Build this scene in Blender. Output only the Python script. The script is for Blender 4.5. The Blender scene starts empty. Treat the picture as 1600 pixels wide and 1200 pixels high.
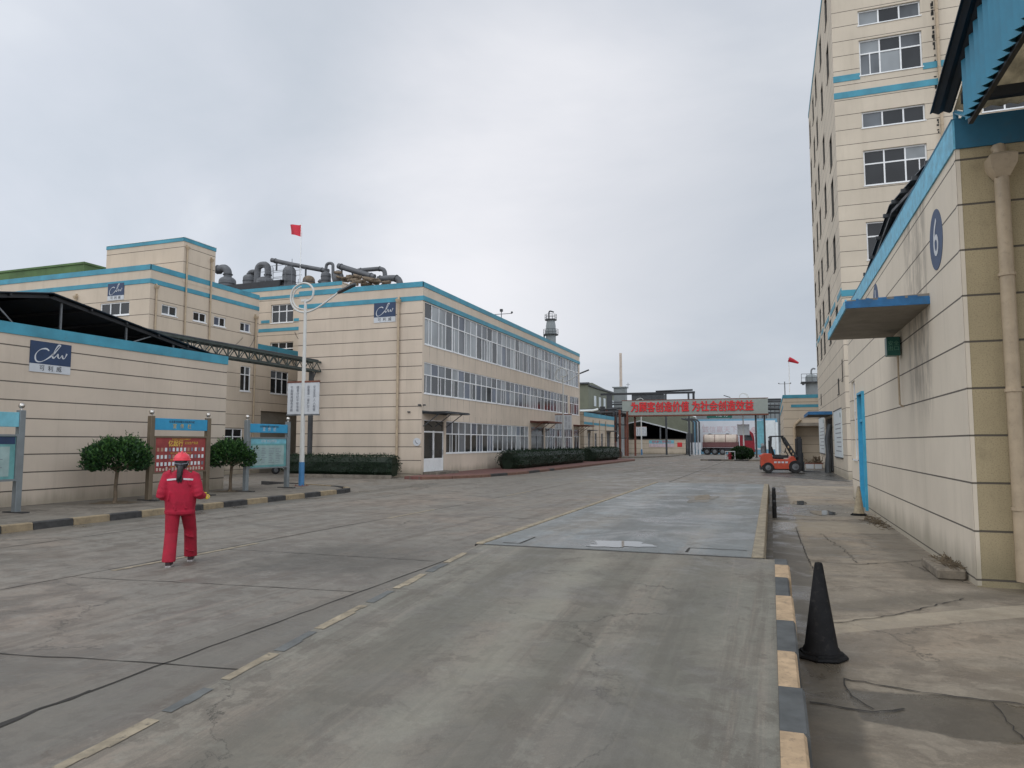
import bpy, math, random
from mathutils import Matrix, Vector, noise
random.seed(7)
R = math.radians
scene = bpy.context.scene
C = scene.collection

# ------------------------------------------------------------------ camera, sky, sun, exposure
F_PX, VPX, VPY, EYE = 1130.0, 1205.0, 692.0, 1.85
pitch = math.atan((VPY - 600) / F_PX)
cam = bpy.data.cameras.new('camera')
cam.sensor_width = 36.0
cam.lens = 36.0 * F_PX / 1600.0
cam.clip_start = 0.05
cam.clip_end = 6000
camo = bpy.data.objects.new('camera', cam)
C.objects.link(camo)
camo.location = (0, 0, EYE)
camo.rotation_euler = (R(90) + pitch, 0, R(19.658))
scene.camera = camo
scene.render.resolution_x, scene.render.resolution_y = 1024, 768

SUN_EL, SUN_AZ = 52.0, 205.0      # direction towards the sun, azimuth clockwise from +Y
world = bpy.data.worlds.new('World')
scene.world = world
world.use_nodes = True
nt = world.node_tree
nt.nodes.clear()
def N(t, kind, **kw):
    n = t.nodes.new(kind)
    for k, v in kw.items():
        setattr(n, k, v)
    return n
def wmath(t, op, a, b=None, c=None, clamp=False):
    n = t.nodes.new('ShaderNodeMath'); n.operation = op; n.use_clamp = clamp
    for i, v in enumerate((a, b, c)):
        if v is None: continue
        if hasattr(v, 'is_output'): t.links.new(v, n.inputs[i])
        else: n.inputs[i].default_value = v
    return n.outputs[0]
def mixc(t, fac, a, b, mode='MIX'):
    n = t.nodes.new('ShaderNodeMix'); n.data_type = 'RGBA'; n.blend_type = mode
    for sock, v in ((n.inputs[0], fac), (n.inputs[6], a), (n.inputs[7], b)):
        if hasattr(v, 'is_output'): t.links.new(v, sock)
        elif isinstance(v, (tuple, list)): sock.default_value = (*v[:3], 1)
        else: sock.default_value = v
    return n.outputs[2]
def ramp(t, fac, stops):
    n = t.nodes.new('ShaderNodeValToRGB')
    el = n.color_ramp.elements
    el[0].position, el[0].color = stops[0][0], (*stops[0][1], 1)
    el[1].position, el[1].color = stops[-1][0], (*stops[-1][1], 1)
    for p, c in stops[1:-1]:
        e = el.new(p); e.color = (*c, 1)
    t.links.new(fac, n.inputs[0])
    return n.outputs[0]
def noise_tex(t, vec, scale, detail=4, rough=0.5, dist=0.0):
    n = t.nodes.new('ShaderNodeTexNoise')
    n.inputs['Scale'].default_value = scale; n.inputs['Detail'].default_value = detail
    n.inputs['Roughness'].default_value = rough; n.inputs['Distortion'].default_value = dist
    if vec is not None: t.links.new(vec, n.inputs['Vector'])
    return n.outputs[0]

sky = N(nt, 'ShaderNodeTexSky', sky_type='NISHITA', sun_disc=False)
sky.sun_elevation = R(SUN_EL); sky.sun_rotation = R(SUN_AZ)
tc = N(nt, 'ShaderNodeTexCoord')
sep = N(nt, 'ShaderNodeSeparateXYZ'); nt.links.new(tc.outputs['Generated'], sep.inputs[0])
zc = wmath(nt, 'MAXIMUM', sep.outputs[2], 0.0)
den = wmath(nt, 'ADD', zc, 0.22)
cx = wmath(nt, 'DIVIDE', sep.outputs[0], den)
cy = wmath(nt, 'DIVIDE', sep.outputs[1], den)
cmb = N(nt, 'ShaderNodeCombineXYZ')
nt.links.new(cx, cmb.inputs[0]); nt.links.new(cy, cmb.inputs[1])
cmb.inputs[2].default_value = 7.7
c1 = noise_tex(nt, cmb.outputs[0], 0.95, 6, 0.55, 0.3)
c2 = noise_tex(nt, cmb.outputs[0], 0.42, 2, 0.5)
cl = wmath(nt, 'ADD', wmath(nt, 'MULTIPLY', c1, 0.72), wmath(nt, 'MULTIPLY', c2, 0.28))
cloud = ramp(nt, cl, [(0.36, (0.56, 0.61, 0.68)), (0.46, (0.62, 0.66, 0.73)), (0.53, (0.69, 0.725, 0.785)), (0.64, (0.82, 0.84, 0.89))])
# brighter break in the cloud ahead of the camera
dotn = N(nt, 'ShaderNodeVectorMath', operation='DOT_PRODUCT')
nrm = N(nt, 'ShaderNodeVectorMath', operation='NORMALIZE')
nt.links.new(tc.outputs['Generated'], nrm.inputs[0])
nt.links.new(nrm.outputs[0], dotn.inputs[0])
dotn.inputs[1].default_value = Vector((-0.29, 0.90, 0.31)).normalized()
br = N(nt, 'ShaderNodeMapRange', interpolation_type='SMOOTHSTEP')
nt.links.new(dotn.outputs['Value'], br.inputs[0])
br.inputs[1].default_value = 0.94; br.inputs[2].default_value = 1.0; br.inputs[3].default_value = 0; br.inputs[4].default_value = 1.05
bright = wmath(nt, 'MULTIPLY', br.outputs[0], wmath(nt, 'MULTIPLY', c1, 1.6))
cloud = mixc(nt, bright, cloud, (0.93, 0.93, 0.97))
# duller low sky towards the right-hand horizon, unseen sky behind the camera boosted to light the walls
dot2 = N(nt, 'ShaderNodeVectorMath', operation='DOT_PRODUCT')
nt.links.new(nrm.outputs[0], dot2.inputs[0]); dot2.inputs[1].default_value = Vector((0.05, 1.0, 0.12)).normalized()
dl = N(nt, 'ShaderNodeMapRange', interpolation_type='SMOOTHSTEP'); nt.links.new(dot2.outputs['Value'], dl.inputs[0])
dl.inputs[1].default_value = 0.90; dl.inputs[2].default_value = 1.0; dl.inputs[3].default_value = 0; dl.inputs[4].default_value = 0.55
cloud = mixc(nt, dl.outputs[0], cloud, (0.47, 0.52, 0.59))
# overcast dome: brighter towards the zenith
zen = N(nt, 'ShaderNodeMapRange', interpolation_type='SMOOTHSTEP')
nt.links.new(sep.outputs[2], zen.inputs[0])
zen.inputs[1].default_value = 0.5; zen.inputs[2].default_value = 1.0; zen.inputs[3].default_value = 1.0; zen.inputs[4].default_value = 1.0
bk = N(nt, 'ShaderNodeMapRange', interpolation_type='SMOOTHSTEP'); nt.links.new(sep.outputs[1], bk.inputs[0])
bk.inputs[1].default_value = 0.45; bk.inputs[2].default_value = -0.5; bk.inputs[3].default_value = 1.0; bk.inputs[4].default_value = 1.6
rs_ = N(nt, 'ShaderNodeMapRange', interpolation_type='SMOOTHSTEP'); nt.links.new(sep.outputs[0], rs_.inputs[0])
rs_.inputs[1].default_value = 0.30; rs_.inputs[2].default_value = 0.75; rs_.inputs[3].default_value = 1.0; rs_.inputs[4].default_value = 1.8  # out-of-view sky on the right, boosted to light the walls
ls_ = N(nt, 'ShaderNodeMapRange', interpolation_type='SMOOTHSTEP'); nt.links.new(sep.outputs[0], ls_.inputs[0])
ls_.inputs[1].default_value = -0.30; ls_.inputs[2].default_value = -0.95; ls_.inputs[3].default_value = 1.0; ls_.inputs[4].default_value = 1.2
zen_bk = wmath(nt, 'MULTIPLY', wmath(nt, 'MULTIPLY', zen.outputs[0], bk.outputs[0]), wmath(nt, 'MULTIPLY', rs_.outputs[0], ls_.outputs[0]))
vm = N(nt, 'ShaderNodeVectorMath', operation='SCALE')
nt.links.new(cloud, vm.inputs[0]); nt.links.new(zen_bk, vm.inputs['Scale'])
sk = N(nt, 'ShaderNodeVectorMath', operation='SCALE')
nt.links.new(sky.outputs[0], sk.inputs[0]); sk.inputs['Scale'].default_value = 0.08
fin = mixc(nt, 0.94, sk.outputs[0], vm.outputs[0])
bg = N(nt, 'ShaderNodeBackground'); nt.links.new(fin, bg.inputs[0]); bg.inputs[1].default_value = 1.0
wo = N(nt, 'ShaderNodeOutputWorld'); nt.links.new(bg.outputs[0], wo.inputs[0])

sun = bpy.data.lights.new('sun', 'SUN'); sun.energy = 0.7; sun.angle = R(45); sun.color = (1, 0.97, 0.92)
suno = bpy.data.objects.new('sun', sun); C.objects.link(suno)
_d = Vector((math.sin(R(SUN_AZ)) * math.cos(R(SUN_EL)), math.cos(R(SUN_AZ)) * math.cos(R(SUN_EL)), math.sin(R(SUN_EL))))
suno.rotation_euler = _d.to_track_quat('Z', 'Y').to_euler()

scene.view_settings.view_transform = 'Standard'
scene.view_settings.look = 'None'
scene.view_settings.exposure = 0.0
scene.view_settings.gamma = 1.0
scene.view_settings.use_curve_mapping = False
scene.cycles.use_denoising = True
scene.cycles.max_bounces = 6
scene.cycles.diffuse_bounces = 3
scene.cycles.glossy_bounces = 3
scene.cycles.transmission_bounces = 3

# ------------------------------------------------------------------ materials
MATS = {}
def new_mat(name):
    m = bpy.data.materials.new(name); m.use_nodes = True
    t = m.node_tree; b = t.nodes['Principled BSDF']
    MATS[name] = m
    return m, t, b
def pos(t, sx=1, sy=1, sz=1):
    g = t.nodes.new('ShaderNodeNewGeometry')
    if (sx, sy, sz) == (1, 1, 1): return g.outputs['Position']
    v = t.nodes.new('ShaderNodeVectorMath'); v.operation = 'MULTIPLY'
    t.links.new(g.outputs['Position'], v.inputs[0]); v.inputs[1].default_value = (sx, sy, sz)
    return v.outputs[0]
def xyz(t):
    s = t.nodes.new('ShaderNodeSeparateXYZ'); t.links.new(pos(t), s.inputs[0]); return s.outputs
def bump(t, b, h, strength=0.3, dist=0.02):
    n = t.nodes.new('ShaderNodeBump'); n.inputs['Strength'].default_value = strength; n.inputs['Distance'].default_value = dist
    t.links.new(h, n.inputs['Height']); t.links.new(n.outputs[0], b.inputs['Normal'])
def sstep(t, v, a, b_, lo=0.0, hi=1.0):
    n = t.nodes.new('ShaderNodeMapRange'); n.interpolation_type = 'SMOOTHSTEP'
    t.links.new(v, n.inputs[0])
    n.inputs[1].default_value = a; n.inputs[2].default_value = b_; n.inputs[3].default_value = lo; n.inputs[4].default_value = hi
    return n.outputs[0]
def simple(name, col, rough=0.6, metal=0.0, var=0.18, scale=3.0, spec=None, dirt=0.0, local=True):
    m, t, b = new_mat(name)
    if local:
        tcn = t.nodes.new('ShaderNodeTexCoord'); vec = tcn.outputs['Object']
    else: vec = pos(t)
    n1 = noise_tex(t, vec, scale, 5, 0.6)
    lo = tuple(c * (1 - var) for c in col); hi = tuple(min(1, c * (1 + var)) for c in col)
    c = ramp(t, n1, [(0.3, lo), (0.7, hi)])
    if dirt > 0:
        n2 = noise_tex(t, vec, scale * 2.7, 6, 0.7)
        c = mixc(t, wmath(t, 'MULTIPLY', sstep(t, n2, 0.52, 0.72), dirt), c, (0.09, 0.08, 0.065))
    t.links.new(c, b.inputs['Base Color'])
    rr = wmath(t, 'ADD', wmath(t, 'MULTIPLY', n1, 0.2), rough - 0.1)
    t.links.new(rr, b.inputs['Roughness'])
    b.inputs['Metallic'].default_value = metal
    if spec is not None: b.inputs['Specular IOR Level'].default_value = spec
    return m
def wall_mat(name, col, period, off, width=0.03, drips=None, speckle=0.0, stain=None, hi_var=0.1, groove=(0.07, 0.06, 0.05)):
    m, t, b = new_mat(name)
    s = xyz(t)
    n1 = noise_tex(t, pos(t), 0.45, 5, 0.6)
    n2 = noise_tex(t, pos(t, 1.6, 1.6, 0.16), 1.0, 6, 0.65)
    n3 = noise_tex(t, pos(t), 14.0, 4, 0.7)
    c = ramp(t, n1, [(0.3, tuple(x * (1 - hi_var) for x in col)), (0.7, tuple(x * (1 + hi_var * 0.7) for x in col))])
    c = mixc(t, wmath(t, 'MULTIPLY', sstep(t, n2, 0.48, 0.72), 0.28), c, tuple(x * 0.62 for x in (col[0], col[1] * 0.98, col[2] * 0.93)))
    c = mixc(t, wmath(t, 'MULTIPLY', n3, 0.22), c, tuple(x * 0.8 for x in col))
    n5 = noise_tex(t, pos(t, 7, 7, 0.35), 1.0, 8, 0.7)
    c = mixc(t, wmath(t, 'MULTIPLY', sstep(t, n5, 0.56, 0.70), 0.14), c, tuple(x * 0.52 for x in (col[0] * .95, col[1] * .97, col[2])))
    # every course of panels has its own slight tone
    pz = wmath(t, 'DIVIDE', wmath(t, 'SUBTRACT', s[2], off), period)
    wn = t.nodes.new('ShaderNodeTexWhiteNoise'); wn.noise_dimensions = '1D'
    t.links.new(wmath(t, 'FLOOR', pz), wn.inputs['W'])
    c = mixc(t, wmath(t, 'MULTIPLY', wn.outputs['Value'], 0.10), c, tuple(x * 0.55 for x in col))
    if speckle:
        sp = noise_tex(t, pos(t), 60, 3, 0.8)
        c = mixc(t, wmath(t, 'MULTIPLY', sstep(t, sp, 0.5, 0.66), speckle), c, tuple(x * 0.45 for x in col))
        sp2 = noise_tex(t, pos(t), 3.2, 6, 0.7)
        c = mixc(t, wmath(t, 'MULTIPLY', sstep(t, sp2, 0.5, 0.75), speckle * 0.8), c, tuple(x * 0.6 for x in col))
    # splash dirt along the foot
    foot = wmath(t, 'MULTIPLY', sstep(t, wmath(t, 'ADD', s[2], wmath(t, 'MULTIPLY', n2, -0.9)), -0.35, 0.15, 1, 0), 0.45)
    c = mixc(t, foot, c, (0.13, 0.12, 0.07))
    if drips:
        per, zt, zl = drips
        fr = wmath(t, 'FRACT', wmath(t, 'DIVIDE', wmath(t, 'ADD', s[1], wmath(t, 'MULTIPLY', n3, 0.05)), per))
        ln = wmath(t, 'LESS_THAN', fr, 0.05)
        msk = None
        for z0 in zt:
            dz = wmath(t, 'SUBTRACT', z0, s[2])
            a = wmath(t, 'MULTIPLY', wmath(t, 'GREATER_THAN', dz, 0.0), sstep(t, wmath(t, 'ADD', dz, wmath(t, 'MULTIPLY', n2, 1.2)), zl * 0.6, zl * 1.5, 1, 0))
            msk = a if msk is None else wmath(t, 'MAXIMUM', msk, a)
        c = mixc(t, wmath(t, 'MULTIPLY', wmath(t, 'MULTIPLY', ln, msk), 0.55), c, (0.12, 0.10, 0.08))
    if stain:
        y0, y1, z0, z1 = stain
        ns = noise_tex(t, pos(t, 1, 2.2, 0.7), 1.6, 9, 0.72)
        a = wmath(t, 'MULTIPLY', sstep(t, s[1], y0, y0 + 0.4), sstep(t, s[1], y1 - 0.7, y1, 1, 0))
        a = wmath(t, 'MULTIPLY', a, wmath(t, 'MULTIPLY', sstep(t, s[2], z0, z1), sstep(t, ns, 0.38, 0.62)))
        c = mixc(t, wmath(t, 'MULTIPLY', a, 0.45), c, (0.06, 0.055, 0.05))
    fr = wmath(t, 'FRACT', pz)
    g = wmath(t, 'LESS_THAN', fr, width / period)
    c = mixc(t, wmath(t, 'MULTIPLY', g, 0.92), c, groove)
    t.links.new(c, b.inputs['Base Color'])
    b.inputs['Roughness'].default_value = 0.85
    h = wmath(t, 'ADD', wmath(t, 'MULTIPLY', g, -1.0), wmath(t, 'MULTIPLY', n3, 0.12))
    bump(t, b, h, 0.5, 0.012)
    return m
BEIGE = (0.60, 0.505, 0.405)
wall_mat('wall_main', BEIGE, 0.732, 0.15, 0.042)
wall_mat('wall_main_long', (0.64, 0.545, 0.44), 40.0, -5, 0.01, drips=(0.95, (7.22, 4.50, 3.5), 1.1))
wall_mat('wall_lw', (0.57, 0.48, 0.385), 0.493, 0.04, 0.034)
wall_mat('wall_lb', (0.58, 0.49, 0.385), 0.82, 0.25, 0.03)
wall_mat('wall_tower', (0.60, 0.525, 0.42), 0.80, 0.40, 0.03)
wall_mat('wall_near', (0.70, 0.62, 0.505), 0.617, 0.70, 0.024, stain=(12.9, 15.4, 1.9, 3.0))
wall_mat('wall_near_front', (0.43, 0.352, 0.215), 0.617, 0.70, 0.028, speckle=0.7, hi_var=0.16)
wall_mat('wall_far', (0.54, 0.46, 0.36), 0.75, 0.2, 0.03)
simple('band_blue', (0.05, 0.255, 0.345), 0.55, var=0.22, scale=1.2, dirt=0.18, local=False)
simple('band_dark', (0.02, 0.125, 0.205), 0.6, var=0.2, scale=2.0, dirt=0.2, local=False)
simple('band_light', (0.15, 0.44, 0.60), 0.6, var=0.25, scale=5.0, dirt=0.3, local=False)
simple('canopy_blue', (0.02, 0.13, 0.30), 0.55, var=0.3, scale=5.0, dirt=0.3, local=False)
simple('concrete_under', (0.24, 0.215, 0.18), 0.9, var=0.2, scale=2.0, dirt=0.3, local=False)
simple('white_frame', (0.78, 0.79, 0.79), 0.4, var=0.08)
simple('reveal_shade', (0.10, 0.095, 0.085), 0.8, var=0.2)  # dark colour stands in for shade inside the tower's side window reveals
simple('grey_frame', (0.34, 0.36, 0.38), 0.4, var=0.12, metal=0.3)
simple('roof_felt', (0.12, 0.12, 0.12), 0.9, local=False)
simple('metal_black', (0.022, 0.024, 0.028), 0.6, var=0.4)
simple('metal_dark', (0.045, 0.05, 0.055), 0.55, var=0.35)
simple('metal_grey', (0.16, 0.17, 0.18), 0.5, metal=0.4, var=0.3, dirt=0.3)
simple('vessel_grey', (0.105, 0.11, 0.118), 0.6, metal=0.2, var=0.3, dirt=0.45, scale=1.2)
simple('insulation', (0.17, 0.13, 0.09), 0.95, var=0.6, scale=4, dirt=0.6)
simple('truss_green', (0.045, 0.06, 0.055), 0.6, var=0.3)
simple('pipe_beige', (0.42, 0.33, 0.225), 0.6, var=0.14, scale=4, dirt=0.25, local=False)
simple('paint_black', (0.040, 0.039, 0.038), 0.8, var=0.5, scale=6, dirt=0.2, local=False)
simple('paint_worn_slate', (0.125, 0.13, 0.125), 0.85, var=0.3, scale=6, dirt=0.3, local=False)
simple('paint_slate', (0.085, 0.090, 0.090), 0.85, var=0.3, scale=6, dirt=0.25, local=False)
simple('paint_faded', (0.285, 0.24, 0.17), 0.85, var=0.35, scale=7, dirt=0.9, local=False)
simple('paint_yellow', (0.44, 0.315, 0.195), 0.85, var=0.25, scale=9, dirt=0.6, local=False)
simple('paint_tan', (0.27, 0.21, 0.13), 0.85, var=0.25, scale=4, dirt=0.6, local=False)
simple('navy', (0.018, 0.040, 0.095), 0.5, var=0.15, local=False)
simple('oval_navy', (0.055, 0.085, 0.155), 0.7, var=0.15, scale=5, local=False)
simple('white_paint', (0.70, 0.71, 0.72), 0.55, var=0.06)
simple('sign_white', (0.52, 0.54, 0.56), 0.5, var=0.08)
simple('panel_pale', (0.62, 0.67, 0.68), 0.5, var=0.08, local=False)
simple('text_dark', (0.04, 0.045, 0.055), 0.6)
simple('text_grey', (0.17, 0.18, 0.21), 0.6)
simple('text_red', (0.62, 0.025, 0.03), 0.5, var=0.15)
simple('text_gold', (0.60, 0.40, 0.07), 0.5)
simple('text_pink', (0.52, 0.42, 0.45), 0.6)
simple('header_blue', (0.03, 0.27, 0.47), 0.4, var=0.1)
simple('header_cyan', (0.16, 0.42, 0.50), 0.4, var=0.18)
simple('poster_teal', (0.12, 0.30, 0.30), 0.35, var=0.25, scale=2)
simple('poster_pale', (0.27, 0.37, 0.36), 0.4, var=0.2, scale=2)
simple('post_brown', (0.16, 0.125, 0.085), 0.5, var=0.15, metal=0.3)
simple('post_grey', (0.20, 0.225, 0.235), 0.45, var=0.12, metal=0.3)
simple('steel_ball', (0.55, 0.52, 0.48), 0.25, metal=0.9, var=0.1)
simple('lamp_white', (0.54, 0.54, 0.51), 0.45, var=0.08)
simple('lamp_blue', (0.05, 0.18, 0.36), 0.5, var=0.15)
simple('bark', (0.14, 0.105, 0.07), 0.9, var=0.35, scale=9)
simple('red_cloth', (0.37, 0.008, 0.032), 0.85, var=0.18, scale=9)
simple('red_cloth_dark', (0.31, 0.006, 0.024), 0.85, var=0.22, scale=7)
simple('helmet_red', (0.70, 0.035, 0.06), 0.35, var=0.05)
simple('hair', (0.012, 0.010, 0.011), 0.45, var=0.4, scale=20)
simple('skin', (0.38, 0.22, 0.15), 0.55, var=0.05)
simple('glove_yellow', (0.65, 0.50, 0.04), 0.6)
simple('glove_dark', (0.03, 0.02, 0.022), 0.7)
simple('shoe_dark', (0.035, 0.015, 0.018), 0.6)
simple('shoe_sole', (0.40, 0.37, 0.36), 0.6)
simple('reflect_strip', (0.55, 0.50, 0.53), 0.35)
simple('cone_black', (0.008, 0.008, 0.009), 0.7, var=0.5, scale=9, spec=0.2, dirt=0.25)
simple('cone_dirty', (0.30, 0.25, 0.17), 0.8, var=0.3, scale=9, dirt=0.5)
simple('orange_paint', (0.48, 0.065, 0.028), 0.45, var=0.2, scale=3, dirt=0.5)
simple('rubber', (0.016, 0.016, 0.017), 0.8, var=0.3)
simple('truck_red', (0.22, 0.012, 0.022), 0.35, var=0.12)
simple('tank_cream', (0.50, 0.42, 0.35), 0.45, var=0.15, dirt=0.4, scale=1.5)
simple('tank_maroon', (0.13, 0.055, 0.055), 0.5, var=0.2)
simple('corr_blue', (0.03, 0.22, 0.34), 0.45, var=0.14, scale=1.5, local=False, dirt=0.12)
simple('navy_sheet', (0.012, 0.022, 0.035), 0.5, var=0.4, local=False)
simple('door_blue', (0.055, 0.36, 0.56), 0.45, var=0.15, local=False, dirt=0.1, scale=4)
simple('shed_olive', (0.155, 0.165, 0.12), 0.7, var=0.15, local=False, scale=0.6)
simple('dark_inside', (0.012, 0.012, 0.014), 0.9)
simple('sign_board', (0.27, 0.30, 0.275), 0.6, var=0.1, scale=0.6)
simple('mural', (0.56, 0.58, 0.62), 0.6, var=0.06, scale=0.4)
simple('mural_blue', (0.14, 0.31, 0.43), 0.6, var=0.1)
simple('rust', (0.16, 0.055, 0.035), 0.75, var=0.35, scale=2)
simple('green_sign', (0.01, 0.10, 0.075), 0.4)
simple('green_text', (0.12, 0.30, 0.20), 0.4)
simple('flag_red', (0.55, 0.03, 0.05), 0.8, var=0.1)
simple('green_wall', (0.085, 0.15, 0.055), 0.85, var=0.3, scale=0.5, local=False, dirt=0.3)
simple('grey_cladding', (0.20, 0.22, 0.225), 0.6, var=0.2, scale=0.3, local=False)
simple('shutter', (0.23, 0.21, 0.175), 0.6, var=0.12, local=False)
simple('rubble', (0.20, 0.17, 0.13), 0.95, var=0.35, scale=9, dirt=0.4)
simple('twigs', (0.12, 0.09, 0.055), 0.95, var=0.5, scale=9)
simple('mould', (0.03, 0.03, 0.028), 0.95, var=0.4)
simple('kerb_red', (0.16, 0.085, 0.06), 0.9, var=0.25, local=False, scale=4)

def glass(name, col, rough=0.07, var=0.5, scale=0.5):
    m, t, b = new_mat(name)
    n = noise_tex(t, pos(t, 1, 1, 0.6), scale, 3, 0.5)
    c = ramp(t, n, [(0.35, tuple(x * (1 - var) for x in col)), (0.65, tuple(x * (1 + var) for x in col))])
    t.links.new(c, b.inputs['Base Color'])
    b.inputs['Roughness'].default_value = rough
    b.inputs['Specular IOR Level'].default_value = 0.5
    return m
glass('glass_dark', (0.018, 0.02, 0.022))
glass('glass_mid', (0.10, 0.11, 0.12), 0.1)
glass('glass_curtain', (0.26, 0.28, 0.29), 0.12, 0.25)
glass('glass_blue', (0.07, 0.085, 0.12), 0.1, 0.3)
GL = ['glass_dark', 'glass_mid', 'glass_curtain', 'glass_blue']

def translucent(name, col):
    m, t, b = new_mat(name)
    n = noise_tex(t, pos(t), 2.2, 5, 0.7)
    c = ramp(t, n, [(0.35, tuple(x * 0.5 for x in col)), (0.62, col)])
    tr = t.nodes.new('ShaderNodeBsdfTranslucent'); t.links.new(c, tr.inputs[0])
    t.links.new(c, b.inputs['Base Color']); b.inputs['Roughness'].default_value = 0.6
    mx = t.nodes.new('ShaderNodeMixShader'); mx.inputs[0].default_value = 0.6
    t.links.new(b.outputs[0], mx.inputs[1]); t.links.new(tr.outputs[0], mx.inputs[2])
    t.links.new(mx.outputs[0], t.nodes['Material Output'].inputs[0])
    return m
translucent('frp_sheet', (0.62, 0.56, 0.44))

def leaf(name, lo, hi):
    m, t, b = new_mat(name)
    n = noise_tex(t, pos(t), 9.0, 3, 0.6)
    wn = t.nodes.new('ShaderNodeTexWhiteNoise')
    v = t.nodes.new('ShaderNodeVectorMath'); v.operation = 'SCALE'; v.inputs['Scale'].default_value = 17.0
    t.links.new(pos(t), v.inputs[0])
    fl = t.nodes.new('ShaderNodeVectorMath'); fl.operation = 'FLOOR'; t.links.new(v.outputs[0], fl.inputs[0])
    t.links.new(fl.outputs[0], wn.inputs['Vector'])
    f = wmath(t, 'ADD', wmath(t, 'MULTIPLY', n, 0.6), wmath(t, 'MULTIPLY', wn.outputs['Value'], 0.4))
    c = ramp(t, f, [(0.3, lo), (0.72, hi)])
    t.links.new(c, b.inputs['Base Color']); b.inputs['Roughness'].default_value = 0.5
    b.inputs['Specular IOR Level'].default_value = 0.3
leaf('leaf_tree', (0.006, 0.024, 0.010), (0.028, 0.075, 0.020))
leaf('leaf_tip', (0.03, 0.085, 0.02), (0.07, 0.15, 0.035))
leaf('leaf_hedge', (0.006, 0.018, 0.010), (0.020, 0.045, 0.018))
leaf('leaf_core', (0.004, 0.012, 0.006), (0.010, 0.022, 0.010))

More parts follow.
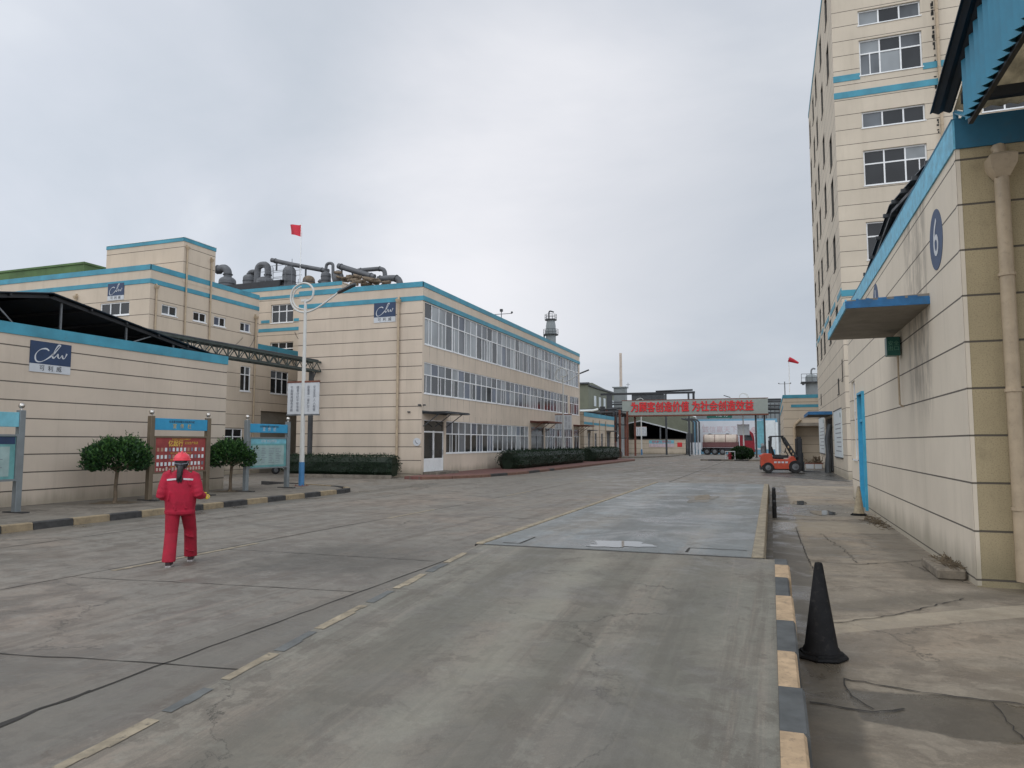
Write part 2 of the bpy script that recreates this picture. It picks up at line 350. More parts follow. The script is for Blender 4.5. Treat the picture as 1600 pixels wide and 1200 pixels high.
def concrete(name, col, warm, streak=(2.2, 0.12, 1), damp=0.5, rough=(0.5, 0.9), seed=0.0, stain_amt=0.5, zones=None):
    m, t, b = new_mat(name)
    off = t.nodes.new('ShaderNodeVectorMath'); off.operation = 'ADD'
    t.links.new(pos(t), off.inputs[0]); off.inputs[1].default_value = (seed, seed * 1.7, 0)
    P0 = off.outputs[0]
    def scaled(v):
        k = t.nodes.new('ShaderNodeVectorMath'); k.operation = 'MULTIPLY'
        t.links.new(P0, k.inputs[0]); k.inputs[1].default_value = v; return k.outputs[0]
    def dk(c, k): return tuple(x * k for x in c)
    big = noise_tex(t, P0, 0.16, 6, 0.65, 0.5)
    mid = noise_tex(t, P0, 0.75, 9, 0.68, 0.7)
    blot = noise_tex(t, P0, 2.6, 9, 0.72, 0.4)
    fine = noise_tex(t, P0, 16.0, 8, 0.8)
    grit = noise_tex(t, P0, 95.0, 4, 0.85)
    st = noise_tex(t, scaled(streak), 1.0, 10, 0.72, 0.5)
    st2 = noise_tex(t, scaled((streak[0] * 5, streak[1] * 3, 1)), 1.0, 9, 0.75, 0.3)
    c = ramp(t, big, [(0.34, dk(col, 0.80)), (0.5, col), (0.66, dk(warm, 1.20))])
    c = mixc(t, wmath(t, 'MULTIPLY', sstep(t, mid, 0.49, 0.59), min(1, stain_amt * 1.45)), c, dk(warm, 0.50))
    c = mixc(t, wmath(t, 'MULTIPLY', sstep(t, st, 0.49, 0.60), 0.50), c, dk(warm, 0.52))
    c = mixc(t, wmath(t, 'MULTIPLY', sstep(t, st2, 0.52, 0.63), 0.34), c, dk(warm, 1.40))
    c = mixc(t, wmath(t, 'MULTIPLY', sstep(t, blot, 0.53, 0.58), 0.50), c, dk(warm, 0.50))
    c = mixc(t, wmath(t, 'MULTIPLY', sstep(t, blot, 0.46, 0.40), 0.40), c, dk(col, 1.35))
    c = mixc(t, wmath(t, 'MULTIPLY', sstep(t, fine, 0.42, 0.62), 0.38), c, dk(col, 0.62))
    c = mixc(t, wmath(t, 'MULTIPLY', sstep(t, grit, 0.54, 0.66), 0.38), c, dk(col, 1.6))
    vo = t.nodes.new('ShaderNodeTexVoronoi'); t.links.new(P0, vo.inputs['Vector']); vo.inputs['Scale'].default_value = 1.1
    spot = wmath(t, 'MULTIPLY', sstep(t, wmath(t, 'ADD', vo.outputs['Distance'], wmath(t, 'MULTIPLY', blot, 0.16)), 0.10, 0.14, 1, 0), sstep(t, mid, 0.48, 0.54))
    c = mixc(t, wmath(t, 'MULTIPLY', spot, 0.6), c, (0.035, 0.033, 0.03))
    # hairline crazing
    v2 = t.nodes.new('ShaderNodeTexVoronoi'); v2.feature = 'DISTANCE_TO_EDGE'; v2.inputs['Scale'].default_value = 0.42
    dv = t.nodes.new('ShaderNodeVectorMath'); dv.operation = 'ADD'; t.links.new(P0, dv.inputs[0])
    cv_ = t.nodes.new('ShaderNodeCombineXYZ'); t.links.new(wmath(t, 'MULTIPLY', blot, 0.9), cv_.inputs[0]); t.links.new(wmath(t, 'MULTIPLY', mid, 1.4), cv_.inputs[1]); t.links.new(cv_.outputs[0], dv.inputs[1])
    t.links.new(dv.outputs[0], v2.inputs['Vector'])
    craze = wmath(t, 'MULTIPLY', sstep(t, v2.outputs['Distance'], 0.0015, 0.004, 1, 0), sstep(t, big, 0.50, 0.58))
    c = mixc(t, wmath(t, 'MULTIPLY', craze, 0.7), c, (0.04, 0.038, 0.033))
    r = wmath(t, 'ADD', wmath(t, 'MULTIPLY', sstep(t, mid, 0.46, 0.62), rough[0] - rough[1]), rough[1])
    if zones:
        s = xyz(t); wob = wmath(t, 'MULTIPLY', wmath(t, 'SUBTRACT', noise_tex(t, P0, 1.3, 8, 0.65), 0.5), 1.0)
        for (x0, x1, y0, y1, sl, soft, wamp, k, rgh) in zones:
            yy = wmath(t, 'SUBTRACT', wmath(t, 'ADD', s[1], wmath(t, 'MULTIPLY', wob, wamp)), wmath(t, 'MULTIPLY', s[0], sl))
            xx = wmath(t, 'ADD', s[0], wmath(t, 'MULTIPLY', wob, wamp * 0.7))
            a = wmath(t, 'MULTIPLY', wmath(t, 'MULTIPLY', sstep(t, yy, y0 - soft, y0 + soft), sstep(t, yy, y1 - soft, y1 + soft, 1, 0)), wmath(t, 'MULTIPLY', sstep(t, xx, x0 - soft, x0 + soft), sstep(t, xx, x1 - soft, x1 + soft, 1, 0)))
            c = mixc(t, wmath(t, 'MULTIPLY', a, 0.85), c, mixc(t, 0.45, dk(col, k), mixc(t, 1.0, c, (k, k, k * 0.95), 'MULTIPLY')))
            r = wmath(t, 'ADD', wmath(t, 'MULTIPLY', a, rgh), r)
    t.links.new(c, b.inputs['Base Color'])
    t.links.new(wmath(t, 'MAXIMUM', r, 0.12), b.inputs['Roughness'])
    b.inputs['Specular IOR Level'].default_value = damp
    h = wmath(t, 'ADD', wmath(t, 'MULTIPLY', fine, 0.6), wmath(t, 'ADD', wmath(t, 'MULTIPLY', grit, 0.35), wmath(t, 'MULTIPLY', craze, -1.0)))
    bump(t, b, h, 0.4, 0.014)
    return m
concrete('road_concrete', (0.198, 0.182, 0.155), (0.210, 0.168, 0.132), rough=(0.42, 0.8), stain_amt=0.45, zones=[(-7.6, -5.3, 8.9, 11.6, 0, 0.5, 2.6, 0.50, -0.1), (-9.0, -5.0, 2.5, 4.6, 0, 0.8, 2.5, 0.72, -0.1), (-14.9, -14.1, 5, 30, 0, 0.25, 1.2, 0.6, -0.2), (-5.0, -4.2, 3.0, 11, 0, 0.15, 1.0, 0.8, -0.15), (-13, -4.4, 30, 44, -0.2, 3, 6, 0.85, -0.1)])
concrete('ramp_concrete', (0.204, 0.194, 0.160), (0.212, 0.178, 0.142), streak=(3.0, 0.09, 1), rough=(0.5, 0.85), seed=11, stain_amt=0.25, zones=[(-2.75, -2.25, -9, 8.5, 0, 0.22, 0.5, 0.72, -0.1), (-0.95, -0.45, -9, 8.5, 0, 0.22, 0.5, 0.72, -0.1), (-2.0, -1.75, -9, 8.5, 0.02, 0.12, 0.6, 1.18, 0.0), (-1.6, -1.3, 2.5, 8.5, 0.02, 0.2, 1.0, 0.75, 0.0)])
concrete('yard_concrete', (0.285, 0.245, 0.190), (0.285, 0.228, 0.168), streak=(0.35, 0.9, 1), rough=(0.5, 0.9), seed=31, stain_amt=0.35,
         zones=[(0.5, 9, 5.45, 6.2, -0.03, 0.02, 0.45, 0.30, -0.42), (-2, 0.50, -9, 40, 0, 0.05, 0.3, 0.36, -0.3), (0.3, 2.0, 20.2, 23.6, 0, 0.25, 1.6, 0.45, -0.45), (1.7, 2.4, 11.2, 19.5, 0, 0.12, 0.8, 0.6, -0.1), (0.5, 1.2, 13.0, 15.4, 0, 0.2, 1.2, 0.62, -0.2), (0.45, 9, 7.45, 8.00, 0.72, 0.015, 0.10, 1.40, 0.05), (0.6, 9, 8.35, 8.9, 0.72, 0.15, 0.9, 0.62, -0.1), (0.2, 9, 2.0, 4.6, 0.1, 0.5, 1.5, 0.75, -0.1), (-0.2, 2.3, 16.6, 18.6, 0, 0.1, 0.4, 1.1, 0.0)])
concrete('pale_concrete', (0.215, 0.200, 0.175), (0.22, 0.20, 0.17), streak=(0.9, 0.9, 1), rough=(0.6, 0.9), seed=3, stain_amt=0.25)
concrete('wet_concrete', (0.075, 0.075, 0.070), (0.09, 0.08, 0.066), streak=(0.6, 0.6, 1), rough=(0.22, 0.5), seed=5, stain_amt=0.5)
concrete('deck_steel', (0.245, 0.262, 0.262), (0.225, 0.195, 0.155), streak=(1.1, 0.07, 1), rough=(0.3, 0.65), seed=19, stain_amt=0.35, zones=[(-2.35, -1.15, 8.3, 24, 0, 0.35, 1.6, 0.60, -0.05), (-0.75, -0.2, 8.3, 24, 0, 0.12, 0.8, 0.72, 0), (-3.4, -3.1, 8.3, 24, 0, 0.12, 0.8, 0.75, 0)])
concrete('side_concrete', (0.185, 0.165, 0.135), (0.19, 0.16, 0.125), streak=(0.8, 0.8, 1), rough=(0.6, 0.9), seed=41, stain_amt=0.6)
def paver_mat():
    m, t, b = new_mat('red_pavers')
    br_ = t.nodes.new('ShaderNodeTexBrick'); t.links.new(pos(t), br_.inputs['Vector'])
    br_.inputs['Scale'].default_value = 4.5
    br_.inputs['Color1'].default_value = (0.15, 0.045, 0.04, 1); br_.inputs['Color2'].default_value = (0.21, 0.075, 0.06, 1)
    br_.inputs['Mortar'].default_value = (0.12, 0.09, 0.075, 1)
    n = noise_tex(t, pos(t), 1.3, 5, 0.6)
    c = mixc(t, wmath(t, 'MULTIPLY', n, 0.5), br_.outputs[0], (0.11, 0.08, 0.065))
    t.links.new(c, b.inputs['Base Color']); b.inputs['Roughness'].default_value = 0.8
paver_mat()
m, t, b = new_mat('water'); b.inputs['Base Color'].default_value = (0.10, 0.105, 0.105, 1); b.inputs['Roughness'].default_value = 0.04
m, t, b = new_mat('crack'); b.inputs['Base Color'].default_value = (0.035, 0.032, 0.028, 1); b.inputs['Roughness'].default_value = 0.95
def poster_mat():
    m, t, b = new_mat('poster_red')
    n = noise_tex(t, pos(t, 1, 1, 1), 3.0, 3, 0.5)
    c = ramp(t, n, [(0.3, (0.20, 0.03, 0.035)), (0.7, (0.33, 0.06, 0.055))])
    t.links.new(c, b.inputs['Base Color']); b.inputs['Roughness'].default_value = 0.35
poster_mat()

# ------------------------------------------------------------------ mesh helpers
class MB:
    def __init__(s): s.v = []; s.f = []; s.m = []; s.T = None; s.cur = 0; s.keep_hard = False
    def add(s, vs, fs):
        o = len(s.v)
        if s.T is not None: vs = [s.T @ Vector(p) for p in vs]
        s.v += [tuple(p) for p in vs]
        for f in fs: s.f.append(tuple(i + o for i in f)); s.m.append(s.cur)
        return s
    def mat(s, i): s.cur = i; return s
    def box(s, x0, x1, y0, y1, z0, z1):
        if x0 > x1: x0, x1 = x1, x0
        if y0 > y1: y0, y1 = y1, y0
        if z0 > z1: z0, z1 = z1, z0
        return s.add([(x0, y0, z0), (x1, y0, z0), (x1, y1, z0), (x0, y1, z0), (x0, y0, z1), (x1, y0, z1), (x1, y1, z1), (x0, y1, z1)],
                     [(0, 3, 2, 1), (4, 5, 6, 7), (0, 1, 5, 4), (1, 2, 6, 5), (2, 3, 7, 6), (3, 0, 4, 7)])
    def bbox(s, x0, x1, y0, y1, z0, z1, b=0.01):
        # box with chamfered edges: stacked rings
        rings = [((x0 + b, x1 - b, y0 + b, y1 - b), z0), ((x0, x1, y0, y1), z0 + b), ((x0, x1, y0, y1), z1 - b), ((x0 + b, x1 - b, y0 + b, y1 - b), z1)]
        vs = []
        for (a, c, d, e), z in rings:
            k = b if (a, c) == (x0, x1) else b
            vs += [(a + k, d, z), (c - k, d, z), (c, d + k, z), (c, e - k, z), (c - k, e, z), (a + k, e, z), (a, e - k, z), (a, d + k, z)]
        fs = [tuple(range(7, -1, -1)), tuple(range(24, 32))]
        for r in range(3):
            for i in range(8):
                j = (i + 1) % 8
                fs.append((r * 8 + i, r * 8 + j, r * 8 + 8 + j, r * 8 + 8 + i))
        return s.add(vs, fs)
    def quad(s, *p): return s.add(list(p), [tuple(range(len(p)))])
    def prism(s, poly, axis, a, b):
        # poly: list of 2D points; axis 'x','y','z' extrude between a and b
        n = len(poly)
        def mk(p, h):
            return {'x': (h, p[0], p[1]), 'y': (p[0], h, p[1]), 'z': (p[0], p[1], h)}[axis]
        vs = [mk(p, a) for p in poly] + [mk(p, b) for p in poly]
        fs = [tuple(range(n - 1, -1, -1)), tuple(range(n, 2 * n))] + [(i, (i + 1) % n, n + (i + 1) % n, n + i) for i in range(n)]
        return s.add(vs, fs)
    def loft(s, rings, cap=True):
        n = len(rings[0]); vs = [p for r in rings for p in r]; fs = []
        for k in range(len(rings) - 1):
            for i in range(n):
                j = (i + 1) % n
                fs.append((k * n + i, k * n + j, (k + 1) * n + j, (k + 1) * n + i))
        if cap: fs += [tuple(range(n - 1, -1, -1)), tuple((len(rings) - 1) * n + i for i in range(n))]
        return s.add(vs, fs)
    def tube(s, pts, r, n=8, r2=None, cap=True, flat=1.0):
        pts = [Vector(p) for p in pts]; m_ = len(pts)
        rs = r if isinstance(r, (list, tuple)) else [r + ((r2 if r2 is not None else r) - r) * i / max(1, m_ - 1) for i in range(m_)]
        rings = []; up = None
        for i, p in enumerate(pts):
            d = (pts[min(i + 1, m_ - 1)] - pts[max(i - 1, 0)]).normalized()
            if up is None:
                up = Vector((0, 0, 1)) if abs(d.z) < 0.9 else Vector((1, 0, 0))
            a = d.cross(up)
            if a.length < 1e-4: a = d.cross(Vector((0, 1, 0)))
            a.normalize(); bb = a.cross(d).normalized(); up = bb
            rings.append([p + (a * math.cos(2 * math.pi * k / n) + bb * math.sin(2 * math.pi * k / n) * flat) * rs[i] for k in range(n)])
        return s.loft(rings, cap)
    def cyl(s, p0, p1, r, n=12, r2=None): return s.tube([p0, p1], r, n, r2)
    def bar(s, p0, p1, w, h=None):
        h = h or w; p0 = Vector(p0); p1 = Vector(p1); d = (p1 - p0).normalized()
        up = Vector((0, 0, 1)) if abs(d.z) < 0.95 else Vector((1, 0, 0))
        a = d.cross(up).normalized() * w / 2; c = a.cross(d).normalized() * h / 2
        return s.loft([[p + a + c, p - a + c, p - a - c, p + a - c] for p in (p0, p1)])
    def ball(s, c, r, n=12, sz=1.0, z0=-1.0, z1=1.0, sy=1.0):
        rings = []
        for k in range(n + 1):
            zz = z0 + (z1 - z0) * k / n; ang = math.asin(max(-1, min(1, zz))) if z0 == -1 and z1 == 1 else None
            if ang is None:
                a = math.asin(max(-1, min(1, z0))) + (math.asin(max(-1, min(1, z1))) - math.asin(max(-1, min(1, z0)))) * k / n
            else: a = -math.pi / 2 + math.pi * k / n
            rr = max(0.002, math.cos(a)) * r
            rings.append([(c[0] + rr * math.cos(2 * math.pi * i / (n * 2)), c[1] + rr * sy * math.sin(2 * math.pi * i / (n * 2)), c[2] + r * sz * math.sin(a)) for i in range(n * 2)])
        return s.loft(rings)
WM = {}
def build(name, mb, mats, parent=None, world=False, smooth=False, bevel=0):
    me = bpy.data.meshes.new(name); me.from_pydata(mb.v, [], mb.f)
    if isinstance(mats, str): mats = [mats]
    for k in mats: me.materials.append(MATS[k])
    if len(mats) > 1: me.polygons.foreach_set('material_index', mb.m)
    if smooth:
        me.polygons.foreach_set('use_smooth', [True] * len(me.polygons))
        try: me.set_sharp_from_angle(angle=R(40))
        except Exception: pass
    me.update()
    o = bpy.data.objects.new(name, me); C.objects.link(o)
    if parent is not None:
        o.parent = parent
        if world:
            o.matrix_parent_inverse = WM[parent].inverted(); WM[o] = Matrix.Identity(4)
        else: WM[o] = WM[parent]
    else: WM[o] = Matrix.Identity(4)
    if bevel:
        md = o.modifiers.new('bevel', 'BEVEL'); md.width = bevel; md.segments = 2; md.limit_method = 'ANGLE'
    return o
def tag(o, label, cat, group=None):
    o['label'] = label; o['category'] = cat
    if group: o['group'] = group
    return o
def thing(name, label, cat, loc=(0, 0, 0), rz=0.0, group=None, s=1.0):
    o = bpy.data.objects.new(name, None); C.objects.link(o)
    o.empty_display_size = 0.3
    o.location = loc; o.rotation_euler = (0, 0, rz); o.scale = (s, s, s)
    WM[o] = Matrix.Translation(loc) @ Matrix.Rotation(rz, 4, 'Z') @ Matrix.Diagonal((s, s, s, 1))
    return tag(o, label, cat, group)
def struct(name, mb, mats, smooth=False):
    o = build(name, mb, mats, smooth=smooth); o['kind'] = 'structure'; return o
CH = {}
def copy_tree(root, loc, rz, label, s=None):
    def rec(o, par):
        c = o.copy(); C.objects.link(c)
        if par is not None: c.parent = par
        for ch in [x for x in C.objects if x.parent == o]: rec(ch, c)
        return c
    kids_src = root
    r = rec(kids_src, None)
    r.location = loc; r.rotation_euler = (0, 0, rz); r['label'] = label
    if s: r.scale = (s, s, s)
    return r
def finish(o, mods):
    dg = bpy.context.evaluated_depsgraph_get()
    me = bpy.data.meshes.new_from_object(o.evaluated_get(dg))
    old = o.data; o.modifiers.clear(); o.data = me; bpy.data.meshes.remove(old)
def remesh(o, voxel, smooth_it=4):
    md = o.modifiers.new('r', 'REMESH'); md.mode = 'VOXEL'; md.voxel_size = voxel; md.use_smooth_shade = True
    if smooth_it:
        m2 = o.modifiers.new('s', 'SMOOTH'); m2.iterations = smooth_it; m2.factor = 0.5
    finish(o, None)
TEXTC = {}
def text_mb(body, size, frame, depth=0.01, align='CENTER', sx=1.0, spacing=1.0, bold=0.0, line=1.0):
    """mesh builder holding lettering; frame = (origin, right, up) in the target space"""
    cu = bpy.data.curves.new('lettering', 'FONT'); cu.body = body; cu.size = size; cu.align_x = align; cu.align_y = 'CENTER'
    cu.extrude = depth / 2; cu.resolution_u = 3; cu.space_character = spacing; cu.offset = bold; cu.space_line = line
    o = bpy.data.objects.new('lettering', cu); C.objects.link(o)
    dg = bpy.context.evaluated_depsgraph_get(); dg.update()
    me = bpy.data.meshes.new_from_object(o.evaluated_get(dg))
    org, r, u = (Vector(x) for x in frame); r.normalize(); u.normalize(); n = r.cross(u)
    mb = MB()
    mb.v = [tuple(org + r * v.co.x * sx + u * v.co.y + n * (v.co.z + depth / 2 + 0.002)) for v in me.vertices]
    mb.f = [tuple(p.vertices) for p in me.polygons]; mb.m = [0] * len(mb.f)
    C.objects.unlink(o); bpy.data.objects.remove(o); bpy.data.curves.remove(cu); bpy.data.meshes.remove(me)
    return mb

class Face:
    """a wall plane: axis 'x' (plane X=c, u=Y) or 'y' (plane Y=c, u=X); s = outward sign"""
    def __init__(s, axis, c, sign): s.a = axis; s.c = c; s.s = sign
    def p(s, u, n, z):
        return (s.c + s.s * n, u, z) if s.a == 'x' else (u, s.c + s.s * n, z)
    def box(s, mb, u0, u1, n0, n1, z0, z1):
        a = s.p(u0, n0, z0); b = s.p(u1, n1, z1); mb.box(a[0], b[0], a[1], b[1], a[2], b[2])
    def right(s):   # reading direction for a viewer outside
        return {('x', 1): (0, 1, 0), ('x', -1): (0, -1, 0), ('y', -1): (1, 0, 0), ('y', 1): (-1, 0, 0)}[(s.a, s.s)]
    def wall(s, mb, u0, u1, z0, z1, ops, depth=0.14):
        us = sorted({u0, u1, *[x for o in ops for x in o[:2]]}); zs = sorted({z0, z1, *[x for o in ops for x in o[2:4]]})
        us = [x for x in us if u0 <= x <= u1]; zs = [x for x in zs if z0 <= x <= z1]
        for i in range(len(us) - 1):
            for j in range(len(zs) - 1):
                cu, cz = (us[i] + us[i + 1]) / 2, (zs[j] + zs[j + 1]) / 2
                if any(o[0] < cu < o[1] and o[2] < cz < o[3] for o in ops): continue
                mb.quad(s.p(us[i], 0, zs[j]), s.p(us[i + 1], 0, zs[j]), s.p(us[i + 1], 0, zs[j + 1]), s.p(us[i], 0, zs[j + 1]))
        for a, b, c, d in [o[:4] for o in ops]:
            for q in (((a, c), (b, c)), ((b, c), (b, d)), ((b, d), (a, d)), ((a, d), (a, c))):
                (p, q1), (r, t_) = q
                mb.quad(s.p(p, 0, q1), s.p(r, 0, t_), s.p(r, -depth, t_), s.p(p, -depth, q1))
def window(parent, F, u0, u1, z0, z1, cols=2, trans=None, depth=0.12, frame='white_frame', weights=(5, 3, 2, 1), fw=0.055, name='window', sill=True, seed=None, openp=None, sash=False, full=False):
    rnd = random.Random(seed if seed is not None else int((u0 * 31 + z0 * 17 + F.c * 7) * 10))
    fr = MB(); a, b = -depth, -depth + 0.06
    F.box(fr, u0, u1, a, b, z0, z0 + fw); F.box(fr, u0, u1, a, b, z1 - fw, z1)
    F.box(fr, u0, u0 + fw, a, b, z0 + fw, z1 - fw); F.box(fr, u1 - fw, u1, a, b, z0 + fw, z1 - fw)
    zt = z0 + (z1 - z0) * trans if trans else None
    if full:  # added lining over the reveal, coloured dark in place of its shade
        for q in (u0 + .001, u1 - fw - .001): F.box(fr, q, q + fw, b + .001, -0.006, z0 + .001, z1 - .001)
        F.box(fr, u0 + fw, u1 - fw, b + .001, -0.006, z1 - fw, z1 - .001)
    if zt: F.box(fr, u0 + fw, u1 - fw, a, b - 0.004, zt - fw / 2, zt + fw / 2)
    w = (u1 - u0) / cols
    for i in range(1, cols):
        F.box(fr, u0 + w * i - fw / 2, u0 + w * i + fw / 2, a, b - 0.002, z0 + fw, z1 - fw)
    if sash:
        for i in range(cols):
            if rnd.random() < 0.28:
                uu = u0 + w * i + w * rnd.uniform(0.3, 0.7); F.box(fr, uu - fw * .35, uu + fw * .35, a, b - 0.006, z0 + fw, (zt or z1) - fw / 2)
    if sill: F.box(fr, u0 - 0.04, u1 + 0.04, -0.02, 0.035, z0 - 0.05, z0)
    f = build(name, fr, frame, parent, world=True)
    g = MB()
    rows = [(z0 + fw, (zt or z1) - fw / 2)] + ([(zt + fw / 2, z1 - fw)] if zt else [])
    for i in range(cols):
        for j, (p, q) in enumerate(rows):
            k = rnd.choices(range(4), weights)[0]
            if openp is not None and openp == i and j == 0: k = 0
            tilt = rnd.uniform(-0.006, 0.006); tz = rnd.uniform(-0.004, 0.004)
            g.mat(k).quad(F.p(u0 + w * i, -depth + 0.02 + tilt, p), F.p(u0 + w * (i + 1), -depth + 0.02 - tilt, p), F.p(u0 + w * (i + 1), -depth + 0.02 - tilt + tz, q), F.p(u0 + w * i, -depth + 0.02 + tilt + tz, q))
    build('pane', g, GL, f, world=True)
    return f
def downpipe(parent, F, u, z0, z1, r=0.06, n=0.10, hopper=True, clips=True):
    mb = MB()
    mb.tube([F.p(u, n, z0), F.p(u, n, z1)], r, 10)
    if hopper:
        mb.loft([[F.p(u + dx * k, n + dy * k, zz) for dx, dy in ((-1, -1), (1, -1), (1, 1), (-1, 1))] for k, zz in ((r * 0.9, z1 - 0.02), (r * 1.75, z1 + r * 1.6), (r * 1.85, z1 + r * 3.0), (r * 1.5, z1 + r * 3.3), (r * 1.0, z1 + r * 3.6))])
        mb.tube([F.p(u, n, z1 + r * 3.2), F.p(u, n * .8, z1 + r * 4.6), F.p(u, -0.02, z1 + r * 5.0)], r * 0.9, 10)
    o = build('downpipe', mb, 'pipe_beige', parent, world=True, smooth=True)
    if clips:
        z = z0 + 0.9
        while z < z1 - 0.3:
            c = MB(); c.tube([F.p(u, n, z - 0.02), F.p(u, n, z + 0.02)], r * 1.18, 10); F.box(c, u - 0.015, u + 0.015, 0, n - r * .8, z - 0.02, z + 0.02)
            build('pipe_clip', c, 'pipe_beige', o, world=True); z += 1.5
    return o
def band(parent, pieces, mat='band_blue', name='painted_band'):
    mb = MB()
    for F, u0, u1, z0, z1, pr in pieces: F.box(mb, u0, u1, 0.0005, pr, z0, z1)
    return build(name, mb, mat, parent, world=True)
def spline(pts, n=8):
    out = []; P = [pts[0]] + list(pts) + [pts[-1]]
    for i in range(1, len(P) - 2):
        for k in range(n):
            t = k / n; a, b, c, d = (Vector(q) for q in P[i - 1:i + 3])
            out.append(0.5 * ((2 * b) + (-a + c) * t + (2 * a - 5 * b + 4 * c - d) * t * t + (-a + 3 * b - 3 * c + d) * t ** 3))
    out.append(Vector(pts[-1])); return out
CLW = [[(0.44, 0.62), (0.36, 0.70), (0.22, 0.62), (0.12, 0.38), (0.14, 0.12), (0.26, 0.10), (0.42, 0.28), (0.56, 0.52), (0.68, 0.80), (0.72, 0.92), (0.66, 0.90), (0.58, 0.66), (0.53, 0.42), (0.55, 0.32), (0.61, 0.40), (0.66, 0.52), (0.665, 0.38), (0.71, 0.34), (0.77, 0.48), (0.785, 0.36), (0.83, 0.36), (0.87, 0.50), (0.885, 0.58)]]
def logo(parent, F, u0, u1, z0, z1, proud=0.03):
    """dark blue plate with the white script mark, pale strip with three characters below"""
    zs = z0 + (z1 - z0) * 0.27
    pm = MB(); F.box(pm, u0, u1, 0.001, proud, zs, z1)
    plate = build('logo_plate', pm, 'navy', parent, world=True)
    w = abs(u1 - u0); h = z1 - zs; r = Vector(F.right()); cu = (u0 + u1) / 2
    org = Vector(F.p(cu, proud, zs)) - r * w / 2; nv = Vector(F.p(0, 1, 0)) - Vector(F.p(0, 0, 0))
    sm = MB()
    for st in CLW:
        pts = spline([(x, y, 0) for x, y in st], 6)
        P = [org + r * (p.x * w) + Vector((0, 0, 1)) * (p.y * h) for p in pts]
        for i in range(len(P) - 1):
            pass
        left, right_ = [], []
        for i, p in enumerate(P):
            d = (P[min(i + 1, len(P) - 1)] - P[max(0, i - 1)]).normalized(); q = d.cross(nv).normalized() * w * (0.013 + 0.006 * math.sin(i * 0.35))
            left.append(p + q + nv * 0.004); right_.append(p - q + nv * 0.004)
        for i in range(len(P) - 1): sm.quad(left[i], right_[i], right_[i + 1], left[i + 1])
    build('logo_script', sm, 'sign_white', plate, world=True)
    lm = MB(); F.box(lm, u0, u1, 0.001, proud - 0.004, z0, zs - 0.001)
    strip = build('name_strip', lm, 'sign_white', parent, world=True)
    hh = (zs - z0)
    tm = text_mb('可 利 威', hh * 0.72, (Vector(F.p(cu, proud - 0.004, (z0 + zs) / 2)), r, (0, 0, 1)), 0.004, spacing=1.25)
    build('lettering', tm, 'text_dark', strip, world=True)

# ------------------------------------------------------------------ ground and roads
g = MB().quad((-2500, -400, 0), (2500, -400, 0), (2500, 3500, 0), (-2500, 3500, 0))
struct('ground', g, 'road_concrete')
def crack(pts, w, z, jit=0.02, seed=1):
    rnd = random.Random(seed); mb = MB(); P = []
    for i in range(len(pts) - 1):
        a, b_ = Vector(pts[i]), Vector(pts[i + 1]); L = (b_ - a).length; k = max(2, int(L / (0.07 if z > 0.01 and z < 0.1 else 0.2)))
        for j in range(k): P.append(a.lerp(b_, j / k) + Vector((rnd.gauss(0, jit), rnd.gauss(0, jit))))
    P.append(Vector(pts[-1]))
    for i in range(len(P) - 1):
        d = (P[i + 1] - P[i]).normalized(); n = Vector((-d.y, d.x)); wa = w * rnd.uniform(0.5, 1.5); 
        if i == 0: wl = wa
        mb.quad((*(P[i] + n * wl / 2), z), (*(P[i] - n * wl / 2), z), (*(P[i + 1] - n * wa / 2), z), (*(P[i + 1] + n * wa / 2), z)); wl = wa
    return mb
def merge(*mbs):
    o = MB()
    for m_ in mbs:
        k = len(o.v); o.v += m_.v; o.f += [tuple(i + k for i in f) for f in m_.f]; o.m += m_.m
    return o
J = []
J.append(crack([(-4.78, -3), (-4.85, 5), (-4.9, 12), (-4.95, 30)], 0.022, 0.004, 0.006, 1))
J.append(crack([(-4.8, 3), (-4.85, 4.2)], 0.045, 0.005, 0.02, 9))
J.append(crack([(-9.3, 2), (-9.1, 12), (-8.8, 20), (-8.6, 40)], 0.020, 0.004, 0.004, 2))
J.append(crack([(-12.9, 4), (-12.8, 14), (-12.6, 24)], 0.02, 0.004, 0.004, 12))
J.append(crack([(-9.1, 4.6), (-6.4, 4.65), (-4.85, 4.9), (-3.9, 5.0)], 0.016, 0.004, 0.008, 3))
J.append(crack([(-9.0, 7.55), (-7, 7.8), (-4.95, 8.0)], 0.015, 0.004, 0.008, 4))
J.append(crack([(-9.1, 10.4), (-5.0, 10.45)], 0.015, 0.004, 0.01, 5))
J.append(crack([(-13, 16.8), (-8.8, 17), (-5, 17)], 0.015, 0.004, 0.006, 6))
J.append(crack([(-16, 27.5), (-5, 27.8)], 0.015, 0.004, 0.006, 7))
J.append(crack([(-8.7, 45), (-8.4, 95)], 0.05, 0.004, 0.006, 8))
J.append(crack([(-4.6, 35), (-4.4, 90)], 0.05, 0.004, 0.006, 18))
J.append(crack([(-14, 40), (2, 40.4)], 0.03, 0.004, 0.006, 28))
J.append(crack([(-14, 60), (2, 60.4)], 0.03, 0.004, 0.006, 38))
struct('road_joint', merge(*J), 'crack')
# faded white dashes of the lane line
dm = MB()
for (a, b_) in ((8.1, 11.2), (15.9, 18.4), (24, 26.5), (33, 36)):
    pts = []
    rnd = random.Random(int(a * 10)); y = a
    while y < b_:
        x = -9.16 + (y - 8) * 0.016 + 0.12; y2 = min(b_, y + 0.25)
        dm.quad((x - 0.05 + rnd.uniform(-.008, .008), y, 0.006), (x + 0.05 + rnd.uniform(-.008, .008), y, 0.006), (x + 0.05, y2, 0.006), (x - 0.05, y2, 0.006)); y = y2
struct('road_marking', dm, 'paint_faded')

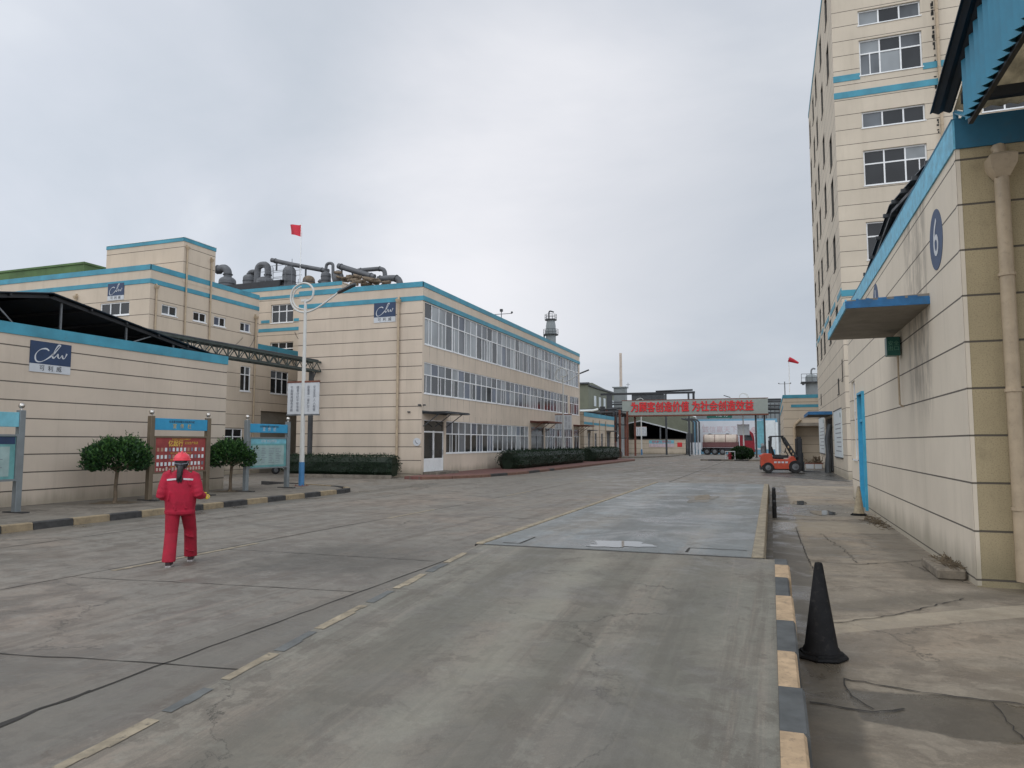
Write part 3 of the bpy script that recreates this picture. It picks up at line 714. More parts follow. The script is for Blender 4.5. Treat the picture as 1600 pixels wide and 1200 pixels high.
# approach ramp rising to the weighbridge
prof = [(-12, 0.02), (-6, 0.04), (-2, 0.10), (0, 0.16), (2, 0.245), (3, 0.30), (5, 0.41), (7, 0.52), (8.42, 0.595)]
def ramp_z(y):
    for (a, za), (b_, zb) in zip(prof, prof[1:]):
        if a <= y <= b_: return za + (zb - za) * (y - a) / (b_ - a)
    return 0.6
LXR = [(-12, -3.36), (0, -3.32), (3.2, -3.32), (5, -3.40), (8.42, -3.45)]
def lx(y):
    for (a, za), (b_, zb) in zip(LXR, LXR[1:]):
        if a <= y <= b_: return za + (zb - za) * (y - a) / (b_ - a)
    return -3.45
rm = MB(); ys = [-12 + i * 0.25 for i in range(82)] + [8.42]
for i in range(len(ys) - 1):
    a, b_ = ys[i], ys[i + 1]; za, zb = ramp_z(a), ramp_z(b_)
    rm.quad((lx(a), a, za), (0.0, a, za), (0.0, b_, zb), (lx(b_), b_, zb))
    rm.quad((lx(a) - 0.12, a, 0.0), (lx(a), a, za), (lx(b_), b_, zb), (lx(b_) - 0.12, b_, 0.0))
rm.quad((-3.45, 8.42, 0), (0, 8.42, 0), (0, 8.42, 0.595), (-3.45, 8.42, 0.595))
struct('ramp', rm, 'ramp_concrete')
# kerb blocks along the ramp's right edge, painted slate and tan in turn
kb = [8.48, 8.12, 7.55, 6.85, 6.1, 5.37, 4.72, 4.1, 3.56, 3.02, 2.5, 1.9, 1.3, 0.7, 0.1, -0.5, -1.1, -1.7, -2.3]
kb[0] = 8.40
km = MB()
for i in range(len(kb) - 1):
    b_, a = kb[i], kb[i + 1]
    km.mat(i % 2)
    za, zb = ramp_z(a) + 0.012, ramp_z(b_) + 0.012
    w = 0.135 + 0.012 * math.sin(i * 2.3)
    km.loft([[(0.001, y, z), (w - 0.015, y, z), (w, y, z - 0.02), (w + 0.02, y, 0), (0.001, y, 0)] for y, z in ((a, za), (b_, zb))])
struct('kerb', km, ['paint_slate', 'paint_yellow'])
# worn paint strip along the ramp's left edge
em = MB(); rnd = random.Random(4)
for (a, b_, mi) in ((2.2, 3.25, 1), (3.35, 3.7, 0), (3.85, 4.35, 1), (4.4, 4.85, 0), (4.92, 5.6, 1), (5.7, 6.1, 0), (6.2, 6.8, 1), (6.9, 7.3, 0), (7.36, 7.9, 1), (0.8, 1.6, 1)):
    y = a
    while y < b_ - 1e-3:
        y2 = min(b_, y + 0.12); j = rnd.uniform(0, 0.03)
        em.mat(mi).quad((lx(y) - 0.002, y, ramp_z(y) + 0.004), (lx(y) + 0.065 + j, y, ramp_z(y) + 0.004), (lx(y2) + 0.065 + j, y2, ramp_z(y2) + 0.004), (lx(y2) - 0.002, y2, ramp_z(y2) + 0.004)); y = y2
struct('ramp_marking', em, ['paint_worn_slate', 'paint_faded'])

# weighbridge
wb = thing('weighbridge', 'long grey steel weighbridge deck with painted edges at top of the ramp', 'weighbridge', (-1.8, 8.5, 0))
mb = MB(); y = 8.47
secs = [8.47, 13.4, 18.3, 23.3]
for a, b_ in zip(secs, secs[1:]): mb.box(-3.40, -0.24, a, b_ - 0.012, 0.36, 0.602)
build('deck', mb, 'deck_steel', wb, world=True)
for x0, x1, nm in ((-3.50, -3.402, 'edge_rail'), (-0.238, -0.11, 'edge_rail')):
    mb = MB().bbox(x0, x1, 8.46, 23.3, 0.30, 0.615, 0.008); build(nm, mb, 'paint_faded', wb, world=True)
for y in (9.5, 13.4, 18.3, 22.4): build('footing', MB().box(-3.3, -0.3, y - 0.25, y + 0.25, 0.0, 0.36), 'side_concrete', wb, world=True)
mb = MB().box(-3.5, -0.1, 8.425, 8.455, 0.3, 0.597); build('end_plate', mb, 'crack', wb, world=True)
for (a, b_, c_, d_) in ((-3.3, 8.75, -3.05, 9.6), (-0.95, 8.75, -0.3, 8.77)):
    pass
mb = crack([(-0.95, 8.60), (-0.95, 8.95), (-0.3, 8.95)], 0.02, 0.6065, 0.0, 3); build('hatch_seam', mb, 'crack', wb, world=True)
mb = crack([(-3.2, 8.62), (-2.98, 8.62), (-2.98, 9.25)], 0.02, 0.6065, 0.0, 3); build('hatch_seam', mb, 'crack', wb, world=True)
# far ramp
fr = MB().quad((-3.5, 23.35, 0.595), (-0.1, 23.35, 0.595), (-0.1, 31, 0.012), (-3.5, 31, 0.012)).quad((-3.5, 23.35, 0), (-3.5, 23.35, 0.595), (-3.5, 31, 0.012)).quad((-0.1, 23.35, 0), (-0.1, 23.35, 0.595), (-0.1, 31, 0.012))
struct('far_ramp', fr, 'ramp_concrete')
def blob(cx, cy, rx, ry, z, seed, n=48, amp=0.25, rot=0.0):
    pts = []
    for i in range(n):
        a = 2 * math.pi * i / n
        k = 1 + amp * noise.noise(Vector((math.cos(a) * 1.6 + seed, math.sin(a) * 1.6, seed * 0.7))) * 2 + 0.07 * noise.noise(Vector((math.cos(a) * 7, math.sin(a) * 7, seed)))
        x, y = rx * k * math.cos(a), ry * k * math.sin(a)
        pts.append((cx + x * math.cos(rot) - y * math.sin(rot), cy + x * math.sin(rot) + y * math.cos(rot), z))
    return MB().quad(*pts)
struct('puddle', blob(-1.80, 8.95, 0.40, 0.26, 0.607, 5.3, 120, 0.34, 0.1), 'water')
struct('dried_puddle', blob(-1.52, 16.9, 0.30, 1.15, 0.6055, 3.0, 60, 0.3), 'pale_concrete')
struct('oil_stain', blob(-1.48, 17.2, 0.16, 0.7, 0.6065, 6.0, 60, 0.35), 'rubble')
for (x, y, rx, ry, sd) in ((-3.95, 14.6, 0.16, 1.1, 5), (-4.1, 18.4, 0.2, 1.6, 6), (-4.0, 12.0, 0.1, 0.5, 7)):
    struct('puddle', blob(x, y, rx, ry, 0.006, sd), 'water')
# right-hand yard slab, laid as its own sheet with patches
ym = MB().quad((0.17, -6, 0.004), (16, -6, 0.004), (16, 34, 0.004), (-0.02, 34, 0.004), (-0.02, 8.6, 0.004), (0.17, 8.4, 0.004))
struct('pavement', ym, 'yard_concrete')
struct('puddle', blob(1.25, 21.0, 0.28, 0.7, 0.012, 4.0), 'water')
struct('puddle', blob(0.75, 24.2, 0.22, 0.8, 0.012, 14.0), 'water')
YC = [crack([(0.47, 6.36), (1.0, 6.22), (2.2, 6.12), (4.5, 5.95)], 0.016, 0.013, 0.012, 21),
      crack([(0.2, 5.72), (0.6, 5.66), (0.82, 5.8)], 0.018, 0.013, 0.012, 22),
      crack([(0.47, 6.36), (0.50, 5.95), (0.62, 5.72)], 0.010, 0.013, 0.008, 23),
      crack([(1.42, 6.2), (1.44, 5.4)], 0.008, 0.013, 0.008, 24),
      crack([(0.55, 8.25), (1.2, 8.85), (2.1, 10.05)], 0.014, 0.013, 0.012, 25),
      crack([(0.55, 12.4), (1.2, 12.3), (2.0, 12.9), (2.4, 13.2)], 0.016, 0.013, 0.01, 26),
      crack([(0.45, 17.2), (0.5, 12.4), (0.6, 10.2)], 0.012, 0.013, 0.01, 27),
      crack([(0.05, 18.9), (2.35, 19.1)], 0.035, 0.013, 0.006, 28),
      crack([(0.9, 16.2), (1.15, 13.6), (1.2, 12.4)], 0.010, 0.013, 0.02, 29),
      crack([(0.9, 16.2), (2.4, 16.5)], 0.010, 0.013, 0.01, 30),
      crack([(2.6, 9.2), (3.2, 8.3)], 0.010, 0.013, 0.012, 31), crack([(1.9, 12.8), (2.1, 11.9), (2.4, 11.1)], 0.012, 0.013, 0.012, 33),
      crack([(0.05, 27), (2.3, 27.2)], 0.02, 0.013, 0.006, 32)]
struct('pavement_joint', merge(*YC), 'crack')
# left-hand pavement and its kerb
lp = MB().prism([(-19.4, 2), (-15.02, 2), (-15.0, 22.9), (-15.4, 23.9), (-16.2, 24.6), (-19.4, 25.9), (-24, 27.8), (-24, 27.2)] [:6], 'z', 0.001, 0.14)
struct('pavement', lp, 'side_concrete')
kY = [2.2, 3.4, 4.6, 5.8, 7.0, 8.2, 9.4, 10.59, 11.27, 12.22, 13.18, 14.11, 15.3, 16.2, 16.99, 17.99, 18.93, 19.82, 20.84, 21.76, 22.75, 23.3]
km = MB()
for i in range(len(kY) - 1):
    km.mat(1 if i % 2 == 1 else 0)
    a, b_ = kY[i] + 0.006, kY[i + 1] - 0.006
    km.loft([[(-15.03, y, 0), (-14.86, y, 0), (-14.87, y, 0.14), (-14.89, y, 0.158), (-15.03, y, 0.158)] for y in (a, b_)])
pts = [(-14.95, 23.3), (-15.15, 23.95), (-15.7, 24.6), (-16.6, 25.1), (-18.6, 25.9), (-21.5, 27.0)]
for i in range(len(pts) - 1):
    a, b_ = Vector(pts[i]), Vector(pts[i + 1]); d = (b_ - a).normalized(); n_ = Vector((d.y, -d.x)) * 0.085
    km.mat(0 if i % 2 == 0 else 1)
    km.loft([[(*(p - n_), 0), (*(p + n_), 0), (*(p + n_), 0.15), (*(p - n_), 0.15)] for p in (a + d * .005, b_ - d * .005)])
struct('kerb', km, ['paint_black', 'paint_tan'])
for (x, y, rx, ry, sd) in ((-17.8, 15.9, 0.55, 0.6, 3.3), (-18.1, 20.9, 0.5, 0.5, 5.3)):
    struct('tree_pit', blob(x, y, rx, ry, 0.146, sd), 'twigs')
lj = merge(*[crack([(-19.3, y), (-15.05, y + 0.05)], 0.012, 0.146, 0.006, int(y * 3)) for y in (5, 8.1, 11.3, 14.4, 17.6, 20.7)], crack([(-17, 3), (-17, 24)], 0.012, 0.146, 0.006, 99))
struct('pavement_joint', lj, 'crack')
# red paved island beside the office block
isl = [(-17.7, 33.2), (-16.7, 33.1), (-15.6, 34.4), (-14.7, 36.2), (-14.0, 41), (-13.8, 48), (-13.6, 60), (-13.4, 75), (-13.9, 78), (-17.7, 79)]
struct('paved_island', MB().prism(isl, 'z', 0.001, 0.15), 'red_pavers')
km = MB()
for i in range(1, len(isl) - 2):
    a, b_ = Vector(isl[i]), Vector(isl[i + 1]); L = (b_ - a).length; k = max(1, round(L / 1.0)); d = (b_ - a).normalized(); n_ = Vector((d.y, -d.x)) * 0.07
    for j in range(k):
        p, q = a.lerp(b_, j / k) + d * 0.01, a.lerp(b_, (j + 1) / k) - d * 0.01
        km.mat(1 if (i in (3, 4) and j in (1, 2, 5)) else 0)
        km.loft([[(*(w_ - n_), 0), (*(w_ + n_), 0), (*(w_ + n_), 0.13), (*(w_ - n_), 0.16)] for w_ in (p, q)])
struct('kerb', km, ['kerb_red', 'paint_black'])
isl2 = [(-17.6, 88), (-14.8, 90), (-12.5, 97), (-12.4, 112), (-22, 112), (-22, 88)]
struct('paved_island', MB().prism(isl2, 'z', 0.001, 0.15), 'side_concrete')
km = MB(); km.box(-7.0, -0.5, 77.9, 78.1, 0, 0.15); km.mat(1); km.box(-6.2, -4.9, 77.88, 77.9, 0, 0.152); km.box(-3.6, -2.2, 77.88, 77.9, 0, 0.152)
struct('kerb', km, ['side_concrete', 'paint_black'])
struct('road_patch', MB().quad((-0.6, 44, 0.008), (3.5, 38, 0.008), (3.5, 54, 0.008), (0.2, 54, 0.008)), 'wet_concrete')

# ------------------------------------------------------------------ near storage building on the right
nb = thing('storage_building', 'nearest beige building on the right with blue parapet band, tan front and round number plates', 'building', (2.45, 10.95, 0))
S = Face('x', 2.45, -1); Fr = Face('y', 10.95, -1)
ops = [(24.25, 25.2, 1.35, 3.76), (22.02, 23.2, 0.0, 3.22)]
mb = MB(); S.wall(mb, 10.95, 25.9, 0, 6.2, ops)
mb.quad((2.45, 25.9, 0), (20, 25.9, 0), (20, 25.9, 6.2), (2.45, 25.9, 6.2)).quad((20, 10.95, 0), (20, 25.9, 0), (20, 25.9, 6.2), (20, 10.95, 6.2))
mb.box(2.62, 19.9, 11.15, 25.75, 5.5, 5.6)
mb.quad((2.62, 11.15, 5.6), (2.62, 25.75, 5.6), (2.62, 25.75, 6.2), (2.62, 11.15, 6.2)).quad((2.62, 11.15, 5.6), (19.9, 11.15, 5.6), (19.9, 11.15, 6.2), (2.62, 11.15, 6.2))
build('wall', mb, 'wall_near', nb, world=True)
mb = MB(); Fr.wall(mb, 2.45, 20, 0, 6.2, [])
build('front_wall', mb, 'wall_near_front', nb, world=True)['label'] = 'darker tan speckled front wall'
band(nb, [(S, 10.925, 25.9, 5.80, 6.2, 0.025)], 'band_light')
mb = MB(); Fr.box(mb, 2.45, 20, 0.0005, 0.028, 5.80, 6.2); mb.box(2.42, 2.64, 10.95, 25.9, 6.2, 6.23); mb.box(2.64, 20, 10.92, 11.14, 6.2, 6.23)
build('parapet_band', mb, 'band_dark', nb, world=True)
mb = MB().box(2.447, 2.50, 10.944, 10.9495, 0.02, 5.8); mb.box(2.4435, 2.4495, 10.944, 11.02, 0.02, 5.8)
build('corner_strip', mb, 'wall_near', nb, world=True)
window(nb, S, 24.25, 25.2, 1.35, 3.76, 2, 0.62)
dr = MB(); S.box(dr, 22.02, 23.2, -0.10, -0.05, 0.02, 2.45); 
for u in (22.02, 23.13): S.box(dr, u, u + 0.07, -0.10, 0.07, 0.0, 3.22)
S.box(dr, 22.02, 23.2, -0.10, 0.075, 3.22, 3.28); S.box(dr, 22.09, 23.13, -0.1, 0.02, 2.45, 2.52)
for z in (0.3, 1.3, 2.3): S.box(dr, 22.2, 23.0, -0.05, -0.035, z - 0.03, z + 0.03)
d = build('door', dr, 'door_blue', nb, world=True)
mb = MB(); S.box(mb, 22.09, 23.13, -0.09, -0.07, 2.52, 3.22); build('pane', mb, 'glass_dark', d, world=True)
mb = MB(); mb.tube([S.p(22.25, -0.05, 1.15), S.p(22.25, 0.02, 1.15), S.p(22.25, 0.02, 1.45), S.p(22.25, -0.05, 1.45)], 0.013, 6); build('handle', mb, 'metal_dark', d, world=True)
dp = downpipe(nb, Fr, 2.93, 0.12, 5.32, 0.085, 0.13)
# corner canopy over the side entrance
mb = MB()
prof_c = [(2.45, 4.06), (1.24, 4.06), (1.24, 4.20), (2.45, 4.24)]
mb.prism(prof_c, 'y', 13.0, 16.9)
cn = build('canopy', mb, 'concrete_under', nb, world=True)
mb = MB()
def ragged(a0, a1, fn, seed):
    rnd = random.Random(seed); u = a0; zt = 0
    while u < a1:
        u2 = min(a1, u + rnd.uniform(0.03, 0.12)); zt = rnd.choice([0, 0, 0, -0.02, -0.035]); fn(u, u2, zt); u = u2
ragged(1.215, 2.45, lambda a, b_, k: mb.box(a, b_, 12.975, 12.9995, 4.065, 4.215 + k), 3)
build('canopy_front_edge', mb, 'canopy_blue', cn, world=True)
mb = MB(); ragged(13.0, 16.9, lambda a, b_, k: mb.box(1.215, 1.2395, a, b_, 4.065, 4.215 + k), 5)
build('canopy_side_edge', mb, 'band_light', cn, world=True)
# lit-type exit box under the canopy
eb = MB().bbox(2.18, 2.42, 15.7, 15.95, 3.55, 3.92, 0.01)
e = build('exit_box', eb, 'green_sign', nb, world=True)
build('lettering', text_mb('安全\n出口', 0.10, ((2.30, 15.7, 3.735), (1, 0, 0), (0, 0, 1)), 0.004), 'green_text', e, world=True)
mb = MB().tube([(2.38, 15.8, 3.55), (2.38, 15.8, 2.6), (2.44, 15.8, 2.55)], 0.02, 6); build('conduit', mb, 'pipe_beige', e, world=True)
for yc, zc_, ch in ((12.33, 4.93, '6'), (19.0, 5.18, '1')):
    n_ = 48; mb = MB(); ring = [(2.447 - 0.0, yc + 0.44 * math.cos(2 * math.pi * i / n_), zc_ + 0.46 * math.sin(2 * math.pi * i / n_)) for i in range(n_)]
    mb.loft([[(2.449, y_, z_) for _, y_, z_ in ring], [(2.443, y_, z_) for _, y_, z_ in ring]])
    pl = build('number_plate', mb, 'oval_navy', nb, world=True)
    build('lettering', text_mb(ch, 0.82, ((2.443, yc, zc_), (0, -1, 0), (0, 0, 1)), 0.003, sx=0.95), 'sign_white', pl, world=True)
# raised panel and grille on the front wall
mb = MB()
for a in ((2.885, 2.89, 1.25, 2.12), (3.10, 3.105, 1.25, 2.12)): Fr.box(mb, a[0], a[1], 0.0005, 0.01, a[2], a[3])
Fr.box(mb, 2.885, 3.105, 0.0005, 0.01, 1.245, 1.25)
build('panel_outline', mb, 'crack', nb, world=True)
mb = MB()
for k in range(9): Fr.box(mb, 3.22, 3.5, 0.0, 0.02, 1.75 + k * 0.045, 1.775 + k * 0.045)
build('wall_grille', mb, 'metal_dark', nb, world=True)
# open black shed roof over the far half, ridge across the building
mb = MB()
yA, yM, yB, zA, zM = 11.6, 17.2, 23.6, 6.28, 7.0
def corr_sheet(mb, x0, x1, y0, z0, y1, z1, th=0.02, amp=0.02, per=0.2):
    n_ = max(2, int(abs(x1 - x0) / per)) * 4; d = Vector((0, y1 - y0, z1 - z0)).normalized(); up = Vector((0, -d.z, d.y))
    if up.z < 0: up = -up
    vs = []
    for i in range(n_ + 1):
        x = x0 + (x1 - x0) * i / n_; o = amp * math.sin(i * math.pi / 2)
        for (yy, zz) in ((y0, z0), (y1, z1)):
            vs.append(Vector((x, yy, zz)) + up * o); vs.append(Vector((x, yy, zz)) + up * (o - th))
    fs = []
    for i in range(n_):
        k = i * 4
        fs += [(k, k + 2, k + 6, k + 4), (k + 1, k + 5, k + 7, k + 3), (k, k + 4, k + 5, k + 1), (k + 2, k + 3, k + 7, k + 6)]
    fs += [(0, 1, 3, 2), (n_ * 4, n_ * 4 + 2, n_ * 4 + 3, n_ * 4 + 1)]
    mb.add(vs, fs)
corr_sheet(mb, 2.55, 15, yA, zA, yM, zM); corr_sheet(mb, 2.55, 15, yM, zM, yB, zA - 0.05)
rf = build('shed_roof', mb, 'navy_sheet', nb, world=True)
mb = MB()
for (ya, za, yb, zb) in ((yA, zA, yM, zM), (yM, zM, yB, zA - .05)):
    for k in range(5):
        t_ = (k + 0.3) / 5; y = ya + (yb - ya) * t_; z = za + (zb - za) * t_ - 0.07
        mb.box(2.48, 15, y - 0.03, y + 0.03, z - 0.05, z + 0.03)
    mb.bar((2.62, ya, za - 0.15), (2.62, yb, zb - 0.15), 0.05, 0.06)
build('purlin', mb, 'metal_dark', rf, world=True)
mb = MB()
for y in (12.2, 14.7, 17.2, 20, 23): mb.box(2.7, 2.78, y - .04, y + .04, 5.6, 6.28 + (0.6 if 14 < y < 20.5 else 0) * (1 - abs(y - 17.2) / 6))
mb.box(14.5, 14.6, 11.3, 24, 5.6, 6.6); mb.box(2.7, 14.6, 24.2, 24.3, 5.6, 6.2)
build('roof_post', mb, 'metal_black', rf, world=True)
# blue clad gable and translucent roof over the forecourt, towards the camera
GY0, GZ0, SL = 10.28, 6.62, 0.288
mb = MB(); n_ = 186; yv = [10.28 - (10.28 - 1.0) * i / n_ for i in range(n_ + 1)]
def rz_(y): return GZ0 + SL * (GY0 - y) if y > 5.2 else GZ0 + SL * (GY0 - 5.2) - SL * (5.2 - y)
vs = []
for i, y in enumerate(yv):
    x = 2.43 + 0.05 * math.sin(i * math.pi / 2); zt = rz_(y) - 0.02; zb_ = 5.93 + 0.014 * (i % 4 == 1)
    vs += [(x, y, zb_), (x, y, zt), (x + 0.012, y, zb_), (x + 0.012, y, zt)]
fs = []
for i in range(n_):
    k = i * 4; fs += [(k, k + 4, k + 5, k + 1), (k + 2, k + 3, k + 7, k + 6), (k, k + 2, k + 6, k + 4), (k + 1, k + 5, k + 7, k + 3)]
mb.add(vs, fs)
cladding = build('gable_cladding', mb, 'corr_blue', nb, world=True)
mb = MB()
corr_sheet(mb, 2.20, 2.47, 11.1, rz_(11.1) + .03, 5.2, rz_(5.2) + .03); corr_sheet(mb, 2.20, 2.47, 5.2, rz_(5.2) + .03, 1.0, rz_(1.0) + .03)
build('roof_verge', mb, 'navy_sheet', nb, world=True)
mb = MB()
corr_sheet(mb, 2.49, 12.5, 11.1, rz_(11.1) + .03, 5.2, rz_(5.2) + .03); corr_sheet(mb, 2.49, 12.5, 5.2, rz_(5.2) + .03, 1.0, rz_(1.0) + .03)
build('translucent_roof', mb, 'frp_sheet', nb, world=True)
mb = MB(); n_ = 0
mb.box(2.475, 2.53, 1.0, 10.36, 5.90, 5.99)
for y in (10.7, 9.3, 8.0, 6.7, 5.2, 3.7, 2.2): mb.box(2.5, 12.4, y - 0.05, y + 0.05, rz_(y) - 0.16, rz_(y) - 0.02)
for x in (5.8, 9.0, 12.3): mb.bar((x, 10.9, rz_(10.9) - .1), (x, 5.2, rz_(5.2) - .1), 0.08, 0.14); mb.bar((x, 5.2, rz_(5.2) - .1), (x, 1.0, rz_(1.0) - .1), 0.08, 0.14)
bm_ = build('roof_beam', mb, 'metal_black', nb, world=True)
mb = MB(); mb.tube([(2.56, 11.0, 6.2), (2.56, 10.5, 6.4), (2.56, 10.3, rz_(10.3) - .05)], 0.025, 8)
mb.tube([(2.50, 11.05, 6.2), (2.50, 11.05, rz_(11.05) - .03)], 0.035, 8); mb.tube([(2.50, 11.05, 6.36), (2.47, 10.35, 6.02)], 0.03, 8)
build('roof_brace', mb, 'corr_blue', nb, world=True)
mb = MB()
for y in (1.3, ): 
    for x in (2.6, 12.3): mb.box(x - .08, x + .08, y - .08, y + .08, 0.0, rz_(1.3))
build('canopy_post', mb, 'metal_dark', nb, world=True)

# ------------------------------------------------------------------ tower block
tw = thing('tower_block', 'tall beige factory block with many window rows rising behind the near storage building', 'building', (3.6, 40, 0))
TS = Face('x', 3.6, -1); TF = Face('y', 40.0, -1)
fops = []
for z0, z1 in ((23.5, 24.3), (20.8, 22.7), (18.0, 18.85), (14.95, 16.8), (11.1, 13.05), (26.6, 28.2)):
    for u in (4.85, 10.2, 15.0): fops.append((u, u + 2.88, z0, z1))
sops = []
for ci, u in enumerate((42.4, 47.2, 52.2, 55.6, 60.0)):
    for z0, z1 in ((25.6, 27.4) , (22.4, 24.3), (19.2, 21.0), (17.2, 19.0) if ci == 0 else (16.0, 17.9), (14.4, 16.5) if ci in (0,) else (12.6, 14.4), (11.4, 13.3) if ci == 0 else (9.9, 11.5), (7.9, 9.35)):
        if ci == 0 and z0 > 19.1 and z0 < 19.3: continue
        sops.append((u, u + 1.5, z0, z1))
sops = [o for i, o in enumerate(sops) if not any(o != p and o[0] == p[0] and o[2] < p[3] and p[2] < o[3] and i > sops.index(p) for p in sops)]
sm_ops = [(43.2, 44.2, 4.55, 5.4), (58.0, 59.0, 4.7, 5.5), (40.9, 41.5, 5.1, 6.2)]
door_op = (49.0, 54.6, 0.0, 3.45)
mb = MB(); TS.wall(mb, 40, 62, 0, 28.6, sops + sm_ops + [door_op], 0.2)
TF.wall(mb, 3.6, 27, 0, 28.6, fops, 0.2)
mb.quad((27, 40, 0), (27, 62, 0), (27, 62, 28.6), (27, 40, 28.6)).quad((3.6, 62, 0), (27, 62, 0), (27, 62, 28.6), (3.6, 62, 28.6)).quad((3.6, 40, 28.0), (27, 40, 28.0), (27, 62, 28.0), (3.6, 62, 28.0))
build('wall', mb, 'wall_tower', tw, world=True)
for i, o in enumerate(fops):
    tall = o[3] - o[2] > 1.2
    window(tw, TF, *o, 3, 0.62 if tall else None, 0.16, weights=(6, 4, 2, 0), fw=0.07, sash=tall, openp=2 if i % 3 == 0 and tall else None, seed=i)
for i, o in enumerate(sops + sm_ops):
    window(tw, TS, *o, 2, None if o[3] - o[2] < 1.3 else 0.6, 0.19, frame='reveal_shade', weights=(9, 2, 0, 0), fw=0.05, seed=i + 50, full=True)
band(tw, [(TF, 3.575, 4.85, 20.62, 20.95, 0.025), (TF, 7.73, 27, 20.62, 20.95, 0.025), (TF, 3.575, 27, 19.72, 20.05, 0.025), (TF, 3.575, 27, 9.3, 9.62, 0.025), (TF, 3.575, 27, 28.3, 28.6, 0.03), (TS, 40, 62, 28.3, 28.6, 0.03), (TS, 40, 42.4, 9.45, 9.75, 0.025), (TS, 43.9, 47.2, 9.45, 9.75, 0.025), (TS, 48.7, 52.2, 9.45, 9.75, 0.025), (TS, 53.7, 55.6, 9.45, 9.75, 0.025), (TS, 57.1, 60.0, 9.45, 9.75, 0.025), (TS, 61.5, 62, 9.45, 9.75, 0.025)])
downpipe(tw, TF, 8.42, 0.2, 27.2, 0.075, 0.12, clips=True)
mb = MB(); rnd = random.Random(8)
for z in [i * 0.12 + 14 for i in range(115)]:
    if rnd.random() < 0.55: w = rnd.uniform(0.03, 0.11); TF.box(mb, 8.29 - w, 8.31, 0.001, 0.006, z, z + rnd.uniform(0.06, 0.2))
build('mould_streak', mb, 'mould', tw, world=True)
# loading door with canopy, strip curtain and plinth
mb = MB(); TS.box(mb, 48.7, 55.0, 0.0, 1.35, 3.62, 3.78); cn = build('canopy', mb, 'concrete_under', tw, world=True)
mb = MB(); TS.box(mb, 48.68, 55.0, 1.351, 1.375, 3.60, 3.80); mb.box(2.225, 3.6, 48.675, 48.699, 3.60, 3.80); build('canopy_edge', mb, 'canopy_blue', cn, world=True)
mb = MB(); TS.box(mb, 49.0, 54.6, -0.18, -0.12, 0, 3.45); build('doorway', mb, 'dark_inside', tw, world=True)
mb = MB(); rnd = random.Random(2)
for k in range(14):
    u = 49.1 + k * 0.39; TS.box(mb, u, u + 0.36, -0.1 + 0.02 * (k % 2), -0.09 + 0.02 * (k % 2), 0.05, 3.4)
build('strip_curtain', mb, 'metal_black', tw, world=True)
mb = MB().tube([(3.3, 49.0, 0.0), (3.35, 49.1, 1.2), (3.3, 49.2, 2.1), (3.5, 49.3, 3.0)], 0.16, 8); mb.tube([(3.2, 49.5, 0), (3.25, 49.4, 0.8), (3.4, 49.2, 1.5)], 0.1, 8)
build('rolled_curtain', mb, 'metal_dark', tw, world=True, smooth=True)
def wall_board(label, u0, u1, z0, z1):
    t_ = thing('wall_board', label, 'sign', TS.p((u0 + u1) / 2, 0, z0), group='white boards on the tower wall')
    mb = MB(); TS.box(mb, u0, u1, 0.004, 0.05, z0, z1); p = build('panel', mb, 'panel_pale', t_, world=True)
    mb = MB(); TS.box(mb, u0 + 0.0, u1, 0.0505, 0.07, z0 - 0.06, z0 + 0.0); TS.box(mb, u0, u1, 0.004, 0.07, z1, z1 + 0.05); build('frame', mb, 'metal_dark', t_, world=True)
    mb = MB(); rnd = random.Random(int(u0))
    TS.box(mb, u0 + .35, u0 + 0.75, 0.0505, 0.053, z1 - 0.45, z1 - 0.2); build('emblem', mb, 'green_sign', p, world=True)
    mb = MB()
    for r_ in range(7):
        z = z0 + 0.3 + r_ * 0.25; TS.box(mb, u0 + 0.4, u0 + 0.4 + (u1 - u0 - 1) * rnd.uniform(0.6, 1), 0.0505, 0.052, z, z + 0.05)
    build('lettering', mb, 'text_grey', p, world=True)
    return t_
wall_board('large white board on the beige wall between the dark doorway and the near building', 42.3, 47.2, 1.07, 3.68)
wall_board('large white board on the beige wall beyond the dark doorway', 55.8, 61.6, 1.1, 3.72)

# ------------------------------------------------------------------ three-storey office block
ob = thing('office_block', 'three-storey beige office block with three long rows of white framed windows and a blue parapet', 'building', (-17.76, 35.2, 0))
OE = Face('y', 35.2, -1); OL = Face('x', -17.76, 1); HM = 10.66; Y1 = 69.7
rows = [(7.26, 9.62, 0.62), (4.55, 6.28, 0.62), (1.25, 3.12, 0.60)]
ops = []; wins = []
def bays(u0, u1, z0, z1, tr, k=9):
    w = (u1 - u0) / k
    for i in range(k): wins.append((u0 + w * i, u0 + w * (i + 1), z0, z1, tr))
    ops.append((u0, u1, z0, z1))
bays(35.45, 69.3, 7.26, 9.62, 0.62); bays(35.45, 65.3, 4.55, 6.28, 0.6, 8); bays(66.0, 69.3, 4.55, 6.28, 0.6, 1)
bays(38.35, 53.6, 1.25, 3.12, 0.60, 4); bays(58.0, 66.9, 1.25, 3.12, 0.6, 3)
dops = [(35.5, 38.05, 0.15, 3.12), (54.2, 57.6, 0.15, 3.12), (67.4, 69.3, 0.15, 3.12)]
mb = MB(); OL.wall(mb, 35.2, Y1, 0, HM, ops + dops, 0.12)
build('long_wall', mb, 'wall_main_long', ob, world=True)
mb = MB(); OE.wall(mb, -25.8, -17.76, 0, HM, [])
mb.quad((-25.8, 35.2, 0), (-25.8, Y1, 0), (-25.8, Y1, HM), (-25.8, 35.2, HM)).quad((-25.8, Y1, 0), (-17.76, Y1, 0), (-17.76, Y1, HM), (-25.8, Y1, HM))
build('end_wall', mb, 'wall_main', ob, world=True)
mb = MB().quad((-25.8, 35.2, 10.2), (-17.76, 35.2, 10.2), (-17.76, Y1, 10.2), (-25.8, Y1, 10.2)); build('roof', mb, 'roof_felt', ob, world=True)
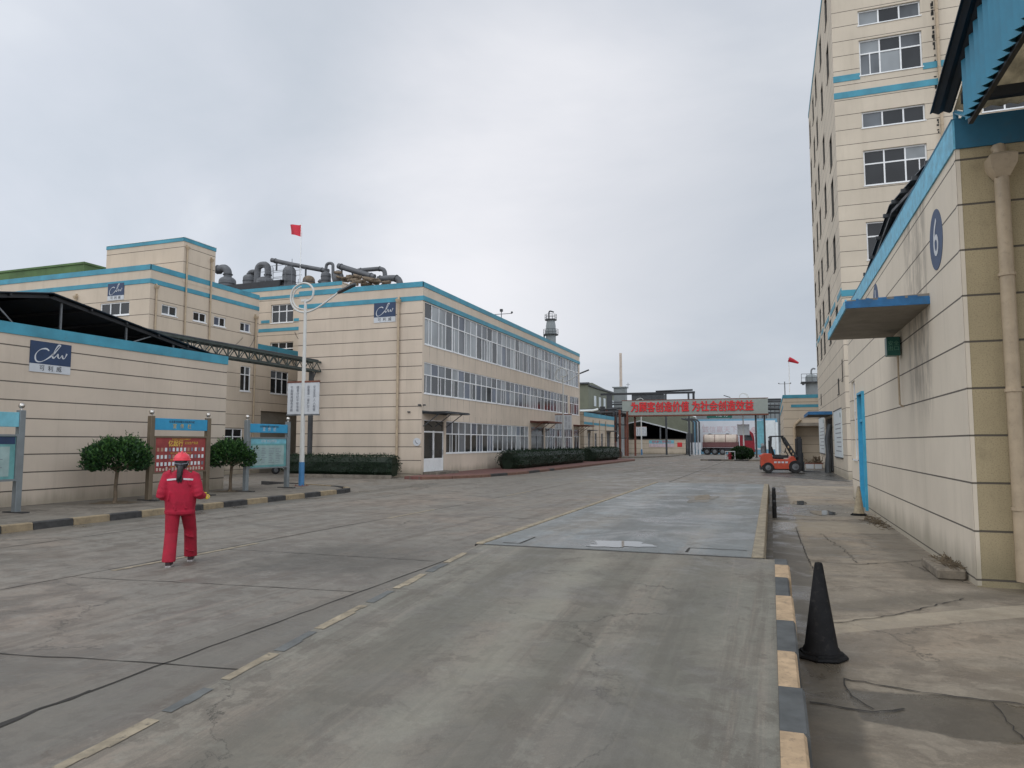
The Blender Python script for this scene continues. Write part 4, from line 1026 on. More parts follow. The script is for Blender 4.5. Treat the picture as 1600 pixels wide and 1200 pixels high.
band(ob, [(OE, -25.82, -17.73, 10.40, 10.68, 0.03), (OE, -25.82, -17.73, 9.64, 9.90, 0.025)])
mb = MB(); OL.box(mb, 35.17, Y1 + .02, 0.0005, 0.03, 10.40, 10.68); OL.box(mb, 35.17, Y1, 0.0005, 0.06, 9.64, 9.90)
for a in (mb.box(-25.8, -17.76, 35.2, 35.4, HM, 10.70), mb.box(-17.96, -17.76, 35.4, Y1, HM, 10.70)): pass
build('parapet_band', mb, 'band_blue', ob, world=True)
for i, (a, b_, z0, z1, tr) in enumerate(wins):
    window(ob, OL, a, b_, z0, z1, 4, tr, 0.09, weights=((2, 5, 5, 1) if z0 > 7 else (5, 4, 2, 2) if z0 > 4 else (5, 4, 1, 2)), fw=0.055, seed=i * 3 + 1, sash=True, sill=True)
# door sets
for i, (a, b_, z0, z1) in enumerate(dops):
    fr_ = MB(); n_ = 2; w = (b_ - a) / n_
    for k in range(n_):
        u = a + w * k
        for q in (u, u + w - 0.07): OL.box(fr_, q, q + 0.07, -0.10, -0.03, z0, z1 - 0.6)
        OL.box(fr_, u, u + w, -0.1, -0.028, 2.42, 2.50); OL.box(fr_, u, u + w, -0.1, -0.028, z0, z0 + 0.08)
        OL.box(fr_, u + .07, u + w - .07, -0.09, -0.04, z0 + 0.08, 1.0)
    OL.box(fr_, a, b_, -0.1, -0.03, z1 - .05, z1)
    d = build('door', fr_, 'white_frame' if i == 0 else 'grey_frame', ob, world=True)
    pm = MB(); OL.box(pm, a + .01, b_ - .01, -0.098, -0.075, 1.0, z1 - .05); build('pane', pm, 'glass_dark', d, world=True)
    hm = MB()
    for k in range(n_):
        u = a + w * k + w - 0.16; hm.tube([OL.p(u, -0.04, 1.2), OL.p(u, 0.02, 1.2), OL.p(u, 0.02, 1.45), OL.p(u, -0.04, 1.45)], 0.012, 6)
    build('handle', hm, 'metal_grey', d, world=True)
    st = MB(); OL.box(st, a - 0.1, b_ + 0.1, 0.002, 0.9, 0.0, 0.28); build('step', st, 'side_concrete', ob, world=True)
    aw = MB(); y0, y1 = a - 0.25, b_ + 0.35; k = int((y1 - y0) / 0.12)
    for j in range(k):
        u = y0 + (y1 - y0) * j / k; OL.box(aw, u, u + 0.10, 0.05, 1.45, 3.52 + 0.01 * (j % 2), 3.545 + 0.01 * (j % 2))
    OL.box(aw, y0, y1, 1.40, 1.47, 3.44, 3.52); OL.box(aw, y0, y1, 0.004, 0.05, 3.44, 3.60)
    for u in (y0 + .1, (y0 + y1) / 2, y1 - .1):
        aw.bar(OL.p(u, 0.02, 3.46), OL.p(u, 1.4, 3.46), 0.05); aw.bar(OL.p(u, 0.02, 2.75), OL.p(u, 1.0, 3.44), 0.04)
    build('awning', aw, 'rust' if i else 'metal_dark', ob, world=True)
logo(ob, OE, -20.79, -19.43, 8.55, 9.66)
downpipe(ob, OE, -19.2, 0.3, 9.55, 0.07, 0.11)
mb = MB(); n_ = 28
mb.loft([[(-18.03 + .22 * math.cos(2 * math.pi * k / n_), y, 1.9 + .22 * math.sin(2 * math.pi * k / n_)) for k in range(n_)] for y in (35.199, 35.17)])
rs = build('round_sign', mb, 'sign_white', ob, world=True)
mb = MB().tube([(-18.12, 35.165, 1.98), (-18.05, 35.165, 1.84), (-17.97, 35.165, 1.82)], 0.02, 6); build('symbol', mb, 'text_grey', rs, world=True)
mb = MB(); mb.box(-17.9, -17.75, 35.0, 35.1, 3.85, 3.93); mb.box(-17.84, -17.8, 35.1, 35.2, 3.85, 3.9); mb.box(-18.6, -18.45, 35.12, 35.2, 3.5, 3.56)
mb.box(-17.75, -17.6, 35.3, 35.36, 3.86, 3.94)
build('camera_bracket', mb, 'metal_dark', ob, world=True)
an = thing('weather_mast', 'thin rooftop mast with cross arm on the office block roof', 'mast', (-20.2, 54, 10.2))
mb = MB().tube([(0, 0, 0), (0, 0, 2.3)], 0.035, 6); build('pole', mb, 'metal_grey', an)
mb = MB().tube([(-0.9, 0, 2.0), (0.9, 0, 2.0)], 0.025, 6); mb.ball((-0.9, 0, 2.08), 0.09, 5); mb.ball((0.9, 0, 2.08), 0.09, 5); mb.box(-0.1, 0.1, -0.1, 0.1, 2.2, 2.4); build('cross_arm', mb, 'metal_dark', an)

# ------------------------------------------------------------------ left store with open gabled roof
lw = thing('wall_store', 'beige building at the left with dark open gable roof, blue band and large logo plate', 'building', (-19.3, 22, 0))
LF = Face('x', -19.3, 1)
mb = MB(); LF.wall(mb, 2, 22.0, 0, 5.08, [])
mb.quad((-19.3, 22, 0), (-28, 22, 0), (-28, 22, 5.08), (-19.3, 22, 5.08)).quad((-19.3, 2, 0), (-28, 2, 0), (-28, 2, 5.08), (-19.3, 2, 5.08)).quad((-28, 2, 0), (-28, 22, 0), (-28, 22, 5.08), (-28, 2, 5.08))
mb.box(-27.9, -19.5, 2.1, 21.9, 4.5, 4.6).quad((-19.5, 2, 4.6), (-19.5, 22, 4.6), (-19.5, 22, 5.08), (-19.5, 2, 5.08))
build('wall', mb, 'wall_lw', lw, world=True)
mb = MB(); LF.box(mb, 2, 22.02, 0.0005, 0.03, 4.80, 5.09); mb.box(-19.5, -19.27, 2, 22.02, 5.09, 5.11); mb.box(-28, -19.3, 22.0005, 22.03, 4.80, 5.09)
build('painted_band', mb, 'band_blue', lw, world=True)
logo(lw, LF, 14.26, 15.50, 3.83, 4.70)
mb = MB(); corr_sheet(mb, -27.8, -19.32, 8.9, 5.10, 14.9, 6.16); corr_sheet(mb, -27.8, -19.32, 14.9, 6.16, 21.4, 5.12)
rf = build('shed_roof', mb, 'navy_sheet', lw, world=True)
mb = MB()
for (ya, za, yb, zb) in ((8.9, 5.10, 14.9, 6.16), (14.9, 6.16, 21.4, 5.12)):
    mb.bar((-19.5, ya, za - .10), (-19.5, yb, zb - .10), 0.08, 0.10)
    for k in range(6):
        t_ = k / 5; mb.box(-27.7, -19.36, ya + (yb - ya) * t_ - .03, ya + (yb - ya) * t_ + .03, za + (zb - za) * t_ - .10, za + (zb - za) * t_ - .03)
mb.box(-27.6, -27.5, 8.9, 21.4, 4.6, 5.6); mb.box(-27.6, -19.6, 21.42, 21.5, 4.6, 5.1)
build('roof_frame', mb, 'metal_black', rf, world=True)
mb = MB()
for y, zt in ((13.3, 5.75), (15.33, 6.0), (17.63, 5.62), (19.6, 5.3), (11.4, 5.45)):
    mb.bar((-19.55, y, 4.6), (-19.55, y, zt), 0.05)
for (y0, z0, y1, z1) in ((14.4, 4.7, 13.4, 5.6), (17.8, 5.1, 18.7, 5.45), (19.7, 5.1, 20.2, 5.22), (12.4, 4.8, 13.2, 5.6), (10.8, 4.8, 11.3, 5.3)):
    mb.bar((-19.55, y0, z0), (-19.55, y1, z1), 0.035)
build('roof_strut', mb, 'metal_grey', rf, world=True)
mb = MB()
for y in (9.5, 12.0, 14.9, 17.5, 20.5):
    mb.box(-24.1, -24.0, y - .05, y + .05, 4.6, 5.1 + 1.0 * (1 - abs(y - 14.9) / 6.2))
build('roof_post', mb, 'metal_dark', rf, world=True)
# lattice pipe bridge between the store and the office block
tr_ = thing('lattice_bridge', 'dark green lattice girder carrying pipes from the left store to the office block', 'pipe bridge', (-24.5, 22, 5.5))
mb = MB(); ya, yb = 18.5, 35.15; n_ = 22
for x in (-24.8, -24.2):
    mb.box(x - .04, x + .04, ya, yb, 6.40, 6.50); mb.box(x - .04, x + .04, ya, yb, 5.88, 5.96)
    for k in range(n_):
        a = ya + (yb - ya) * k / n_; b_ = ya + (yb - ya) * (k + 1) / n_; m_ = (a + b_) / 2
        mb.bar((x, a, 5.96), (x, m_, 6.40), 0.035); mb.bar((x, m_, 6.40), (x, b_, 5.96), 0.035); mb.bar((x, a, 5.96), (x, a, 6.40), 0.03)
for k in range(n_ + 1):
    a = ya + (yb - ya) * k / n_; mb.box(-24.8, -24.2, a - .02, a + .02, 5.90, 5.94)
build('girder', mb, 'truss_green', tr_, world=True)
mb = MB().tube([(-24.62, ya, 6.56), (-24.62, yb, 6.56)], 0.05, 8); mb.tube([(-24.4, ya, 6.56), (-24.4, yb, 6.56)], 0.06, 8); mb.tube([(-24.5, ya, 6.0), (-24.5, yb, 6.0)], 0.05, 8)
build('pipe', mb, 'metal_dark', tr_, world=True, smooth=True)
mb = MB(); mb.box(-24.6, -24.4, 34.6, 34.8, 0, 5.88); mb.bar((-24.5, 34.7, 5.2), (-24.5, 35.1, 5.9), .05); build('leg', mb, 'metal_dark', tr_, world=True)
mb = MB().box(-24.6, -24.4, 21.0, 21.2, 4.6, 5.88); build('leg', mb, 'metal_dark', tr_, world=True)

# ------------------------------------------------------------------ factory hall behind, with stair tower
lb = thing('factory_hall', 'beige factory hall behind the left store with double blue bands, stair tower and downpipes', 'building', (-30, 28.4, 0))
HF = Face('y', 28.4, -1); HS = Face('x', -30.0, 1)
sw = [(29.21, 30.25, 8.62, 9.14), (31.41, 32.40, 8.62, 9.14), (33.0, 33.95, 8.6, 9.14), (35.2, 36.1, 8.6, 9.14)]
sw2 = [(35.34, 36.25, 4.98, 6.5), (38.15, 39.95, 5.0, 6.5)]
sw3 = [(33.4, 35.66, 1.5, 2.7)]
gar = [(37.3, 41.1, 0.0, 3.85)]
mb = MB(); HS.wall(mb, 28.4, 36.85, 0, 11.06, sw + [sw2[0]] + sw3, 0.14); HS.wall(mb, 36.85, 43.5, 0, 8.0, [sw2[1]] + gar, 0.14)
HF.wall(mb, -62, -30, 0, 11.06, [(-33.37, -31.35, 8.53, 9.22), (-39.5, -37.5, 8.53, 9.22), (-45.5, -43.5, 8.53, 9.22)], 0.14)
mb.quad((-30, 36.85, 8.0), (-50, 36.85, 8), (-50, 36.85, 11.06), (-30, 36.85, 11.06))
mb.box(-50, -30.2, 28.6, 36.84, 10.5, 10.6); mb.box(-50, -30.2, 36.9, 43.4, 7.4, 7.5)
mb.quad((-30, 43.5, 0), (-36, 43.5, 0), (-36, 43.5, 8), (-30, 43.5, 8))
build('wall', mb, 'wall_lb', lb, world=True)
for i, o in enumerate(sw): window(lb, HS, *o, 2, None, 0.1, weights=(5, 3, 1, 1), seed=300 + i)
window(lb, HS, *sw2[0], 2, 0.66, 0.1, weights=(5, 2, 0, 0)); window(lb, HS, *sw2[1], 3, 0.66, 0.1, weights=(4, 3, 1, 0)); window(lb, HS, *sw3[0], 3, 0.6, 0.1, weights=(6, 1, 0, 0))
for u in (-33.37, -39.5, -45.5): window(lb, HF, u, u + 2.02, 8.53, 9.22, 3, None, 0.1, weights=(5, 2, 0, 0))
mb = MB()
for k in range(26): HS.box(mb, 37.3, 41.1, -0.13, -0.115 + 0.012 * (k % 2), k * 0.148, (k + 1) * 0.148)
build('roller_door', mb, 'shutter', lb, world=True)
mb = MB(); HS.box(mb, 37.25, 41.15, 0.0005, 0.05, 3.85, 4.0); build('lintel', mb, 'wall_lb', lb, world=True)
band(lb, [(HF, -62, -29.97, 10.80, 11.08, .03), (HS, 28.37, 36.85, 10.80, 11.08, .03), (HF, -62, -29.97, 10.10, 10.34, .025), (HS, 28.38, 36.85, 10.10, 10.34, .025), (HS, 36.85, 43.5, 7.68, 8.02, .03)])
# stair tower on the roof
PS = Face('x', -29.985, 1); PF = Face('y', 30.55, -1)
mb = MB(); PS.wall(mb, 30.55, 32.95, 10.6, 13.05, []); PF.wall(mb, -35.6, -29.985, 10.6, 13.05, [])
mb.quad((-35.6, 30.55, 10.6), (-35.6, 32.95, 10.6), (-35.6, 32.95, 13.05), (-35.6, 30.55, 13.05)).quad((-35.6, 32.95, 10.6), (-29.985, 32.95, 10.6), (-29.985, 32.95, 13.05), (-35.6, 32.95, 13.05)).quad((-35.6, 30.55, 12.8), (-29.985, 30.55, 12.8), (-29.985, 32.95, 12.8), (-35.6, 32.95, 12.8))
st_ = build('stair_tower', mb, 'wall_lb', lb, world=True)
band(st_, [(PF, -35.62, -29.96, 12.88, 13.08, .03), (PS, 30.52, 32.97, 12.88, 13.08, .03)])
band(st_, [(PF, -35.6, -29.99, 13.08, 13.11, .05), (PS, 30.55, 32.97, 13.08, 13.11, .05)], 'white_frame', 'coping')
downpipe(lb, HS, 30.75, 4.5, 12.45, 0.05, 0.09); downpipe(lb, HS, 32.6, 4.5, 12.2, 0.05, 0.09); downpipe(lb, HS, 28.75, 0.3, 9.85, 0.05, 0.09); downpipe(lb, HF, -35.1, 0.3, 9.6, 0.05, 0.09); downpipe(lb, HS, 36.5, 0.2, 9.5, 0.06, 0.1)
logo(lb, HF, -32.87, -31.75, 9.34, 10.24)
for k, (a, b_) in enumerate((((-29.95, 36.5, 8.4), (-24.9, 29.5, 6.55)), ((-29.95, 35.4, 8.2), (-24.9, 28.0, 6.55)), ((-29.9, 41.2, 9.0), (-26.0, 35.1, 8.3)))):
    A, B = Vector(a), Vector(b_); P = [A.lerp(B, i / 10) - Vector((0, 0, .25 * math.sin(math.pi * i / 10))) for i in range(11)]
    build('cable', MB().tube(P, .014, 5), 'metal_black', lb, world=True)

rw = thing('rear_wing', 'beige rear wing between the factory hall and office block with dark windows and blue stripes', 'building', (-28, 41.3, 0))
RF = Face('y', 41.3, -1)
wops = [(-32.9, -30.95, 10.1, 11.5), (-32.85, -30.9, 7.5, 8.85)]
wops = [(-32.6, -30.75, 10.15, 11.45), (-32.6, -30.7, 7.6, 8.8)]
mb = MB(); RF.wall(mb, -48, -26.9, 7.0, 12.68, wops, 0.2)
mb.quad((-26.9, 41.3, 0), (-26.9, 52, 0), (-26.9, 52, 12.68), (-26.9, 41.3, 12.68)).quad((-48, 41.3, 7), (-48, 52, 7), (-48, 52, 12.68), (-48, 41.3, 12.68)).quad((-48, 41.3, 12.55), (-26.9, 41.3, 12.55), (-26.9, 52, 12.55), (-48, 52, 12.55)).quad((-48, 52, 0), (-26.9, 52, 0), (-26.9, 52, 12.68), (-48, 52, 12.68))
build('wall', mb, 'wall_lb', rw, world=True)
for o in wops: window(rw, RF, *o, 3, 0.62, 0.16, weights=(8, 1, 0, 0), fw=.06)
band(rw, [(RF, -48, -26.88, 12.45, 12.70, .03), (RF, -48, -26.9, 11.85, 12.05, .025), (RF, -33.4, -32.7, 10.18, 10.38, .025), (RF, -30.68, -26.9, 10.18, 10.38, .025), (RF, -48, -26.9, 9.55, 9.78, .025)])
mb = MB(); mb.box(-47, -33, 42.6, 42.75, 12.55, 13.5); mb.box(-47, -29.5, 44, 48, 12.55, 13.17)
build('roof_curb', mb, 'metal_black', rw, world=True)

gb = thing('green_building', 'green painted flat roofed building just showing above the factory hall', 'building', (-62, 52, 0))
mb = MB().box(-85, -63.5, 52, 60, 0, 19.5); build('wall', mb, 'green_wall', gb, world=True)
mb = MB().box(-85.1, -63.4, 51.9, 60.1, 19.5, 19.7); build('coping', mb, 'green_wall', gb, world=True)

# ------------------------------------------------------------------ plant on the rear wing roof
def elbow(p, q, r_): return [p, q]
def vessel(label, x, y, z, r, h, upipe=None, dome=0.6, mat='vessel_grey', ribs=3, cat='tank'):
    t_ = thing('process_vessel', label, cat, (x, y, z + 0.62), group='grey vessels on the rear wing roof', s=0.70)
    mb = MB(); k = 20
    prof_ = [(r * .9, 0), (r, 0.05), (r, h)] + [(r * math.cos(a * math.pi / 12), h + r * dome * math.sin(a * math.pi / 12)) for a in range(1, 6)] + [(0.05 * r, h + r * dome)]
    mb.loft([[(rr * math.cos(2 * math.pi * i / k), rr * math.sin(2 * math.pi * i / k), zz) for i in range(k)] for rr, zz in prof_])
    build('shell', mb, mat, t_, smooth=True)
    mb = MB()
    for i in range(ribs):
        zz = h * (i + 1) / (ribs + 0.5)
        mb.loft([[(rr * math.cos(2 * math.pi * j / k), rr * math.sin(2 * math.pi * j / k), z2) for j in range(k)] for rr, z2 in ((r, zz - .05), (r * 1.05, zz - .04), (r * 1.05, zz + .04), (r, zz + .05))])
    build('stiffener', mb, 'metal_dark', t_)
    if upipe:
        pr, pts = upipe
        mb = MB().tube(spline(pts, 5), pr, 12); o = build('duct', mb, mat, t_, smooth=True)
        fm = MB(); P = spline(pts, 5)
        for i in (3, len(P) - 4): d = (P[i + 1] - P[i]).normalized(); fm.tube([P[i] - d * .04, P[i] + d * .04], pr * 1.25, 12)
        build('flange', fm, 'metal_dark', o)
    return t_
ZR = 12.55
vessel('grey domed tank with a bent top duct beside the stair tower', -40.6, 46, ZR, 0.95, 2.2, (0.45, [(0, 0, 2.6), (0, 0, 3.3), (-0.4, 0, 3.75), (-1.0, 0, 3.75), (-1.6, 0, 3.6)]))
vessel('broad grey hopper tank left of the tall looped duct', -38.75, 46.4, ZR, 0.75, 2.5, (0.28, [(0, 0, 2.8), (0.0, 0, 3.1), (0.5, 0, 3.2), (1.0, 0, 2.9)]))
vessel('large grey drum with the tall looped duct on the rear roof', -36.95, 46, ZR, 0.98, 1.75, (0.36, [(0.35, 0, 1.8), (0.35, 0, 3.0), (0.2, 0, 3.55), (-0.3, 0, 3.75), (-0.85, 0, 3.6), (-1.05, 0, 3.1), (-1.1, 0, 1.5), (-1.15, 0, 0.2)]))
vessel('grey cylindrical vessel inside a light scaffold', -34.7, 46, ZR, 0.72, 2.6, None, 1.0)
vessel('short round vessel wrapped in brown insulation', -32.9, 46, ZR, 0.65, 1.5, None, 0.8, mat='insulation')
vessel('slim upright grey vessel with a thin looped pipe next to the lamp curl', -30.7, 45, ZR, 0.52, 1.55, (0.16, [(0, 0, 1.75), (0, 0, 2.3), (0.1, 0, 2.65), (0.45, 0, 2.75), (0.8, 0, 2.6), (0.85, 0, 2.1), (0.9, 0, 1.2), (1.2, 0, 0.5), (1.9, 0, 0.0)]))
sc_ = thing('roof_scaffold', 'light tube scaffold with railings around the rear roof vessels', 'scaffold', (-35, 46, ZR))
mb = MB(); rnd = random.Random(3)
for x in [-1.9, -1.2, -0.6, 0.6, 1.2, 1.8, 2.4]:
    for y in (-0.9, 0.9): mb.tube([(x, y, 0), (x, y, rnd.choice([2.2, 2.8, 3.2]) if x < 1.5 else 1.6)], 0.022, 5)
for z in (0.6, 1.2, 1.8, 2.4, 2.8): 
    for y in (-0.9, 0.9): mb.tube([(-1.9, y, z), (2.4 if z < 1.5 else 0.8, y, z)], 0.02, 5)
build('tube_frame', mb, 'metal_grey', sc_)
mb = MB(); mb.box(-1.7, 0.4, -0.9, 0.9, 1.62, 1.68); mb.box(-1.7, -1.62, -0.9, -0.84, 0.3, 1.62); build('walkway', mb, 'metal_black', sc_)
def pipe_thing(label, runs, mats=('metal_dark',), supports=()):
    t_ = thing('roof_pipe', label, 'pipe', runs[0][1][0], group='pipes on the rear wing roof')
    for r_, pts in runs:
        P = spline(pts, 4) if len(pts) > 2 else [Vector(p) for p in pts]
        o = build('pipe', MB().tube(P, r_, 12), 'vessel_grey', t_, world=True, smooth=True)
        fm = MB()
        for i in range(1, len(P) - 1, 6): d = (P[i + 1] - P[i]).normalized(); fm.tube([P[i] - d * .03, P[i] + d * .03], r_ * 1.2, 10)
        if fm.v: build('flange', fm, 'metal_dark', o, world=True)
    if supports:
        mb = MB()
        for s_ in supports: mb.tube([s_[0], s_[1]], 0.07, 6)
        build('support', mb, 'metal_dark', t_, world=True)
    return t_
pipe_thing('long dark pipe slanting down across the rear roof vessels', [(0.17, [(-36.4, 46, 16.1), (-34.3, 46.1, 15.55), (-31.3, 46.2, 14.85)])], supports=[((-35.9, 46, 15.9), (-35.9, 46, 15.2)), ((-33.2, 46, 15.2), (-33.2, 46, 14.4))])
pipe_thing('slanting dark pipe with an open round end above the office block roof', [(0.2, [(-29.0, 44, 14.55), (-27.6, 44, 14.05), (-26.0, 44, 13.5)])], supports=[((-28.7, 44, 14.4), (-28.7, 44, 12.6)), ((-27.8, 44, 14.1), (-27.8, 44, 12.6))])
pipe_thing('dark pipe with an elbow bending down behind the slanting pipe', [(0.17, [(-29.2, 47, 14.9), (-28.0, 47, 14.9), (-27.2, 47, 14.85), (-26.9, 47, 14.5), (-26.9, 47, 13.2)])])
pipe_thing('short fat dark elbow pipe at the right end of the rear roof pipes', [(0.24, [(-26.6, 45.5, 13.7), (-25.6, 45.5, 13.7), (-25.0, 45.5, 13.6), (-24.8, 45.5, 13.2), (-24.8, 45.5, 12.4)])])
pipe_thing('low dark pipes running along the rear roof behind the lamp', [(0.14, [(-30.6, 44, 13.6), (-29.9, 44.2, 13.1), (-28, 44.2, 13.0)]), (0.12, [(-34.5, 43.6, 13.2), (-31.3, 43.6, 12.95)])])
ih = thing('insulated_bundle', 'pile of straw coloured insulated pipes above the office block roof', 'pipes', (-27.2, 43.4, 12.75))
mb = MB(); rnd = random.Random(6)
for k in range(34):
    x = rnd.uniform(-1.6, 2.0); y = rnd.uniform(-0.7, 0.7); z = rnd.uniform(0.1, 1.25 - 0.28 * (x + 1.6))
    if z < 0.08: z = 0.1
    mb.tube([(x, y, z), (x + rnd.uniform(.3, .8), y + rnd.uniform(-.2, .2), z - rnd.uniform(0, .25))], rnd.uniform(0.06, 0.15), 7)
build('insulated_pipe', mb, 'insulation', ih)
mb = MB().ball((-1.45, 0.1, 0.75), 0.40, 8, 1.5); build('drum', mb, 'vessel_grey', ih, smooth=True)
fl = thing('flag', 'red flag on a thin white pole above the rear roof', 'flag', (-33.7, 46, ZR))
mb = MB().tube([(0, 0, 0), (0, 0, 6.2)], 0.05, 6, 0.035); build('pole', mb, 'white_frame', fl)
def cloth(mb, pts_fn, nu, nv):
    vs = [pts_fn(i / nu, j / nv) for j in range(nv + 1) for i in range(nu + 1)]
    fs = [(j * (nu + 1) + i, j * (nu + 1) + i + 1, (j + 1) * (nu + 1) + i + 1, (j + 1) * (nu + 1) + i) for j in range(nv) for i in range(nu)]
    mb.add(vs, fs)
mb = MB(); cloth(mb, lambda u, v: (-0.02 - 0.98 * u, 0.12 * math.sin(u * 6 + v * 2), 6.1 - 0.95 * v * (1 - 0.25 * u) + 0.08 * u), 12, 8)
build('flag_cloth', mb, 'flag_red', fl)

# ------------------------------------------------------------------ notice boards
def post_bm(y, h, mb=None):
    mb = mb or MB(); mb.bbox(-0.075, 0.075, y - 0.075, y + 0.075, 0.0, h, 0.008); return mb
def board(label, y0, y1, post, header, pane, title, hz=(2.10, 2.46), pz=(0.78, 1.92), red=False, teal=False):
    t_ = thing('notice_board', label, 'notice board', (-17.5, (y0 + y1) / 2, 0.14), group='notice boards along the left pavement')
    hw = (y1 - y0) / 2
    for y in (-hw, hw):
        p = build('post', post_bm(y, 2.52), post, t_, smooth=False)
        mb = MB(); mb.tube([(0, y, 2.52), (0, y, 2.57)], 0.03, 8); mb.ball((0, y, 2.63), 0.075, 8); build('ball_finial', mb, 'steel_ball', p, smooth=True)
        mb = MB(); mb.box(-0.35, 0.35, y - 0.09, y + 0.09, 0.0, 0.03); build('base_plate', mb, 'paint_black', p)
    mb = MB().bbox(-0.04, 0.05, -hw + 0.076, hw - 0.076, hz[0], hz[1], 0.006); h = build('header', mb, header, t_)
    up = (0, 0, 1); ry = (0, 1, 0)
    build('lettering', text_mb('山东股份有限公司宣传专栏', 0.085, ((0.05, 0.0, hz[1] - 0.10), ry, up), 0.004, spacing=1.1), 'text_dark', h)
    build('lettering', text_mb(title, 0.16, ((0.05, 0.0, hz[0] + 0.12), ry, up), 0.004, spacing=1.6), 'text_gold' if not teal else 'sign_white', h)
    fm = MB(); a, b_ = pz; e = 0.05
    fm.box(-0.06, 0.075, -hw + .076, hw - .076, b_ - e, b_); fm.box(-0.06, 0.075, -hw + .076, hw - .076, a, a + e)
    fm.box(-0.06, 0.075, -hw + .076, -hw + .076 + e, a + e, b_ - e); fm.box(-0.06, 0.075, hw - .076 - e, hw - .076, a + e, b_ - e)
    f = build('cabinet_frame', fm, post, t_)
    mb = MB().box(-0.05, 0.04, -hw + .13, hw - .13, a + e, b_ - e); p = build('display_panel', mb, pane, t_)
    W = hw * 2 - 0.3
    if red:
        build('title_lettering', text_mb('亿起行', 0.20, ((0.04, -0.22, b_ - 0.24), ry, up), 0.004, bold=0.004), 'text_gold', p)
        build('title_lettering', text_mb('安全生产先进', 0.095, ((0.04, 0.42, b_ - 0.22), ry, up), 0.004), 'text_gold', p)
        build('lettering', text_mb('热烈祝贺公司表彰大会圆满召开', 0.055, ((0.04, 0, b_ - 0.10), ry, up), 0.003), 'text_gold', p)
        ph = MB(); rnd = random.Random(5)
        for r_ in range(3):
            for c_ in range(13):
                y = -W / 2 + 0.06 + c_ * (W - .12) / 12.5; z = b_ - 0.47 - r_ * 0.22
                ph.mat(rnd.choice([0, 0, 1, 2])).box(0.0405, 0.044, y, y + 0.085, z, z + 0.11)
        build('photographs', ph, ['panel_pale', 'skin', 'text_grey'], p)
        build('lettering', text_mb('\n'.join(['先进个人 优秀员工 劳动模范 技术能手 标兵'] * 3), 0.045, ((0.04, 0, b_ - 0.74), ry, up), 0.003, line=4.6), 'text_gold', p)
        wm = MB(); rnd = random.Random(9)
        for c_ in range(16): y = -W / 2 + 0.05 + c_ * W / 16.5; wm.box(0.0405, 0.043, y, y + 0.07, a + 0.08, a + 0.14 + rnd.random() * .07)
        build('border_print', wm, 'tank_cream', p)
    else:
        sh = MB(); sh.box(0.041, 0.046, -W / 2 + .12, W / 2 - .12, a + .12, b_ - .30); s_ = build('paper', sh, 'poster_pale', p)
        hm = MB().box(0.041, 0.047, -W / 2, W / 2, b_ - 0.24, b_ - 0.06) ; hb = build('cabinet_header', hm, 'navy' if title == '公 开 栏' else 'header_cyan', p)
        build('lettering', text_mb('公司厂务公开栏目', 0.11, ((0.047, 0, b_ - 0.15), ry, up), 0.003), 'sign_white', hb)
        tx = MB(); rnd = random.Random(int(y0))
        for c_ in range(4):
            for r_ in range(9):
                y = -W / 2 + .2 + c_ * (W - .4) / 4; z = b_ - 0.42 - r_ * 0.065; tx.box(0.0465, 0.0485, y, y + (W - .4) / 4 * rnd.uniform(.4, .85), z, z + 0.016)
        build('printed_lines', tx, 'text_grey', s_)
    return t_
board('grey framed notice board with teal display case, cut by the left edge of the photo', 10.2, 12.80, 'post_grey', 'header_cyan', 'poster_teal', '公 开 栏')
board('brown framed notice board with red poster behind the walking person', 16.82, 19.14, 'post_brown', 'header_blue', 'poster_red', '宣 传 栏', red=True)
board('grey framed notice board with pale display panel beside the lamp post', 21.05, 23.35, 'post_grey', 'header_blue', 'poster_teal', '宣 传 栏', hz=(2.08, 2.40), teal=True)

